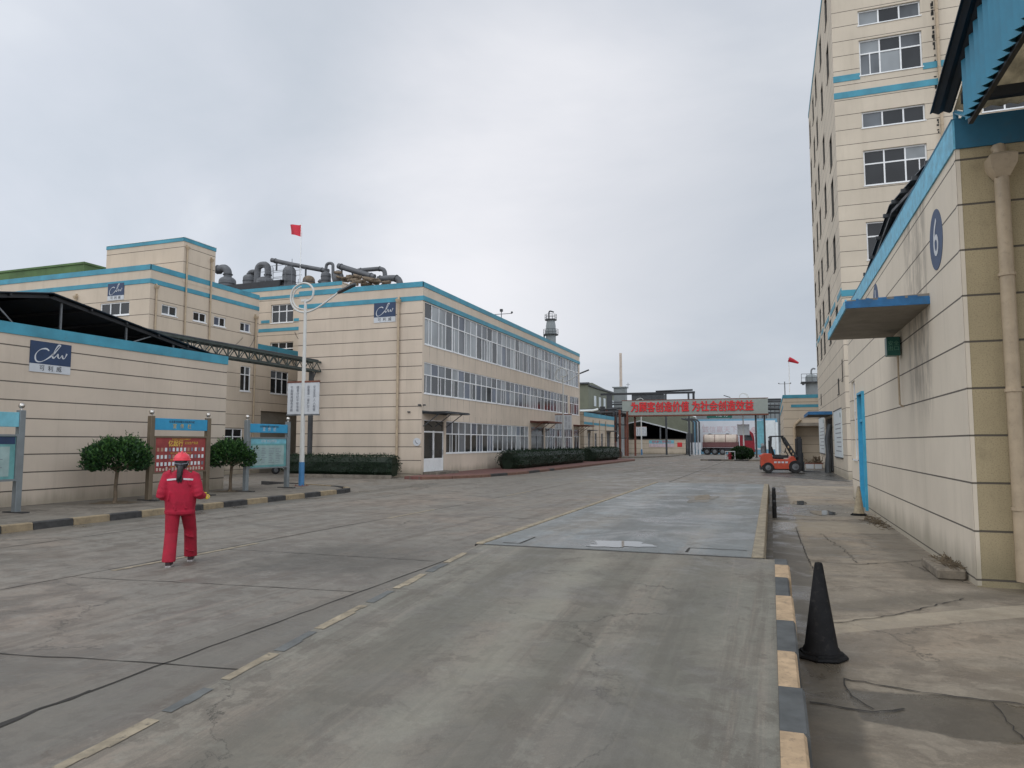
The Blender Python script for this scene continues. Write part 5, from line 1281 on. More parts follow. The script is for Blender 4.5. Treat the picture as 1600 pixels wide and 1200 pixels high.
# ------------------------------------------------------------------ lamp posts with curl and paired banners
def banner_text(t_, x, s_, col, parent):
    build('lettering', text_mb('\n'.join(col), 0.125, ((x, -0.03, 0), (1, 0, 0), (0, 0, 1)), 0.003, line=1.0), 'text_grey', parent)
def make_lamp(label, simple_=False):
    t_ = thing('street_lamp', label, 'street lamp', (0, 0, 0), group='white lamp posts with curled tops')
    k = 14
    mb = MB().tube([(0, 0, 0), (0, 0, 0.95)], 0.115, k, 0.108); build('painted_base', mb, 'lamp_blue', t_, smooth=True)
    mb = MB().tube([(0, 0, 0.95), (0, 0, 7.5)], 0.098, k, 0.055); build('pole', mb, 'lamp_white', t_, smooth=True)
    mb = MB(); mb.box(-0.2, 0.2, -0.2, 0.2, 0, 0.02)
    for a in (-1, 1):
        for b_ in (-1, 1): mb.tube([(a * .15, b_ * .15, 0.02), (a * .15, b_ * .15, 0.07)], 0.015, 6)
    build('base_plate', mb, 'rust', t_)
    # curl: from the pole up and round to the left then down into the lamp arm
    pts = [(0.0, 0, 7.4), (0.28, 0, 7.52), (0.36, 0, 7.85), (0.15, 0, 8.12), (-0.22, 0, 8.18), (-0.6, 0, 7.98), (-0.72, 0, 7.55), (-0.5, 0, 7.15), (-0.05, 0, 6.98), (0.5, 0, 7.10), (1.1, 0, 7.42), (1.55, 0, 7.70)]
    mb = MB().tube(spline(pts, 6), 0.045, 10, 0.036); arm = build('curled_arm', mb, 'lamp_white', t_, smooth=True)
    pts = [(-0.22, 0, 8.05), (-0.5, 0, 7.9), (-0.62, 0, 7.55), (-0.42, 0, 7.22), (-0.02, 0, 7.1)]
    mb = MB().tube(spline(pts, 5), 0.03, 8); mb.box(-0.2, 0.12, -.03, .03, 7.42, 7.52); build('curl_trim', mb, 'lamp_white', arm, smooth=True)
    mb = MB(); mb.T = Matrix.Translation((1.52, 0, 7.66)) @ Matrix.Rotation(R(-20), 4, 'Y')
    mb.loft([[(x, y * w_, z * 1.0) for y, z in ((-1, 0), (-0.7, 0.07), (0.7, 0.07), (1, 0), (0.7, -0.03), (-0.7, -0.03))] for x, w_ in ((0, .05), (0.12, .11), (0.75, .13), (0.85, .07))])
    build('lamp_head', mb, 'metal_dark', t_, smooth=False)
    for sgn in (-1, 1):
        fm = MB(); xa, xb = (sgn * 0.05, sgn * 0.74) if sgn > 0 else (-0.74, -0.05)
        fm.box(xa, xb, -0.022, 0.022, 2.86, 4.12); pn = build('banner', fm, 'sign_white', t_)
        em = MB(); em.box(xa - .02, xb + .02, -0.035, 0.035, 4.12, 4.19); build('banner_cap', em, 'rust', pn)
        em = MB(); em.box(xa - .03, xb + .03, -0.035, 0.035, 2.80, 2.86); build('banner_rail', em, 'metal_grey', pn)
        if not simple_:
            xc = (xa + xb) / 2
            cols = ['安全生产人人有责', '质量第一客户至上'] if sgn > 0 else ['遵章守纪平安幸福', '节能降耗绿色发展']
            for j, cc in enumerate(cols):
                build('lettering', text_mb('\n'.join(cc), 0.13, ((xc + (0.14 if j == 0 else -0.14), -0.023, 3.47), (1, 0, 0), (0, 0, 1)), 0.003, line=1.0), 'text_grey', pn)
    return t_
lamp = make_lamp('white lamp post with blue foot at the pavement corner beside the pale notice board')
lamp.location = (-17.62, 24.45, 0.14)
def lamp_copy(loc, rz, label, s=None): return copy_tree(lamp, loc, rz, label, s)
lamp_copy((-16.9, 60.5, 0.14), 0, 'white lamp post standing behind the long clipped hedge by the office block')
lamp_copy((-17.3, 103, 0), 0, 'white lamp post before the red lettered bridge, left of a shorter looking one')
lamp_copy((-18.0, 136, 0), R(180), 'farthest white lamp post, in front of the dark shed opening under the bridge')
lamp_copy((-3.3, 97, 0), R(180), 'white lamp post in front of the pale mural wall and tanker lorry')

# ------------------------------------------------------------------ trees and hedges
def leaf_cloud(mb, centre, fn, count, size, seed, up=0.45, tips=0.0, outward=1.0):
    rnd = random.Random(seed)
    for _ in range(count):
        p, n_ = fn(rnd)
        d = (n_ * outward + Vector((rnd.gauss(0, .45), rnd.gauss(0, .45), rnd.gauss(0, .35) + up))).normalized()
        L = size * rnd.uniform(0.7, 1.5); w = L * rnd.uniform(0.22, 0.36)
        a = d.cross(Vector((rnd.gauss(0, 1), rnd.gauss(0, 1), rnd.gauss(0, 1)))).normalized() * w
        q = Vector(centre) + p; m_ = q + d * L * 0.45; 
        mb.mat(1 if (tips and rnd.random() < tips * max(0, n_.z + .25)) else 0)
        mb.add([q, m_ + a, q + d * L, m_ - a], [(0, 1, 2, 3)])
def small_tree(label, x, y, rad, zb, zt, trunk_z0, seed, n_=4300):
    t_ = thing('topiary_tree', label, 'tree', (x, y, trunk_z0), group='clipped round trees on the left pavement')
    rnd = random.Random(seed)
    zb -= trunk_z0; zt -= trunk_z0
    mb = MB(); mb.tube([(0, 0, -0.02), (0.01, 0.02, 0.12), (0.02, 0.0, 0.45), (0.05, 0.01, zb + 0.05), (0.06, 0, zb + 0.3)], [0.075, 0.055, 0.05, 0.05, 0.045], 9)
    for k in range(9):
        a = k * 2.4; L = rnd.uniform(.4, .8) * rad
        mb.tube([(0.05, 0, zb - 0.02 + k * 0.02), (0.05 + L * .5 * math.cos(a), L * .5 * math.sin(a), zb + 0.2), (0.05 + L * math.cos(a), L * math.sin(a), zb + 0.32)], [0.026, 0.018, 0.008], 5)
    build('trunk', mb, 'bark', t_, smooth=True)
    H = zt - zb
    def fn(r_):
        a = r_.uniform(0, 2 * math.pi); cz = r_.random() ** 0.75; k = r_.uniform(0.55, 1.0) ** 0.5
        lump = 1 + 0.22 * noise.noise(Vector((math.cos(a) * 2.2 + seed, math.sin(a) * 2.2, cz * 2.5)))
        # widest a quarter of the way up, flat underneath
        prof_ = math.sqrt(max(0.0, 1 - ((cz - 0.22) / 0.80) ** 2)) if cz > 0.22 else 0.88 + 0.12 * (cz / 0.22)
        rr = rad * prof_ * lump * k * 0.93
        zz = zb + H * cz * (0.55 + 0.45 * k) * lump * 0.86 + (0.06 * H * (rr / rad))
        p = Vector((rr * math.cos(a), rr * math.sin(a), zz))
        nn = Vector((math.cos(a) * (1 - cz * .7), math.sin(a) * (1 - cz * .7), cz * 1.1 - 0.15)).normalized()
        return p, nn
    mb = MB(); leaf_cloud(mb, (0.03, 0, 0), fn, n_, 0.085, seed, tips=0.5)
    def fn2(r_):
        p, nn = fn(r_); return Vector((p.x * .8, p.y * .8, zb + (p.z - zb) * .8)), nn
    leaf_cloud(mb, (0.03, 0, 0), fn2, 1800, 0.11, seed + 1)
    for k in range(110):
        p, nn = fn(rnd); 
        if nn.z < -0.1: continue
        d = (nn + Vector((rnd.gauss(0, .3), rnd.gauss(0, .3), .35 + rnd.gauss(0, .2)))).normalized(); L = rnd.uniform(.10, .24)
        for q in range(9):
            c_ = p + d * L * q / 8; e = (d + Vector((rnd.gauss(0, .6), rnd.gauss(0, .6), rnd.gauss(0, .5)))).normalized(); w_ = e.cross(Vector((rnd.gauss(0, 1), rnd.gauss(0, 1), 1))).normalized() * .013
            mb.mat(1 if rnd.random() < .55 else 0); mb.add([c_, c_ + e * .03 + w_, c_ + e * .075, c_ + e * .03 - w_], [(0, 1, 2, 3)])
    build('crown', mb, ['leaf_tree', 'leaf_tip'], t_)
    return t_
small_tree('clipped round tree on a thin trunk left of the red notice board', -17.8, 15.9, 0.95, 1.00, 2.06, 0.14, 5)
small_tree('clipped round tree right of the red notice board and the walking person', -18.05, 20.9, 0.93, 0.98, 2.02, 0.14, 8)

def hedge(label, poly_path, w, z0, z1, seed, dens=520, rounded=0.35, mat='leaf_hedge', group='clipped dark hedges by the office block'):
    """poly_path: centre line; rounded ends"""
    t_ = thing('hedge', label, 'hedge', (*poly_path[0], z0), group=group)
    P = [Vector((p[0], p[1], 0)) for p in poly_path]; ln = [0]
    for i in range(len(P) - 1): ln.append(ln[-1] + (P[i + 1] - P[i]).length)
    def at(s_):
        for i in range(len(P) - 1):
            if s_ <= ln[i + 1] or i == len(P) - 2: return P[i].lerp(P[i + 1], (s_ - ln[i]) / (ln[i + 1] - ln[i])), (P[i + 1] - P[i]).normalized()
    L = ln[-1]; H = z1 - z0
    def shape(s_, th):
        c, d = at(s_); n_ = Vector((d.y, -d.x, 0)); e = min(1.0, math.sqrt(max(0.0, 1 - max(0, (0.9 - min(s_, L - s_)) / 0.9) ** 2)) * 0.5 + 0.5) if rounded else 1
        ct, sn = math.cos(th), math.sin(th); k = (abs(ct) ** 4 + abs(sn) ** 4) ** -0.25
        lump = 1 + 0.10 * noise.noise(Vector((s_ * 0.9 + seed, ct * 2, sn * 2))) + 0.05 * noise.noise(Vector((s_ * 3.1 + seed, ct * 3, sn * 3)))
        q = c + n_ * (w / 2 * ct * k * e * lump) + Vector((0, 0, z0 + H / 2 + (H / 2) * sn * k * (0.86 + .14 * e) * lump))
        return q, (n_ * ct * k + Vector((0, 0, sn * k))).normalized()
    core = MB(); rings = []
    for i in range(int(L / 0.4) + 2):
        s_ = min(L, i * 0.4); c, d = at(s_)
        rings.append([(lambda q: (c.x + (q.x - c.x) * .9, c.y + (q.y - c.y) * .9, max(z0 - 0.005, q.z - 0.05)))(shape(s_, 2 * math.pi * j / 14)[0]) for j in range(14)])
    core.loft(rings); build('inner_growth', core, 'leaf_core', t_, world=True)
    mb = MB(); rnd = random.Random(seed)
    def fn(r_):
        s_ = r_.uniform(0, L); th = r_.uniform(-0.6, math.pi + 0.6)
        q, n_ = shape(s_, th)
        if r_.random() < 0.16:
            c, d = at(0.02 if r_.random() < .5 else L - 0.02); k = r_.random() ** .5; q = Vector((c.x, c.y, z0 + H / 2)).lerp(q - at(s_)[0] + c, k); n_ = -d if (c - P[0]).length < 0.1 else d
        return q - n_ * r_.uniform(0, 0.06), n_
    leaf_cloud(mb, (0, 0, 0), fn, int(L * dens), 0.075, seed, up=0.25)
    for k in range(int(L * 26)):
        s_ = rnd.uniform(0, L); q, n_ = shape(s_, rnd.uniform(.5, math.pi - .5)); d = Vector((rnd.gauss(0, .35), rnd.gauss(0, .35), 1)).normalized(); ll = rnd.uniform(.05, .17)
        for r_ in range(5):
            c_ = q + d * ll * r_ / 4; e = (d + Vector((rnd.gauss(0, .7), rnd.gauss(0, .7), rnd.gauss(0, .4)))).normalized(); w_ = e.cross(Vector((rnd.gauss(0, 1), 1, rnd.gauss(0, 1)))).normalized() * .013
            mb.add([c_, c_ + e * .03 + w_, c_ + e * .07, c_ + e * .03 - w_], [(0, 1, 2, 3)])
    build('foliage', mb, mat, t_, world=True)
    return t_
hedge('straight dark hedge along the blank end wall of the office block', [(-25.3, 33.9), (-18.65, 33.9)], 1.5, 0.10, 1.18, 3, 560)
struct('planter_kerb', MB().box(-24.6, -18.4, 33.02, 33.14, 0.001, 0.19), 'side_concrete')
hedge('long boat shaped dark hedge beside the office block windows', [(-16.25, 44.6), (-16.2, 50), (-16.15, 56), (-16.1, 62.5)], 1.7, 0.15, 1.30, 5, 420)
hedge('shorter dark hedge beyond the long one, near the end of the office block', [(-16.0, 65.5), (-15.9, 70), (-15.7, 75.5)], 1.9, 0.15, 1.38, 7, 360)
def round_shrub(label, x, y, r, h, seed):
    t_ = thing('shrub', label, 'shrub', (x, y, 0))
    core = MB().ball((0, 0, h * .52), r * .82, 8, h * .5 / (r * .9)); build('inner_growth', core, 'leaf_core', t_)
    def fn(r_):
        a = r_.uniform(0, 6.283); c = r_.uniform(-0.75, 1); s_ = math.sqrt(1 - c * c); n_ = Vector((s_ * math.cos(a), s_ * math.sin(a), c))
        k = 1 + .15 * noise.noise(n_ * 2 + Vector((seed, 0, 0))); return Vector((n_.x * r * k, n_.y * r * k, h * .52 + n_.z * h * .5 * k)), n_
    mb = MB(); leaf_cloud(mb, (0, 0, 0), fn, 2400, 0.16, seed); build('foliage', mb, 'leaf_tree', t_)
    return t_
round_shrub('round green shrub on the traffic island in front of the tanker lorry', -3.0, 80.0, 1.15, 1.35, 4)

# ------------------------------------------------------------------ cones and rubble by the wall
def cone(label, x, y, z, h, mat, rz=0, tilt=0.0, group=None):
    t_ = thing('traffic_cone', label, 'traffic cone', (x, y, z), rz)
    k = 28; mb = MB()
    pr = [(0.150 * h / .78, 0.045), (0.143 * h / .78, 0.075), (0.132 * h / .78, 0.09), (0.034, h - 0.015), (0.028, h), (0.018, h), (0.018, h - .1)]
    mb.loft([[(r_ * math.cos(2 * math.pi * i / k) + tilt * z_, r_ * math.sin(2 * math.pi * i / k), z_) for i in range(k)] for r_, z_ in pr])
    build('cone_body', mb, mat, t_, smooth=True)
    mb = MB(); n8 = 8
    def oct_(r_, z_): return [(r_ * (1.0 if i % 2 else 1.0) * math.cos(2 * math.pi * (i + .5) / n8), r_ * math.sin(2 * math.pi * (i + .5) / n8), z_) for i in range(n8)]
    b_ = h / .78
    mb.loft([oct_(.205 * b_, 0), oct_(.212 * b_, 0.012), oct_(.205 * b_, 0.028), oct_(.175 * b_, 0.034), oct_(.172 * b_, 0.05), oct_(.14 * b_, 0.056)])
    build('base', mb, 'cone_black' if mat == 'cone_dirty' else mat, t_)
    return t_
cone('black rubber traffic cone standing right of the painted ramp kerb', 0.36, 6.95, 0.008, 0.80, 'cone_black', 0.2)
cone('dirty pale traffic cone against the blue side door', 2.06, 20.6, 0.004, 0.74, 'cone_dirty', 0.5, 0.03)
rb = thing('concrete_block', 'broken concrete block with twigs at the foot of the right wall', 'rubble', (2.2, 11.6, 0.004))
mb = MB().bbox(-0.12, 0.22, -0.25, 0.9, 0, 0.14, 0.02); build('block', mb, 'rubble', rb)
mb = MB(); rnd = random.Random(4)
for _ in range(150):
    x, y = rnd.uniform(0.02, 0.24), rnd.uniform(-0.25, 1.3); a = rnd.gauss(1.5, .5)
    mb.bar((x, y, 0.14 if y < .9 else 0.01), (x + .16 * math.cos(a), y + .16 * math.sin(a), (0.14 if y < .9 else 0.01) + rnd.uniform(0.0, 0.07)), 0.006)
tw_ = build('twig_litter', mb, 'twigs', rb)
tw_['kind'] = 'stuff'
rb2 = thing('leaf_litter', 'dry debris heap on the ground near the blue door', 'debris', (2.15, 19.0, 0.006))
mb = MB()
for _ in range(160):
    x, y = rnd.gauss(0.1, .1), rnd.gauss(0, .7); a = rnd.uniform(0, 6.28); x = min(x, .28)
    mb.bar((x, y, 0.005), (x + .10 * math.cos(a), y + .10 * math.sin(a), rnd.uniform(0.005, 0.05)), 0.008)
o = build('litter', mb, 'twigs', rb2); o['kind'] = 'stuff'
for k, y in enumerate((21.0, 21.9, 19.2)):
    t_ = thing('black_post', ('black stub post beside the far right edge of the weighbridge', 'black stub post just behind its twin beside the weighbridge', 'shorter black stub post nearest the camera beside the weighbridge')[k], 'post', (0.03, y, 0.004), group='stub posts by the weighbridge')
    h = (0.60, 0.55, 0.38)[k]
    mb = MB(); mb.tube([(0, 0, 0), (0, 0, h)], 0.055, 10, 0.05); build('post', mb, 'rubber', t_, smooth=True)
    mb = MB(); mb.tube([(0, 0, h * .62), (0, 0, h * .75)], 0.058, 10); mb.ball((0, 0, h), 0.052, 5); build('cap', mb, 'metal_black', t_)

# ------------------------------------------------------------------ the walking person
def ring(c, rx, ry, n_=20, tw=0.0, pw=2.3):
    out = []
    for i in range(n_):
        a = 2 * math.pi * i / n_ + tw; ct, sn = math.cos(a), math.sin(a)
        k = (abs(ct) ** pw + abs(sn) ** pw) ** (-1 / pw)
        out.append((c[0] + rx * ct * k, c[1] + ry * sn * k, c[2]))
    return out
pe = thing('person', 'person in red work suit and helmet walking away, ponytail behind, yellow glove held out', 'person', (-8.62, 8.9, 0.0), R(37))
# local frame: +Y is the walking direction, +X the person's right
LF_, RF_ = (-0.105, -0.18), (0.115, 0.22)       # left foot behind, right foot ahead
hipL, hipR = (-0.095, 0, 0.88), (0.095, 0, 0.88)
kneeL, kneeR = (-0.105, -0.03, 0.48), (0.135, 0.20, 0.49)
ankL, ankR = (-0.10, -0.24, 0.10), (0.145, 0.27, 0.10)
shL, shR = (-0.180, -0.01, 1.345), (0.185, -0.01, 1.325)
elL, elR = (-0.262, -0.09, 1.05), (0.270, -0.11, 1.06)
wrL, wrR = (-0.17, 0.16, 1.02), (0.315, 0.12, 1.02)
bm_b = MB()
bm_b.loft([ring((0, 0, 0.80), .14, .10), ring((0, 0, 0.92), .165, .11), ring((0, 0, 1.06), .14, .10), ring((0, -0.005, 1.22), .165, .11), ring((0, -0.01, 1.34), .165, .095), ring((0, -0.005, 1.40), .08, .07)])
bm_b.tube([(0, -0.005, 1.36), (0, 0.01, 1.50)], 0.055, 14, 0.052)
bm_b.ball((0, 0.02, 1.565), 0.092, 12, 1.22, sy=1.12)
bm_b.tube([(0, 0.118, 1.575), (0, 0.145, 1.548), (0, 0.12, 1.54)], [0.012, 0.016, 0.012], 8)      # nose
for sx in (-1, 1):
    bm_b.ball((sx * 0.092, 0.015, 1.56), 0.026, 6, 1.3, sy=0.7)                                  # ears
    bm_b.ball((sx * 0.035, 0.112, 1.583), 0.013, 6)                                              # eyes
bm_b.tube([(-0.028, 0.118, 1.508), (0, 0.126, 1.506), (0.028, 0.118, 1.508)], 0.008, 6)           # mouth
for a, b_, c_ in ((hipL, kneeL, ankL), (hipR, kneeR, ankR)):
    bm_b.tube([a, b_], 0.078, 14, 0.055); bm_b.tube([b_, c_], 0.055, 14, 0.038); bm_b.tube([c_, (c_[0], c_[1] + 0.10, 0.05)], 0.035, 10, 0.03)
def fingers(mb, wrist, d, side, curl, r0=0.0085, palm=0.085):
    """palm plus four bent fingers and a thumb leaving its side"""
    w = Vector(wrist); d = Vector(d).normalized(); s_ = Vector(side).normalized(); n_ = d.cross(s_).normalized()
    mb.loft([[w + d * t_ + s_ * a * wd + n_ * b_ * th for a, b_ in ((-1, -.6), (-.6, -1), (.6, -1), (1, -.6), (1, .6), (.6, 1), (-.6, 1), (-1, .6))] for t_, wd, th in ((-0.01, .024, .018), (.03, .036, .017), (palm, .040, .013))])
    for i, L in enumerate((0.066, 0.076, 0.071, 0.055)):
        b0 = w + d * (palm - .008) + s_ * (0.029 - i * 0.0195); dirs = []
        p = [b0]; ang = 0
        for seg, fr_ in enumerate((0.45, 0.32, 0.23)):
            ang += curl * (0.8 + 0.3 * seg + 0.08 * i)
            p.append(p[-1] + (d * math.cos(ang) + n_ * math.sin(ang)) * L * fr_)
        mb.tube(p, [r0, r0 * .97, r0 * .9, r0 * .75], 8)
    t0 = w + d * 0.022 + s_ * 0.030
    mb.tube([t0, t0 + d * .028 + s_ * .026 + n_ * .006, t0 + d * .055 + s_ * .030 + n_ * .018, t0 + d * 0.073 + s_ * .024 + n_ * .028], [r0 * 1.4, r0 * 1.2, r0 * 1.05, r0 * .8], 8)
for a, b_, c_ in ((shL, elL, wrL), (shR, elR, wrR)):
    bm_b.tube([a, b_], 0.05, 12, 0.04); bm_b.tube([b_, c_], 0.04, 12, 0.027)
hdL = ((0.35, 0.9, -0.15), (0.2, 0.1, 0.95)); hdR = ((0.30, 0.85, -0.25), (-0.3, 0.25, 0.9))
fingers(bm_b, wrL, hdL[0], hdL[1], 0.55); fingers(bm_b, wrR, hdR[0], hdR[1], 0.5)
body = build('body', bm_b, 'skin', pe, smooth=True); remesh(body, 0.007, 3)
# trousers
mb = MB()
mb.loft([ring((0, 0, 0.74), .175, .12), ring((0, 0, 0.84), .19, .135), ring((0, 0, 0.95), .175, .12)])
def leg(hip, knee, ank, sx):
    P = [Vector(hip), Vector(hip).lerp(Vector(knee), .5), Vector(knee), Vector(knee).lerp(Vector(ank), .55), Vector((ank[0], ank[1] - .005, 0.075))]
    rx = [0.110, 0.104, 0.094, 0.092, 0.098]; rs_ = []
    for i, (p, r_) in enumerate(zip(P, rx)): rs_.append(ring((p.x, p.y, p.z), r_ * (1 + .03 * math.sin(i * 3)), r_ * 1.0, 18, 0, 2.1))
    return rs_
mb.loft(leg(hipL, kneeL, ankL, -1)); mb.loft(leg(hipR, kneeR, ankR, 1))
for (c_, r_, z_, yy, tl) in ((kneeL, .084, .42, -0.03, .02), (kneeR, .084, .40, .175, -.02), (ankL, .088, .20, -0.145, .03), (ankR, .088, .18, .195, -.02)):
    mb.tube([(c_[0] - r_ * .8, yy - .05, z_ - tl), (c_[0], yy - r_ - .004, z_), (c_[0] + r_ * .8, yy - .05, z_ + tl)], .014, 6)
tr = build('trousers', mb, 'red_cloth_dark', pe, smooth=True); remesh(tr, 0.011, 2)
tr['label'] = 'loose darker red trousers'
# jacket
mb = MB()
mb.loft([ring((0, 0, 0.755), .212, .145), ring((0, 0, 0.80), .222, .155), ring((0, 0, 0.83), .214, .148), ring((0.005, -.01, 0.95), .224, .158), ring((0, -0.015, 1.10), .222, .158), ring((0, -.015, 1.22), .218, .150), ring((0, -.012, 1.32), .208, .130), ring((0, -.01, 1.38), .15, .10), ring((0, -.005, 1.43), .078, .075)])
for a, b_, c_, sx in ((shL, elL, wrL, -1), (shR, elR, wrR, 1)):
    A, B, D = Vector(a), Vector(b_), Vector(c_)
    mb.tube([A + Vector((-sx * .05, 0, .02)), A + Vector((sx * .005, 0, 0)), A.lerp(B, .5) + Vector((sx * .012, 0, 0)), B, B.lerp(D, .5), B.lerp(D, .93)], [.085, .088, .078, .074, .066, .052], 16)
    for t_, r_ in ((.35, .084), (.62, .080), (.85, .079)): p = A.lerp(B, t_); mb.ball((p.x, p.y, p.z), r_, 8)
    for t_, r_ in ((.2, .073), (.45, .070), (.9, .055)): p = B.lerp(D, t_); mb.ball((p.x, p.y, p.z), r_, 8)
mb.tube([(-.065, -.02, 1.43), (0, -.075, 1.435), (.065, -.02, 1.43), (.05, .05, 1.42), (-.05, .05, 1.42), (-.065, -.02, 1.43)], .017, 8)
rnd = random.Random(12)
for k in range(12):                                    # soft folds
    z = rnd.uniform(.82, 1.2); x = rnd.uniform(-.17, .17); s_ = -1 if k % 3 else 1
    mb.tube([(x, s_ * (.155 + .0), z), (x + rnd.uniform(-.05, .05), s_ * .158, z + rnd.uniform(.05, .14))], .012, 6)
jk = build('jacket', mb, 'red_cloth', pe, smooth=True); remesh(jk, 0.010, 3)
mb = MB()                                              # reflective strips on the back yoke
for x0, x1 in ((-0.205, -0.05), (0.05, 0.205)):
    P = [(x, -0.012 - 0.142 * (1 - (abs(x) / .225) ** 2.3) ** (1 / 2.3) - 0.006, 1.285 + 0.02 * (1 - abs(x) / .2)) for x in [x0 + (x1 - x0) * k / 8 for k in range(9)]]
    for i in range(8):
        a, b_ = P[i], P[i + 1]; mb.add([(a[0], a[1], a[2] - .013), (b_[0], b_[1], b_[2] - .013), (b_[0], b_[1] + .003, b_[2] + .013), (a[0], a[1] + .003, a[2] + .013), (a[0], a[1] + .02, a[2] - .013), (b_[0], b_[1] + .02, b_[2] - .013), (b_[0], b_[1] + .02, b_[2] + .013), (a[0], a[1] + .02, a[2] + .013)], [(0, 1, 2, 3), (4, 7, 6, 5), (0, 4, 5, 1), (3, 2, 6, 7), (0, 3, 7, 4), (1, 5, 6, 2)])
build('reflective_strip', mb, 'reflect_strip', pe)
# helmet, hair
mb = MB(); mb.ball((0, 0.02, 1.585), 0.122, 14, 0.98, 0.0, 1.0, sy=1.18)
mb.loft([ring((0, 0.03, 1.578), .132, .160, 24, 0, 2), ring((0, 0.03, 1.588), .132, .160, 24, 0, 2), ring((0, 0.025, 1.60), .118, .14, 24, 0, 2)])
mb.tube(spline([(0, -0.10, 1.63), (0, -0.04, 1.70), (0, 0.04, 1.715), (0, 0.11, 1.68)], 5), 0.013, 8)
for sx in (-1, 1): mb.tube(spline([(sx * .045, -0.085, 1.63), (sx * .045, -0.03, 1.685), (sx * .045, 0.04, 1.70), (sx * .045, 0.10, 1.67)], 5), 0.008, 8)
build('helmet', mb, 'helmet_red', pe, smooth=True)
mb = MB(); mb.ball((0, 0.0, 1.545), 0.102, 12, 1.05, sy=1.02); mb.ball((0, -0.05, 1.50), 0.072, 10, 1.0)
mb.tube(spline([(0, -0.09, 1.50), (0.0, -0.135, 1.46), (-0.005, -0.15, 1.38), (-0.012, -0.165, 1.31), (-0.015, -0.16, 1.275)], 5), [0.034, .036, .038, .040, .042, .043, .044, .045, .045, .044, .043, .042, .040, .037, .034, .031, .027, .022, .017, .011, .006][:21], 12)
for k in range(7):
    x = -0.035 + k * .011; mb.tube([(x * .6, -.155, 1.36), (x, -.172, 1.30), (x * 1.1, -.165, 1.255 - .012 * (k % 3))], [.011, .010, .003], 6)
build('hair', mb, 'hair', pe, smooth=True)
mb = MB(); mb.tube([(-.098, -.03, 1.58), (-.085, -.085, 1.535), (0, -.118, 1.52), (.085, -.085, 1.535), (.098, -.03, 1.58)], .008, 6); build('helmet_strap', mb, 'text_grey', pe)
# gloves with five fingers each, shoes
for w_, hd, mt, e in ((wrR, hdR, 'glove_yellow', 'right'), (wrL, hdL, 'glove_yellow', 'left')):
    mb = MB(); d = Vector(hd[0]).normalized()
    fingers(mb, w_, hd[0], hd[1], 0.5 if e == 'right' else .55, 0.0115, 0.088)
    mb.loft([[Vector(w_) + d * t_ + (Vector((0, 0, 1)) * math.sin(2 * math.pi * k / 12) + Vector((d.y, -d.x, 0)).normalized() * math.cos(2 * math.pi * k / 12)) * r_ for k in range(12)] for t_, r_ in ((-.045, .042), (-.01, .036), (.02, .034))])
    o = build('glove', mb, mt, pe, smooth=True); remesh(o, 0.0045, 1)
for (ax, ay, _), lift, pit in ((ankL, 0.0, 0.0), (ankR, 0.0, 0.0)):
    mb = MB()
    prf = [(-.085, .030, .035, .075), (-.06, .038, .05, .10), (-.01, .040, .055, .105), (.05, .042, .042, .082), (.11, .046, .030, .062), (.165, .042, .022, .05), (.195, .022, .015, .035)]
    mb.loft([[(ax + sx_ * w_, ay + y_, 0.022 + (z_ if z_ > 0 else 0)) for sx_, z_ in ((-1, 0), (-1, h1), (-.55, h2), (.55, h2), (1, h1), (1, 0))] for y_, w_, h1, h2 in prf])
    mb.tube([(ax, ay - .01, .09), (ax, ay - .005, .15)], .045, 12, .043)
    s_ = build('shoe', mb, 'shoe_dark', pe, smooth=True)
    mb = MB(); mb.loft([[(ax + sx_ * (w_ + .006), ay + y_, z_) for sx_, z_ in ((-1, 0.001), (-1, .026), (1, .026), (1, 0.001))] for y_, w_ in [(p[0] - (.006 if p[0] < 0 else -.006), p[1]) for p in prf]]); build('sole', mb, 'shoe_sole', s_)

# ------------------------------------------------------------------ forklift
fk = thing('forklift', 'orange counterbalance forklift with black mast parked by the dark doorway', 'forklift', (-0.68, 48.2, 0.0), R(4), s=1.08)
mb = MB()   # local x forward, counterweight at x=0
mb.prism([(0.0, 0.28), (0.02, 0.85), (0.08, 1.05), (0.2, 1.12), (0.62, 1.10), (0.66, 0.80), (1.45, 0.78), (1.62, 0.95), (1.80, 0.95), (2.02, 0.55), (2.02, 0.25), (1.65, 0.22), (0.75, 0.22), (0.66, 0.42), (0.35, 0.55), (0.10, 0.42)], 'y', -0.52, 0.52)
build('body', mb, 'orange_paint', fk, bevel=0.035)
mb = MB(); mb.box(-0.02, 0.12, -0.5, 0.5, 0.18, 0.42); mb.box(0.64, 1.95, -0.48, 0.48, 0.16, 0.30); mb.box(0.5, 1.25, -.42, .42, .80, .93); build('chassis', mb, 'metal_black', fk)
for x, r_, w_ in ((0.40, 0.30, 0.2), (1.86, 0.36, 0.26)):
    for sy in (-1, 1):
        y0 = sy * 0.56; mb = MB(); n_ = 24
        mb.loft([[(x + rr * math.cos(2 * math.pi * i / n_), y0 - sy * yy, r_ + rr * math.sin(2 * math.pi * i / n_)) for i in range(n_)] for rr, yy in ((r_ * .6, 0.0), (r_ * .94, -.01), (r_, .03), (r_, w_ - .03), (r_ * .94, w_), (r_ * .5, w_))])
        wh = build('wheel', mb, 'rubber', fk, smooth=False)
        mb = MB(); mb.loft([[(x + rr * math.cos(2 * math.pi * i / n_), y0 - sy * yy, r_ + rr * math.sin(2 * math.pi * i / n_)) for i in range(n_)] for rr, yy in ((r_ * .58, .02), (r_ * .5, -.004), (r_ * .2, -.01), (r_ * .15, -.03), (.005, -.03))]); build('rim', mb, 'metal_grey', wh)
mb = MB()
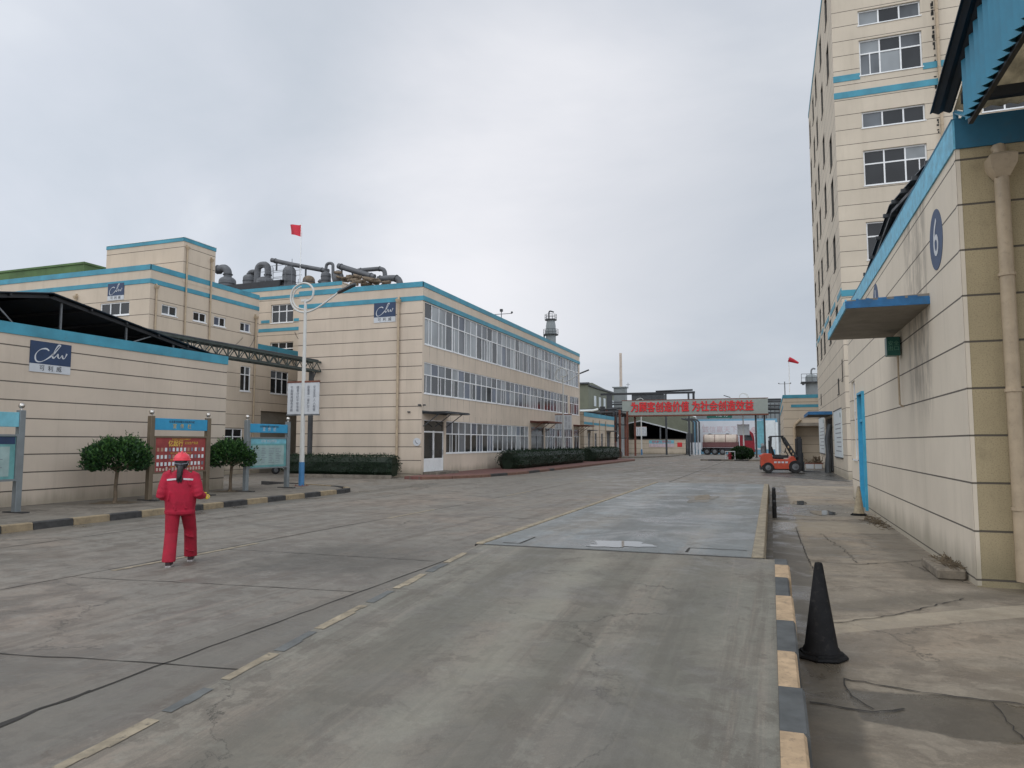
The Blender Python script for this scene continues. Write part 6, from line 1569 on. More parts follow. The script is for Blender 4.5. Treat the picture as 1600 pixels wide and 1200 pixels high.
for sy in (-.44, .44):
    mb.tube([(0.55, sy, 1.05), (0.62, sy, 2.08)], .035, 8); mb.tube([(1.78, sy, 0.95), (1.35, sy, 1.75), (1.22, sy, 2.08)], .035, 8); mb.tube([(0.55, sy, 2.08), (1.28, sy, 2.10)], .035, 8)
for k in range(8): x = 0.58 + k * 0.095; mb.box(x, x + .03, -.44, .44, 2.07, 2.11)
build('overhead_guard', mb, 'metal_black', fk)
mb = MB(); mb.bbox(0.72, 1.15, -.25, .25, .92, 1.04, .03); mb.loft([[(x, y, z) for x, y in ((a, -.24), (b_, -.24), (b_, .24), (a, .24))] for a, b_, z in ((.66, .80, 1.0), (.56, .66, 1.5))]); build('seat', mb, 'rubber', fk)
mb = MB(); mb.tube([(1.55, 0, .95), (1.38, 0, 1.28)], .025, 8)
mb.tube([(1.38 + .10 * math.sin(a * .6283) * .4, .16 * math.cos(a * .6283), 1.28 + .14 * math.sin(a * .6283)) for a in range(11)], .014, 6); build('steering_wheel', mb, 'metal_black', fk)
mb = MB()
for sy in (-.34, .34): mb.box(2.04, 2.20, sy - .09, sy + .09, .12, 2.06); mb.box(2.18, 2.26, sy - .035, sy + .035, .12, 1.96)
for z in (.3, 1.1, 1.92, 1.99): mb.box(2.07, 2.18, -.33, .33, z, z + .07)
mb.tube([(2.12, .15, .2), (2.12, .15, 1.7)], .035, 8); mb.tube([(2.12, -.15, .2), (2.12, -.15, 1.7)], .035, 8); mb.tube([(2.15, 0, .3), (2.15, 0, 1.85)], .02, 6)
mb.tube([(2.1, .38, .7), (1.7, .38, .6)], .04, 8); mb.tube([(2.1, -.38, .7), (1.7, -.38, .6)], .04, 8)
build('mast', mb, 'metal_black', fk)
mb = MB(); mb.box(2.26, 2.31, -.48, .48, .15, .25); mb.box(2.26, 2.31, -.48, .48, .55, .65)
for sy in (-.4, -.1, .1, .4): mb.box(2.265, 2.30, sy - .02, sy + .02, .25, 1.15)
mb.box(2.26, 2.3, -.48, .48, 1.12, 1.17); build('fork_carriage', mb, 'metal_black', fk)
for sy in (-.25, .25):
    mb = MB(); mb.prism([(2.31, .06), (3.25, .06), (3.25, .075), (2.36, .12), (2.36, .62), (2.31, .62)], 'y', sy - .06, sy + .06); build('fork', mb, 'metal_dark', fk)
mb = MB(); mb.tube([(0.20, .0, 1.12), (0.20, 0, 1.5)], .16, 12); mb.tube([(.1, 0, 1.5), (0.25, 0, 1.56)], .17, 12); build('gas_bottle', mb, 'metal_grey', fk, smooth=True)
mb = MB(); mb.box(0.5, 0.56, -.38, -.24, 1.85, 2.0); mb.box(0.5, 0.56, .24, .38, 1.85, 2.0); mb.box(1.3, 1.36, -.42, -.3, 1.75, 1.88); build('work_lamp', mb, 'sign_white', fk)
mb = MB(); mb.box(1.96, 2.08, -.40, .40, .35, 1.95)
for k in range(9): mb.box(2.19, 2.21, -.26, .26, .45 + k * .16, .47 + k * .16)
build('chain_guard', mb, 'rubber', fk)
mb = MB(); mb.prism([(1.20, 2.04), (1.34, 2.04), (2.02, .9), (1.84, .9)], 'y', -.50, -.46); mb.prism([(1.20, 2.04), (1.34, 2.04), (2.02, .9), (1.84, .9)], 'y', .46, .50); mb.box(.50, .60, -.5, -.44, 1.1, 2.06); mb.box(.50, .60, .44, .5, 1.1, 2.06); mb.box(.7, 1.5, -.53, -.522, .86, 1.02)
build('cab_pillar', mb, 'metal_black', fk)
mb = MB()
for k in range(4): mb.box(.72 + k * .2, .86 + k * .2, -.527, -.522, .56, .66)
build('marking', mb, 'sign_white', fk)
mb = MB()
for x, z in ((1.62, 1.18), (1.48, 1.42), (1.72, 1.02)): mb.box(x, x + .07, -.515, -.503, z, z + .12)
build('warning_label', mb, 'paint_yellow', fk)
mb = MB()
for q in range(4): mb.tube(spline([(2.1, -.2 + .1 * q, 1.9), (1.95, -.2 + .1 * q, 1.2), (1.85, -.2 + .1 * q, .8)], 4), .018, 6)
build('hose', mb, 'rubber', fk)
for y in (-.45, .25): build('tail_lamp', MB().box(-.03, .0, y, y + .2, .9, 1.0), 'text_red', fk)
# debris bin behind the forklift
bn = thing('scrap_trolley', 'low trolley piled with rusty scrap between the forklift and the dark doorway', 'trolley', (2.35, 56.5, 0))
mb = MB(); mb.box(-.1, 1.1, -.4, .4, .35, .42)
for x in (0, 1): 
    for y in (-.35, .35): mb.box(x - .03, x + .03, y - .03, y + .03, 0, .35)
build('platform', mb, 'rust', bn)
mb = MB(); rnd = random.Random(15)
for _ in range(26):
    x, y = rnd.uniform(0, 1), rnd.uniform(-.3, .3); mb.bar((x, y, .42), (x + rnd.uniform(-.3, .3), y + rnd.uniform(-.2, .2), rnd.uniform(.5, .95)), rnd.uniform(.03, .10))
build('scrap', mb, 'insulation', bn)
mb = MB(); mb.box(-.05, .45, -.42, -.40, .02, .34); mb.box(.55, 1.0, -.42, -.40, .02, .34); build('side_panel', mb, 'sign_white', bn)

# ------------------------------------------------------------------ scooter parked by the left wall
sc = thing('motor_scooter', 'white motor scooter half hidden behind the pale notice board', 'scooter', (-27.3, 36.3, 0), R(60), s=1.0)
for x in (-.6, .6):
    mb = MB(); n_ = 20
    for i in range(n_): 
        pass
    mb.loft([[(x + rr * math.cos(2 * math.pi * i / n_), y, .25 + rr * math.sin(2 * math.pi * i / n_)) for i in range(n_)] for rr, y in ((.15, -.045), (.24, -.05), (.25, 0), (.24, .05), (.15, .045))]); w_ = build('wheel', mb, 'rubber', sc)
    mb = MB(); mb.tube([(x, -.06, .25), (x, .06, .25)], .13, 14); build('rim', mb, 'metal_grey', w_)
mb = MB(); mb.prism([(-.75, .55), (-.55, .78), (.05, .72), (.1, .38), (.35, .36), (.5, .95), (.6, .95), (.48, .28), (-.1, .25), (-.45, .42)], 'y', -.15, .15); build('body', mb, 'white_paint', sc, bevel=.03)
mb = MB(); mb.bbox(-.7, .0, -.14, .14, .78, .86, .03); build('seat', mb, 'rubber', sc)
mb = MB(); mb.tube([(.62, 0, .25), (.5, 0, 1.0)], .03, 8); mb.tube([(.45, -.33, 1.05), (.5, 0, 1.0), (.45, .33, 1.05)], .018, 6); build('handlebar', mb, 'metal_dark', sc)
mb = MB(); mb.ball((.58, 0, .88), .08, 6); build('headlight', mb, 'glass_mid', sc)

# ------------------------------------------------------------------ far right: low warehouse, mast, windsock, vessel
wh = thing('low_warehouse', 'low beige warehouse with two blue stripes beyond the forklift', 'building', (1.1, 69, 0))
WF = Face('y', 69, -1); WS = Face('x', 1.1, -1)
mb = MB(); WF.wall(mb, 1.1, 9, 0, 6.1, [(2.1, 5.4, 0.0, 3.35)], 1.6); WS.wall(mb, 69, 92, 0, 6.1, [(75, 76.2, .9, 3), (80, 81.2, .9, 3)], .12)
mb.quad((1.1, 69, 5.9), (9, 69, 5.9), (9, 92, 5.9), (1.1, 92, 5.9)).quad((1.1, 92, 0), (9, 92, 0), (9, 92, 6.1), (1.1, 92, 6.1)).quad((9, 69, 0), (9, 92, 0), (9, 92, 6.1), (9, 69, 6.1))
mb.quad((2.1, 70.6, 0), (5.4, 70.6, 0), (5.4, 70.6, 3.35), (2.1, 70.6, 3.35))
build('wall', mb, 'wall_far', wh, world=True)
band(wh, [(WF, 1.07, 9, 5.82, 6.12, .03), (WS, 69, 92, 5.82, 6.12, .03), (WF, 1.75, 9, 5.0, 5.25, .025), (WS, 69, 92, 5.0, 5.25, .025)])
mb = MB(); WF.box(mb, 2.0, 5.5, .002, .12, 3.35, 3.62); build('lintel', mb, 'concrete_under', wh, world=True)
for u in (75, 80): window(wh, WS, u, u + 1.2, .9, 3, 2, .6, .1)
mb = MB().tube([(1.95, 68.85, 0.1), (1.95, 68.85, 3.2), (2.05, 68.85, 3.5), (2.4, 68.85, 3.85), (2.5, 68.95, 3.9)], .11, 10); build('downpipe', mb, 'pipe_beige', wh, world=True, smooth=True)
ms = thing('weather_mast', 'small cross armed mast at the corner of the low warehouse roof', 'mast', (1.3, 70, 5.9))
mb = MB().tube([(0, 0, 0), (0, 0, 1.5)], .05, 6); build('pole', mb, 'metal_grey', ms)
mb = MB().tube([(-.5, 0, 1.3), (.5, 0, 1.3)], .02, 5); mb.ball((-.5, 0, 1.35), .06, 4); mb.ball((.5, 0, 1.35), .06, 4); build('cross_arm', mb, 'metal_grey', ms)
ws = thing('windsock', 'red windsock on a thin white pole above the low warehouse', 'windsock', (1.75, 72, 5.9))
mb = MB().tube([(0, 0, 0), (0, 0, 3.85)], .04, 6); build('pole', mb, 'white_frame', ws)
mb = MB().tube([(0, 0, 3.75), (.35, 0, 3.6), (.85, 0, 3.35)], [.24, .19, .08], 12, cap=False); build('sock', mb, 'flag_red', ws, smooth=True)
cv = thing('column_vessel', 'grey column vessel with top platform behind the low warehouse roof', 'tower', (5.1, 100, 0))
mb = MB().tube([(0, 0, 0), (0, 0, 10.2)], .75, 20); mb.ball((0, 0, 10.2), .75, 8, .6, 0, 1); build('shell', mb, 'grey_cladding', cv, smooth=True)
mb = MB(); mb.box(-1.3, 1.3, -1.2, 1.2, 9.5, 9.62)
for x in (-1.25, -.6, 0, .6, 1.25): mb.tube([(x, -1.15, 9.6), (x, -1.15, 10.6)], .03, 5)
mb.tube([(-1.25, -1.15, 10.6), (1.25, -1.15, 10.6)], .03, 5); mb.tube([(-1.25, -1.15, 10.1), (1.25, -1.15, 10.1)], .025, 5); mb.box(-1.2, -.9, -1.1, -.8, 9.2, 9.5); build('platform', mb, 'metal_dark', cv)
mb = MB().tube(spline([(0, 0, 10.5), (0, 0, 11.1), (.2, 0, 11.35), (.5, 0, 11.3)], 4), .1, 8); build('vent_pipe', mb, 'metal_grey', cv, smooth=True)
pw_ = thing('pale_hall', 'long pale plastered hall beyond the mural wall', 'building', (-4, 138, 0))
mb = MB(); mb.box(-13, -2.5, 138, 149, 0, 7.2); build('wall', mb, 'grey_cladding', pw_, world=True)
mb = MB(); mb.box(-13.1, -2.4, 137.9, 149.1, 7.2, 7.4); build('roof_edge', mb, 'metal_dark', pw_, world=True)
gc = thing('clad_hall', 'tall grey clad hall far behind the lettered bridge', 'building', (-5, 150, 0))
mb = MB(); mb.box(-8, 6, 150, 170, 0, 10.0); build('wall', mb, 'grey_cladding', gc, world=True)
mb = MB()
for k in range(18): x = -7.8 + k * .78; mb.box(x, x + .12, 149.93, 149.998, 2, 9.6)
build('pilaster', mb, 'metal_dark', gc, world=True)
mb = MB(); mb.box(-8.2, 6.2, 149.8, 170.2, 10.0, 10.3); build('roof_edge', mb, 'metal_dark', gc, world=True)
mb = MB(); mb.box(1.8, 2.3, 118, 118.5, 0, 7); mb.box(3.4, 3.7, 118, 118.4, 0, 6); mb.tube([(0.8, 118, 0), (.8, 118, 5)], .25, 10)
pc = thing('pipe_column', 'white and grey upright pipes beside the bridge leg', 'pipe', (2, 118, 0)); build('column', mb, 'panel_pale', pc, world=True)
mb = MB(); mb.box(1.2, 4.2, 117.9, 118.0, 4.6, 4.75); mb.box(1.2, 4.2, 117.9, 118, 2.8, 2.9); build('bracket', mb, 'metal_dark', pc, world=True)

# ------------------------------------------------------------------ lettered pipe bridge over the road
br2 = thing('pipe_bridge', 'grey clad bridge across the road with red slogan characters', 'bridge', (-9.3, 95, 0))
mb = MB(); mb.box(-18.45, -0.25, 95, 96.6, 5.48, 7.42); build('cladding', mb, 'sign_board', br2, world=True)
mb = MB(); mb.box(-18.5, -0.2, 94.96, 96.65, 5.32, 5.48); mb.box(-18.5, -.2, 94.97, 95.0, 7.38, 7.46)
build('beam', mb, 'rust', br2, world=True)
t0 = text_mb('为顾客创造价值 为社会创造效益', 1.40, ((-9.6, 95, 6.42), (1, 0, 0), (0, 0, 1)), 0.05)
xs = [v[0] for v in t0.v]; k_ = 15.3 / (max(xs) - min(xs)); xm = (max(xs) + min(xs)) / 2
mb = MB()
for q, (dx, dz) in enumerate(((-.035, 0), (.035, 0), (0, .03), (0, -.03), (0, 0))):
    o_ = len(mb.v); mb.v += [(-9.62 + (v[0] - xm) * k_ + dx, v[1] - 0.03 - q * 0.004, v[2] + dz) for v in t0.v]
    mb.f += [tuple(i + o_ for i in f) for f in t0.f]; mb.m += t0.m
build('lettering', mb, 'text_red', br2, world=True)
for x in (-1.75, -0.72, -18.2, -16.9):
    mb = MB(); mb.box(x - .11, x + .11, 95.6, 95.85, 0, 5.32); mb.box(x - .2, x + .2, 95.5, 95.95, 0, .04); build('leg', mb, 'metal_dark' if x > -5 else 'rust', br2, world=True)
mb = MB(); mb.box(-1.62, -.83, 95.62, 95.68, 1.2, 4.6); build('hazard_panel', mb, 'header_cyan', br2, world=True)
mb = MB()
for z, r_ in ((7.0, .12), (6.5, .12), (6.1, .2), (5.6, .12), (7.3, .08)): mb.tube([(-.25, 95.8, z), (1.3, 95.8, z)], r_, 8); mb.tube([(-20, 95.8, z), (-18.45, 95.8, z)], r_, 8)
build('pipe', mb, 'metal_dark', br2, world=True)

# ------------------------------------------------------------------ mural wall, tanker lorry, hydrant
mw = thing('mural_wall', 'long pale mural wall with blue border and faint pink characters behind the lorry', 'wall', (-6.5, 125, 0))
mb = MB(); mb.box(-12.5, 1.0, 125, 125.35, 0, 5.8); build('wall', mb, 'mural_blue', mw, world=True)
mb = MB(); mb.box(-11.6, -1.4, 124.95, 124.999, .75, 5.5); build('painted_panel', mb, 'mural', mw, world=True)
build('lettering', text_mb('人', .7, ((-10.6, 124.95, 4.6), (1, 0, 0), (0, 0, 1)), .01), 'text_pink', mw, world=True)
build('lettering', text_mb('诚信赢天下', 1.15, ((-8.0, 124.95, 4.0), (1, 0, 0), (0, 0, 1)), .01), 'text_pink', mw, world=True)
mb = MB(); rnd = random.Random(6)
for k in range(14):
    x, z, r_ = rnd.uniform(-3.2, -1.6), rnd.uniform(1.2, 4.3), rnd.uniform(.15, .4)
    mb.loft([[(x + r_ * math.cos(2 * math.pi * i / 10), yy, z + r_ * math.sin(2 * math.pi * i / 10)) for i in range(10)] for yy in (124.948 - k * .001, 124.94 - k * .001)])
build('painted_blossom', mb, 'text_pink', mw, world=True)
mb = MB(); mb.box(-.9, .7, 124.95, 124.999, .8, 5.5); build('painted_panel', mb, 'panel_pale', mw, world=True)
gs = thing('green_board', 'green board with two white characters above the mural wall', 'sign', (-8.6, 132, 0))
mb = MB().box(-10.6, -6.3, 132, 132.2, 6.2, 7.9); build('panel', mb, 'green_sign', gs, world=True)
build('lettering', text_mb('成功', 1.0, ((-8.0, 132, 6.8), (1, 0, 0), (0, 0, 1)), .02), 'sign_white', gs, world=True)
mb = MB(); mb.box(-10.4, -10.2, 132.05, 132.15, 0, 6.2); mb.box(-6.7, -6.5, 132.05, 132.15, 0, 6.2); build('post', mb, 'metal_grey', gs, world=True)

tk = thing('tanker_lorry', 'cream tanker lorry with dark red cab parked across the road before the mural', 'lorry', (-10.1, 116.5, 0))
def rr_ring(x, w, h, zc_, n_=20, pw=2.6): 
    out = []
    for i in range(n_):
        a = 2 * math.pi * i / n_; ct, sn = math.cos(a), math.sin(a); k = (abs(ct) ** pw + abs(sn) ** pw) ** (-1 / pw); out.append((x, w * ct * k, zc_ + h * sn * k))
    return out
mb = MB(); mb.loft([rr_ring(.15, .9, .65, 2.25), rr_ring(.25, 1.2, .9, 2.25), rr_ring(5.25, 1.2, .9, 2.25), rr_ring(5.35, .9, .65, 2.25)])
build('tank', mb, 'tank_cream', tk, smooth=True)
mb = MB(); mb.box(.1, 5.4, -1.22, 1.22, 1.15, 1.95); 
for x in (.3, 1.9, 3.5, 5.1): mb.loft([rr_ring(x, 1.22, .92, 2.25), rr_ring(x + .08, 1.22, .92, 2.25)])
build('tank_skirt', mb, 'tank_maroon', tk)
mb = MB(); mb.tube([(1.2, 0, 3.1), (1.2, 0, 3.28)], .25, 10); mb.tube([(3.8, 0, 3.1), (3.8, 0, 3.28)], .25, 10); mb.box(.8, 4.4, -.05, .05, 3.15, 3.2); build('manhole', mb, 'metal_dark', tk)
mb = MB(); mb.box(0, 7.4, -.45, .45, .75, 1.1); mb.box(2.6, 5.0, -1.15, 1.15, .45, 1.0); mb.box(-.02, .1, -1.15, 1.15, .5, .75); build('chassis', mb, 'metal_black', tk)
mb = MB(); mb.prism([(5.6, .75), (5.6, 3.55), (5.75, 3.85), (6.9, 3.85), (7.55, 3.3), (7.7, 2.5), (7.75, 1.6), (7.75, .45), (7.4, .45), (7.3, .9), (6.4, .9)], 'y', -1.2, 1.2)
cab = build('cab', mb, 'truck_red', tk, bevel=.06)
mb = MB(); mb.prism([(6.3, 2.2), (6.35, 3.15), (7.2, 3.15), (7.5, 2.2)], 'y', -1.215, -1.201); mb.prism([(6.3, 2.2), (6.35, 3.15), (7.2, 3.15), (7.5, 2.2)], 'y', 1.201, 1.215); mb.loft([[(7.715, y, 2.15) for y in (-1.0, 1.0)] + [(7.66, 1.0, 2.9), (7.66, -1, 2.9)], [(7.73, y, 2.15) for y in (-1.0, 1.0)] + [(7.68, 1.0, 2.9), (7.68, -1, 2.9)]]); build('window', mb, 'glass_dark', cab)
mb = MB(); mb.bar((7.75, -1.25, 3.3), (8.0, -1.45, 3.0), .05); mb.box(7.85, 8.0, -1.6, -1.35, 2.2, 3.0); build('mirror', mb, 'metal_black', cab)
mb = MB(); mb.box(7.75, 7.80, -1.15, 1.15, .45, .9); build('bumper', mb, 'metal_dark', tk)
for x in (.75, 1.9, 3.05, 6.75):
    for sy in (-1, 1):
        mb = MB(); n_ = 22; mb.loft([[(x + rr * math.cos(2 * math.pi * i / n_), sy * y, .52 + rr * math.sin(2 * math.pi * i / n_)) for i in range(n_)] for rr, y in ((.3, 1.15), (.5, 1.18), (.52, 1.1), (.52, .8), (.3, .78))]); w_ = build('wheel', mb, 'rubber', tk)
        mb = MB(); mb.tube([(x, sy * 1.08, .52), (x, sy * 1.16, .52)], .28, 14); build('rim', mb, 'metal_grey', w_)
hy = thing('fire_box', 'small red fire point with pale frame beside the round shrub', 'fire point', (-4.55, 79.0, 0))
mb = MB(); mb.tube([(0.45, 0, 0), (0.45, 0, .7)], .16, 12); mb.ball((.45, 0, .7), .17, 6); mb.tube([(.2, 0, .5), (.7, 0, .5)], .08, 8); build('hydrant', mb, 'truck_red', hy, smooth=True)
mb = MB(); mb.box(0, .05, -.4, -.35, 0, 1.0); mb.box(.95, 1.0, -.4, -.35, 0, 1.0); mb.box(.05, .95, -.4, -.35, .92, 1.0); build('guard_rail', mb, 'sign_white', hy)

# ------------------------------------------------------------------ far left group beyond the office block
fl_ = thing('low_workshop', 'low beige workshop with blue stripes just past the office block', 'building', (-17.8, 72, 0))
XS = Face('x', -17.8, 1)
wo_ = [(73.2, 74.1, 1.0, 2.9), (76.2, 77.2, 1.0, 2.9), (79.3, 80.3, 1.0, 2.9), (82.3, 84.1, .15, 3.1)]
mb = MB(); XS.wall(mb, 71.5, 86.5, 0, 4.95, wo_, .15); mb.quad((-17.8, 71.5, 0), (-32, 71.5, 0), (-32, 71.5, 4.95), (-17.8, 71.5, 4.95)).quad((-17.8, 86.5, 0), (-32, 86.5, 0), (-32, 86.5, 4.95), (-17.8, 86.5, 4.95)).quad((-17.8, 71.5, 4.8), (-32, 71.5, 4.8), (-32, 86.5, 4.8), (-17.8, 86.5, 4.8))
build('wall', mb, 'wall_far', fl_, world=True)
for i, o in enumerate(wo_[:3]): window(fl_, XS, *o, 2, .6, .12, frame='grey_frame', weights=(5, 2, 0, 0))
mb = MB(); XS.box(mb, 82.3, 84.1, -.12, -.06, .15, 3.1); build('door', mb, 'metal_dark', fl_, world=True)
band(fl_, [(XS, 71.45, 86.52, 4.55, 4.97, .03), (XS, 71.5, 86.5, 3.75, 4.0, .025)])
mb = MB(); XS.box(mb, 82, 84.4, .003, .9, 3.15, 3.25); XS.box(mb, 72.8, 74.5, .003, .7, 3.1, 3.18); build('awning', mb, 'metal_dark', fl_, world=True)
mb = MB(); mb.bbox(-17.75, -17.35, 80.9, 81.8, .15, .8, .02); mb.bbox(-17.75, -17.35, 85, 85.9, .15, .9, .02); build('air_conditioner', mb, 'metal_grey', fl_, world=True)
for u in (75.2, 78.3, 81.4): downpipe(fl_, XS, u, .2, 4.3, .04, .08, hopper=False, clips=False)
os_ = thing('olive_shed', 'olive green steel shed with pale window row behind the low workshop', 'building', (-23, 108, 0))
mb = MB(); mb.prism([(104, 0), (124, 0), (124, 10.2), (106.5, 10.9), (104, 10.6)], 'x', -50, -25.2); build('wall', mb, 'shed_olive', os_, world=True)
OS = Face('x', -25.2, 1)
mb = MB(); OS.box(mb, 103.9, 124.2, .002, .25, 10.2, 10.45); mb.box(-50, -25, 103.7, 103.99, 10.5, 10.75); build('roof_edge', mb, 'metal_dark', os_, world=True)
for k in range(5):
    mb = MB(); OS.box(mb, 107.5 + k * 3.3, 108.9 + k * 3.3, .003, .06, 7.4, 9.0); build('window', mb, 'panel_pale', os_, world=True)
pr_ = thing('pipe_rack', 'dark steel pipe rack with rusty columns left of the lettered bridge', 'pipe rack', (-18.5, 90, 0))
for x, y in ((-19.0, 88), (-17.4, 88), (-19.0, 93), (-17.4, 93)):
    mb = MB(); mb.box(x - .12, x + .12, y - .12, y + .12, 0, 5.9); build('column', mb, 'rust', pr_, world=True)
mb = MB()
for z in (2.4, 4.1, 5.2, 5.8): mb.box(-19.3, -17.2, 87.9, 88.1, z, z + .12); mb.box(-19.3, -17.2, 92.9, 93.1, z, z + .12)
mb.bar((-19, 88, 2.4), (-17.4, 88, 4.1), .06); mb.bar((-17.4, 88, 2.4), (-19, 88, 4.1), .06)
build('cross_beam', mb, 'metal_black', pr_, world=True)
mb = MB()
for x, r_ in ((-18.8, .16), (-18.45, .12), (-18.1, .18), (-17.75, .1)):
    mb.tube(spline([(x, 87.6, 2.0), (x, 87.6, 4.8), (x, 87.9, 5.5), (x, 89, 5.6), (x, 95, 5.6)], 4), r_, 8)
mb.tube([(-26, 86.8, 5.45), (-18.0, 86.8, 5.55)], .17, 8); mb.tube([(-26, 87.2, 5.9), (-17.6, 87.2, 5.95)], .1, 8); mb.tube([(-19.4, 87.4, 6.3), (-19.4, 87.4, 2.6)], .32, 12)
mb.tube(spline([(-26, 86.6, 5.0), (-22, 86.6, 4.75), (-20, 86.6, 5.2), (-19, 86.8, 5.6)], 4), .05, 6)
build('pipe', mb, 'metal_black', pr_, world=True, smooth=True)
mb = MB().tube([(-26, 86.5, 5.75), (-20.4, 86.5, 5.8), (-19.8, 86.7, 5.95)], .13, 10); build('lagged_pipe', mb, 'panel_pale', pr_, world=True, smooth=True)
mb = MB(); mb.box(-18.6, -18.1, 88.3, 88.7, .1, 1.9); mb.box(-19.2, -17.3, 88.4, 88.9, .1, .8); build('valve_cabinet', mb, 'metal_dark', pr_, world=True)
hp = thing('high_pipe_bridge', 'thin black high level pipe frame rising above the lettered bridge', 'pipe bridge', (-16.5, 105, 0))
mb = MB(); mb.box(-23.6, -10.0, 105, 105.3, 8.85, 9.15); mb.box(-10.35, -10.05, 105, 105.3, 7.0, 8.85); mb.tube([(-15.5, 105.1, 9.25), (-10.3, 105.1, 9.35)], .13, 8); build('beam', mb, 'metal_black', hp, world=True)
for x in (-22.3, -14.1, -10.9): mb = MB(); mb.box(x - (.4 if x < -20 else .12), x + (.4 if x < -20 else .12), 105, 105.3, 0, 8.85); build('leg', mb, 'metal_dark', hp, world=True)
mb = MB(); mb.box(-19.0, -14.4, 105.1, 106.6, 7.3, 8.84); build('pipe_casing', mb, 'metal_dark', hp, world=True)
os2 = thing('open_shed', 'olive gabled open shed with dark interior under the lettered bridge', 'shed', (-16, 116, 0))
mb = MB(); mb.prism([(-22, 4.9), (-19.6, 5.35), (-12.3, 3.4), (-12.3, 6.3), (-22, 7.6)], 'y', 115.9, 116.0); mb.quad((-12.3, 116, 3.4), (-12.3, 130, 3.4), (-12.3, 130, 6.3), (-12.3, 116, 6.3)).quad((-22, 116, 0), (-22, 130, 0), (-22, 130, 7.6), (-22, 116, 7.6)).quad((-22, 116, 7.6), (-12.3, 116, 6.3), (-12.3, 130, 6.3), (-22, 130, 7.6))
build('gable_sheet', mb, 'shed_olive', os2, world=True)
mb = MB(); mb.bar((-19.6, 115.85, 5.35), (-12.3, 115.85, 3.4), .18); mb.bar((-22, 115.85, 4.9), (-19.6, 115.85, 5.35), .18); build('edge_trim', mb, 'sign_white', os2, world=True)
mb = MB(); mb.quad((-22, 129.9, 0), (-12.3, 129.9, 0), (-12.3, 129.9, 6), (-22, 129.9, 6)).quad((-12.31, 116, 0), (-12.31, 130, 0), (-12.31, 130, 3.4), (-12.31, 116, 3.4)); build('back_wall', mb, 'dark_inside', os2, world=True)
for x in (-21.8, -16.5, -12.4): mb = MB(); mb.box(x - .1, x + .1, 116.05, 116.25, 0, 5); build('post', mb, 'metal_grey', os2, world=True)
bw = thing('banner_wall', 'low beige yard wall with blue and pink banner below the open shed', 'wall', (-16.5, 113, 0))
mb = MB(); mb.box(-21.2, -12.3, 113, 113.25, .15, 2.35); build('wall', mb, 'wall_far', bw, world=True)
mb = MB(); mb.box(-21.25, -12.25, 112.95, 113.3, 2.35, 2.45); build('coping', mb, 'side_concrete', bw, world=True)
mb = MB(); mb.box(-17.8, -14.0, 112.95, 112.999, 1.75, 2.25); b1_ = build('banner', mb, 'header_cyan', bw, world=True)
mb = MB(); mb.box(-17.8, -14.0, 112.95, 112.999, 1.2, 1.75); build('banner', mb, 'text_pink', bw, world=True)
build('lettering', text_mb('安全第一 预防为主', .36, ((-15.9, 112.95, 2.0), (1, 0, 0), (0, 0, 1)), .01), 'text_red', b1_, world=True)
mb = MB(); mb.box(-13.5, -12.8, 112.95, 112.999, 1.25, 1.9); build('notice', mb, 'text_red', bw, world=True)
for k, x in enumerate((-11.75, -11.2, -10.75, -10.3)):
    t_ = thing('pipe_riser', ('leftmost dark riser pipe between the open shed and the mural wall', 'second riser pipe from the open shed, before the mural wall', 'third riser pipe from the open shed, before the mural wall', 'riser pipe nearest the mural wall, with pale foot')[k], 'pipe', (x, 114, 0), group='riser pipes beside the open shed')
    mb = MB().tube([(0, 0, 1.9), (0, 0, 5.0), (-.3, 0, 5.35), (-1.2, 0, 5.6)], .13, 8); build('pipe', mb, 'metal_dark', t_, smooth=True)
    mb = MB().tube([(0, 0, 0), (0, 0, 1.9)], .17, 8); build('foot', mb, 'sign_white', t_, smooth=True)
gt = thing('guard_kiosk', 'small pale glass kiosk beside the lamp posts under the bridge', 'kiosk', (-20.2, 101, 0.15))
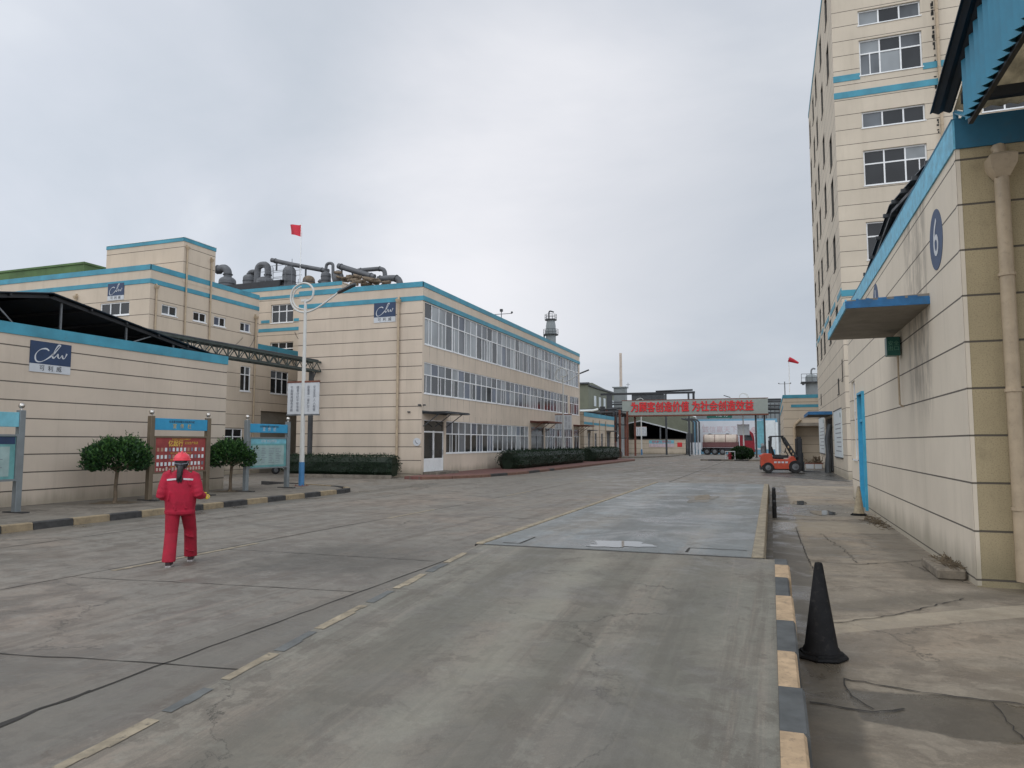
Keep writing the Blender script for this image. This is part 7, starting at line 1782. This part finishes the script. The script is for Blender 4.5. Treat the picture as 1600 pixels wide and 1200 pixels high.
mb = MB(); mb.box(-.7, -.6, -.5, .5, 0, 2.4); mb.box(.6, .7, -.5, .5, 0, 2.4); mb.box(-.7, .7, -.5, .5, 2.4, 2.5); mb.box(-.6, .6, -.48, -.42, 0, .9); build('frame', mb, 'grey_frame', gt)
mb = MB(); mb.box(-.6, .6, -.46, -.44, .9, 2.4); build('pane', mb, 'glass_curtain', gt)
mb = MB(); mb.box(-.15, .25, -.3, .1, 2.5, 2.85); build('roof_lamp', mb, 'sign_white', gt)
ch = thing('process_tower', 'grey process tower with ring platforms rising behind the office block', 'tower', (-32.7, 110, 0))
mb = MB().tube([(0, 0, 0), (0, 0, 16), (0, 0, 20.5), (0, 0, 21.6)], [.88, .82, .78, .6], 20); build('shell', mb, 'grey_cladding', ch, smooth=True)
mb = MB()
for z, r_ in ((16.6, 1.25), (19.0, 1.2), (21.4, .95)):
    mb.tube([(0, 0, z), (0, 0, z + .14)], r_, 16)
    for k in range(12): a = k * math.pi / 6; mb.tube([(r_ * math.cos(a), r_ * math.sin(a), z), (r_ * math.cos(a), r_ * math.sin(a), z + .9)], .03, 4)
    for zz in (.45, .9): mb.tube([(r_ * math.cos(k * math.pi / 8), r_ * math.sin(k * math.pi / 8), z + zz) for k in range(17)], .03, 4)
build('platform', mb, 'metal_dark', ch)
mb = MB().tube([(-1.0, -.4, 14), (-1.0, -.4, 19)], .12, 6); mb.tube(spline([(-.3, 0, 21.6), (-.3, 0, 22.6), (-.1, 0, 22.9), (.5, 0, 22.7)], 4), .12, 6); build('riser_pipe', mb, 'metal_dark', ch)
ck = thing('chimney', 'slender pale chimney on a small roof box above the bridge', 'chimney', (-21.9, 112, 0))
mb = MB().tube([(0, 0, 8), (0, 0, 15.9)], .24, 10, .20); build('flue', mb, 'tank_cream', ck, smooth=True)
mb = MB(); mb.box(-1.0, .8, -.8, .8, 0, 10.4); mb.box(-1.2, 1.0, -1, 1, 10.4, 10.55); build('base', mb, 'grey_cladding', ck)
mb = MB(); mb.tube([(1.1, 0, 10.5), (1.1, 0, 11.2)], .04, 5); mb.tube([(.8, 0, 10.9), (1.4, 0, 10.9)], .03, 5); build('vent', mb, 'metal_grey', ck)
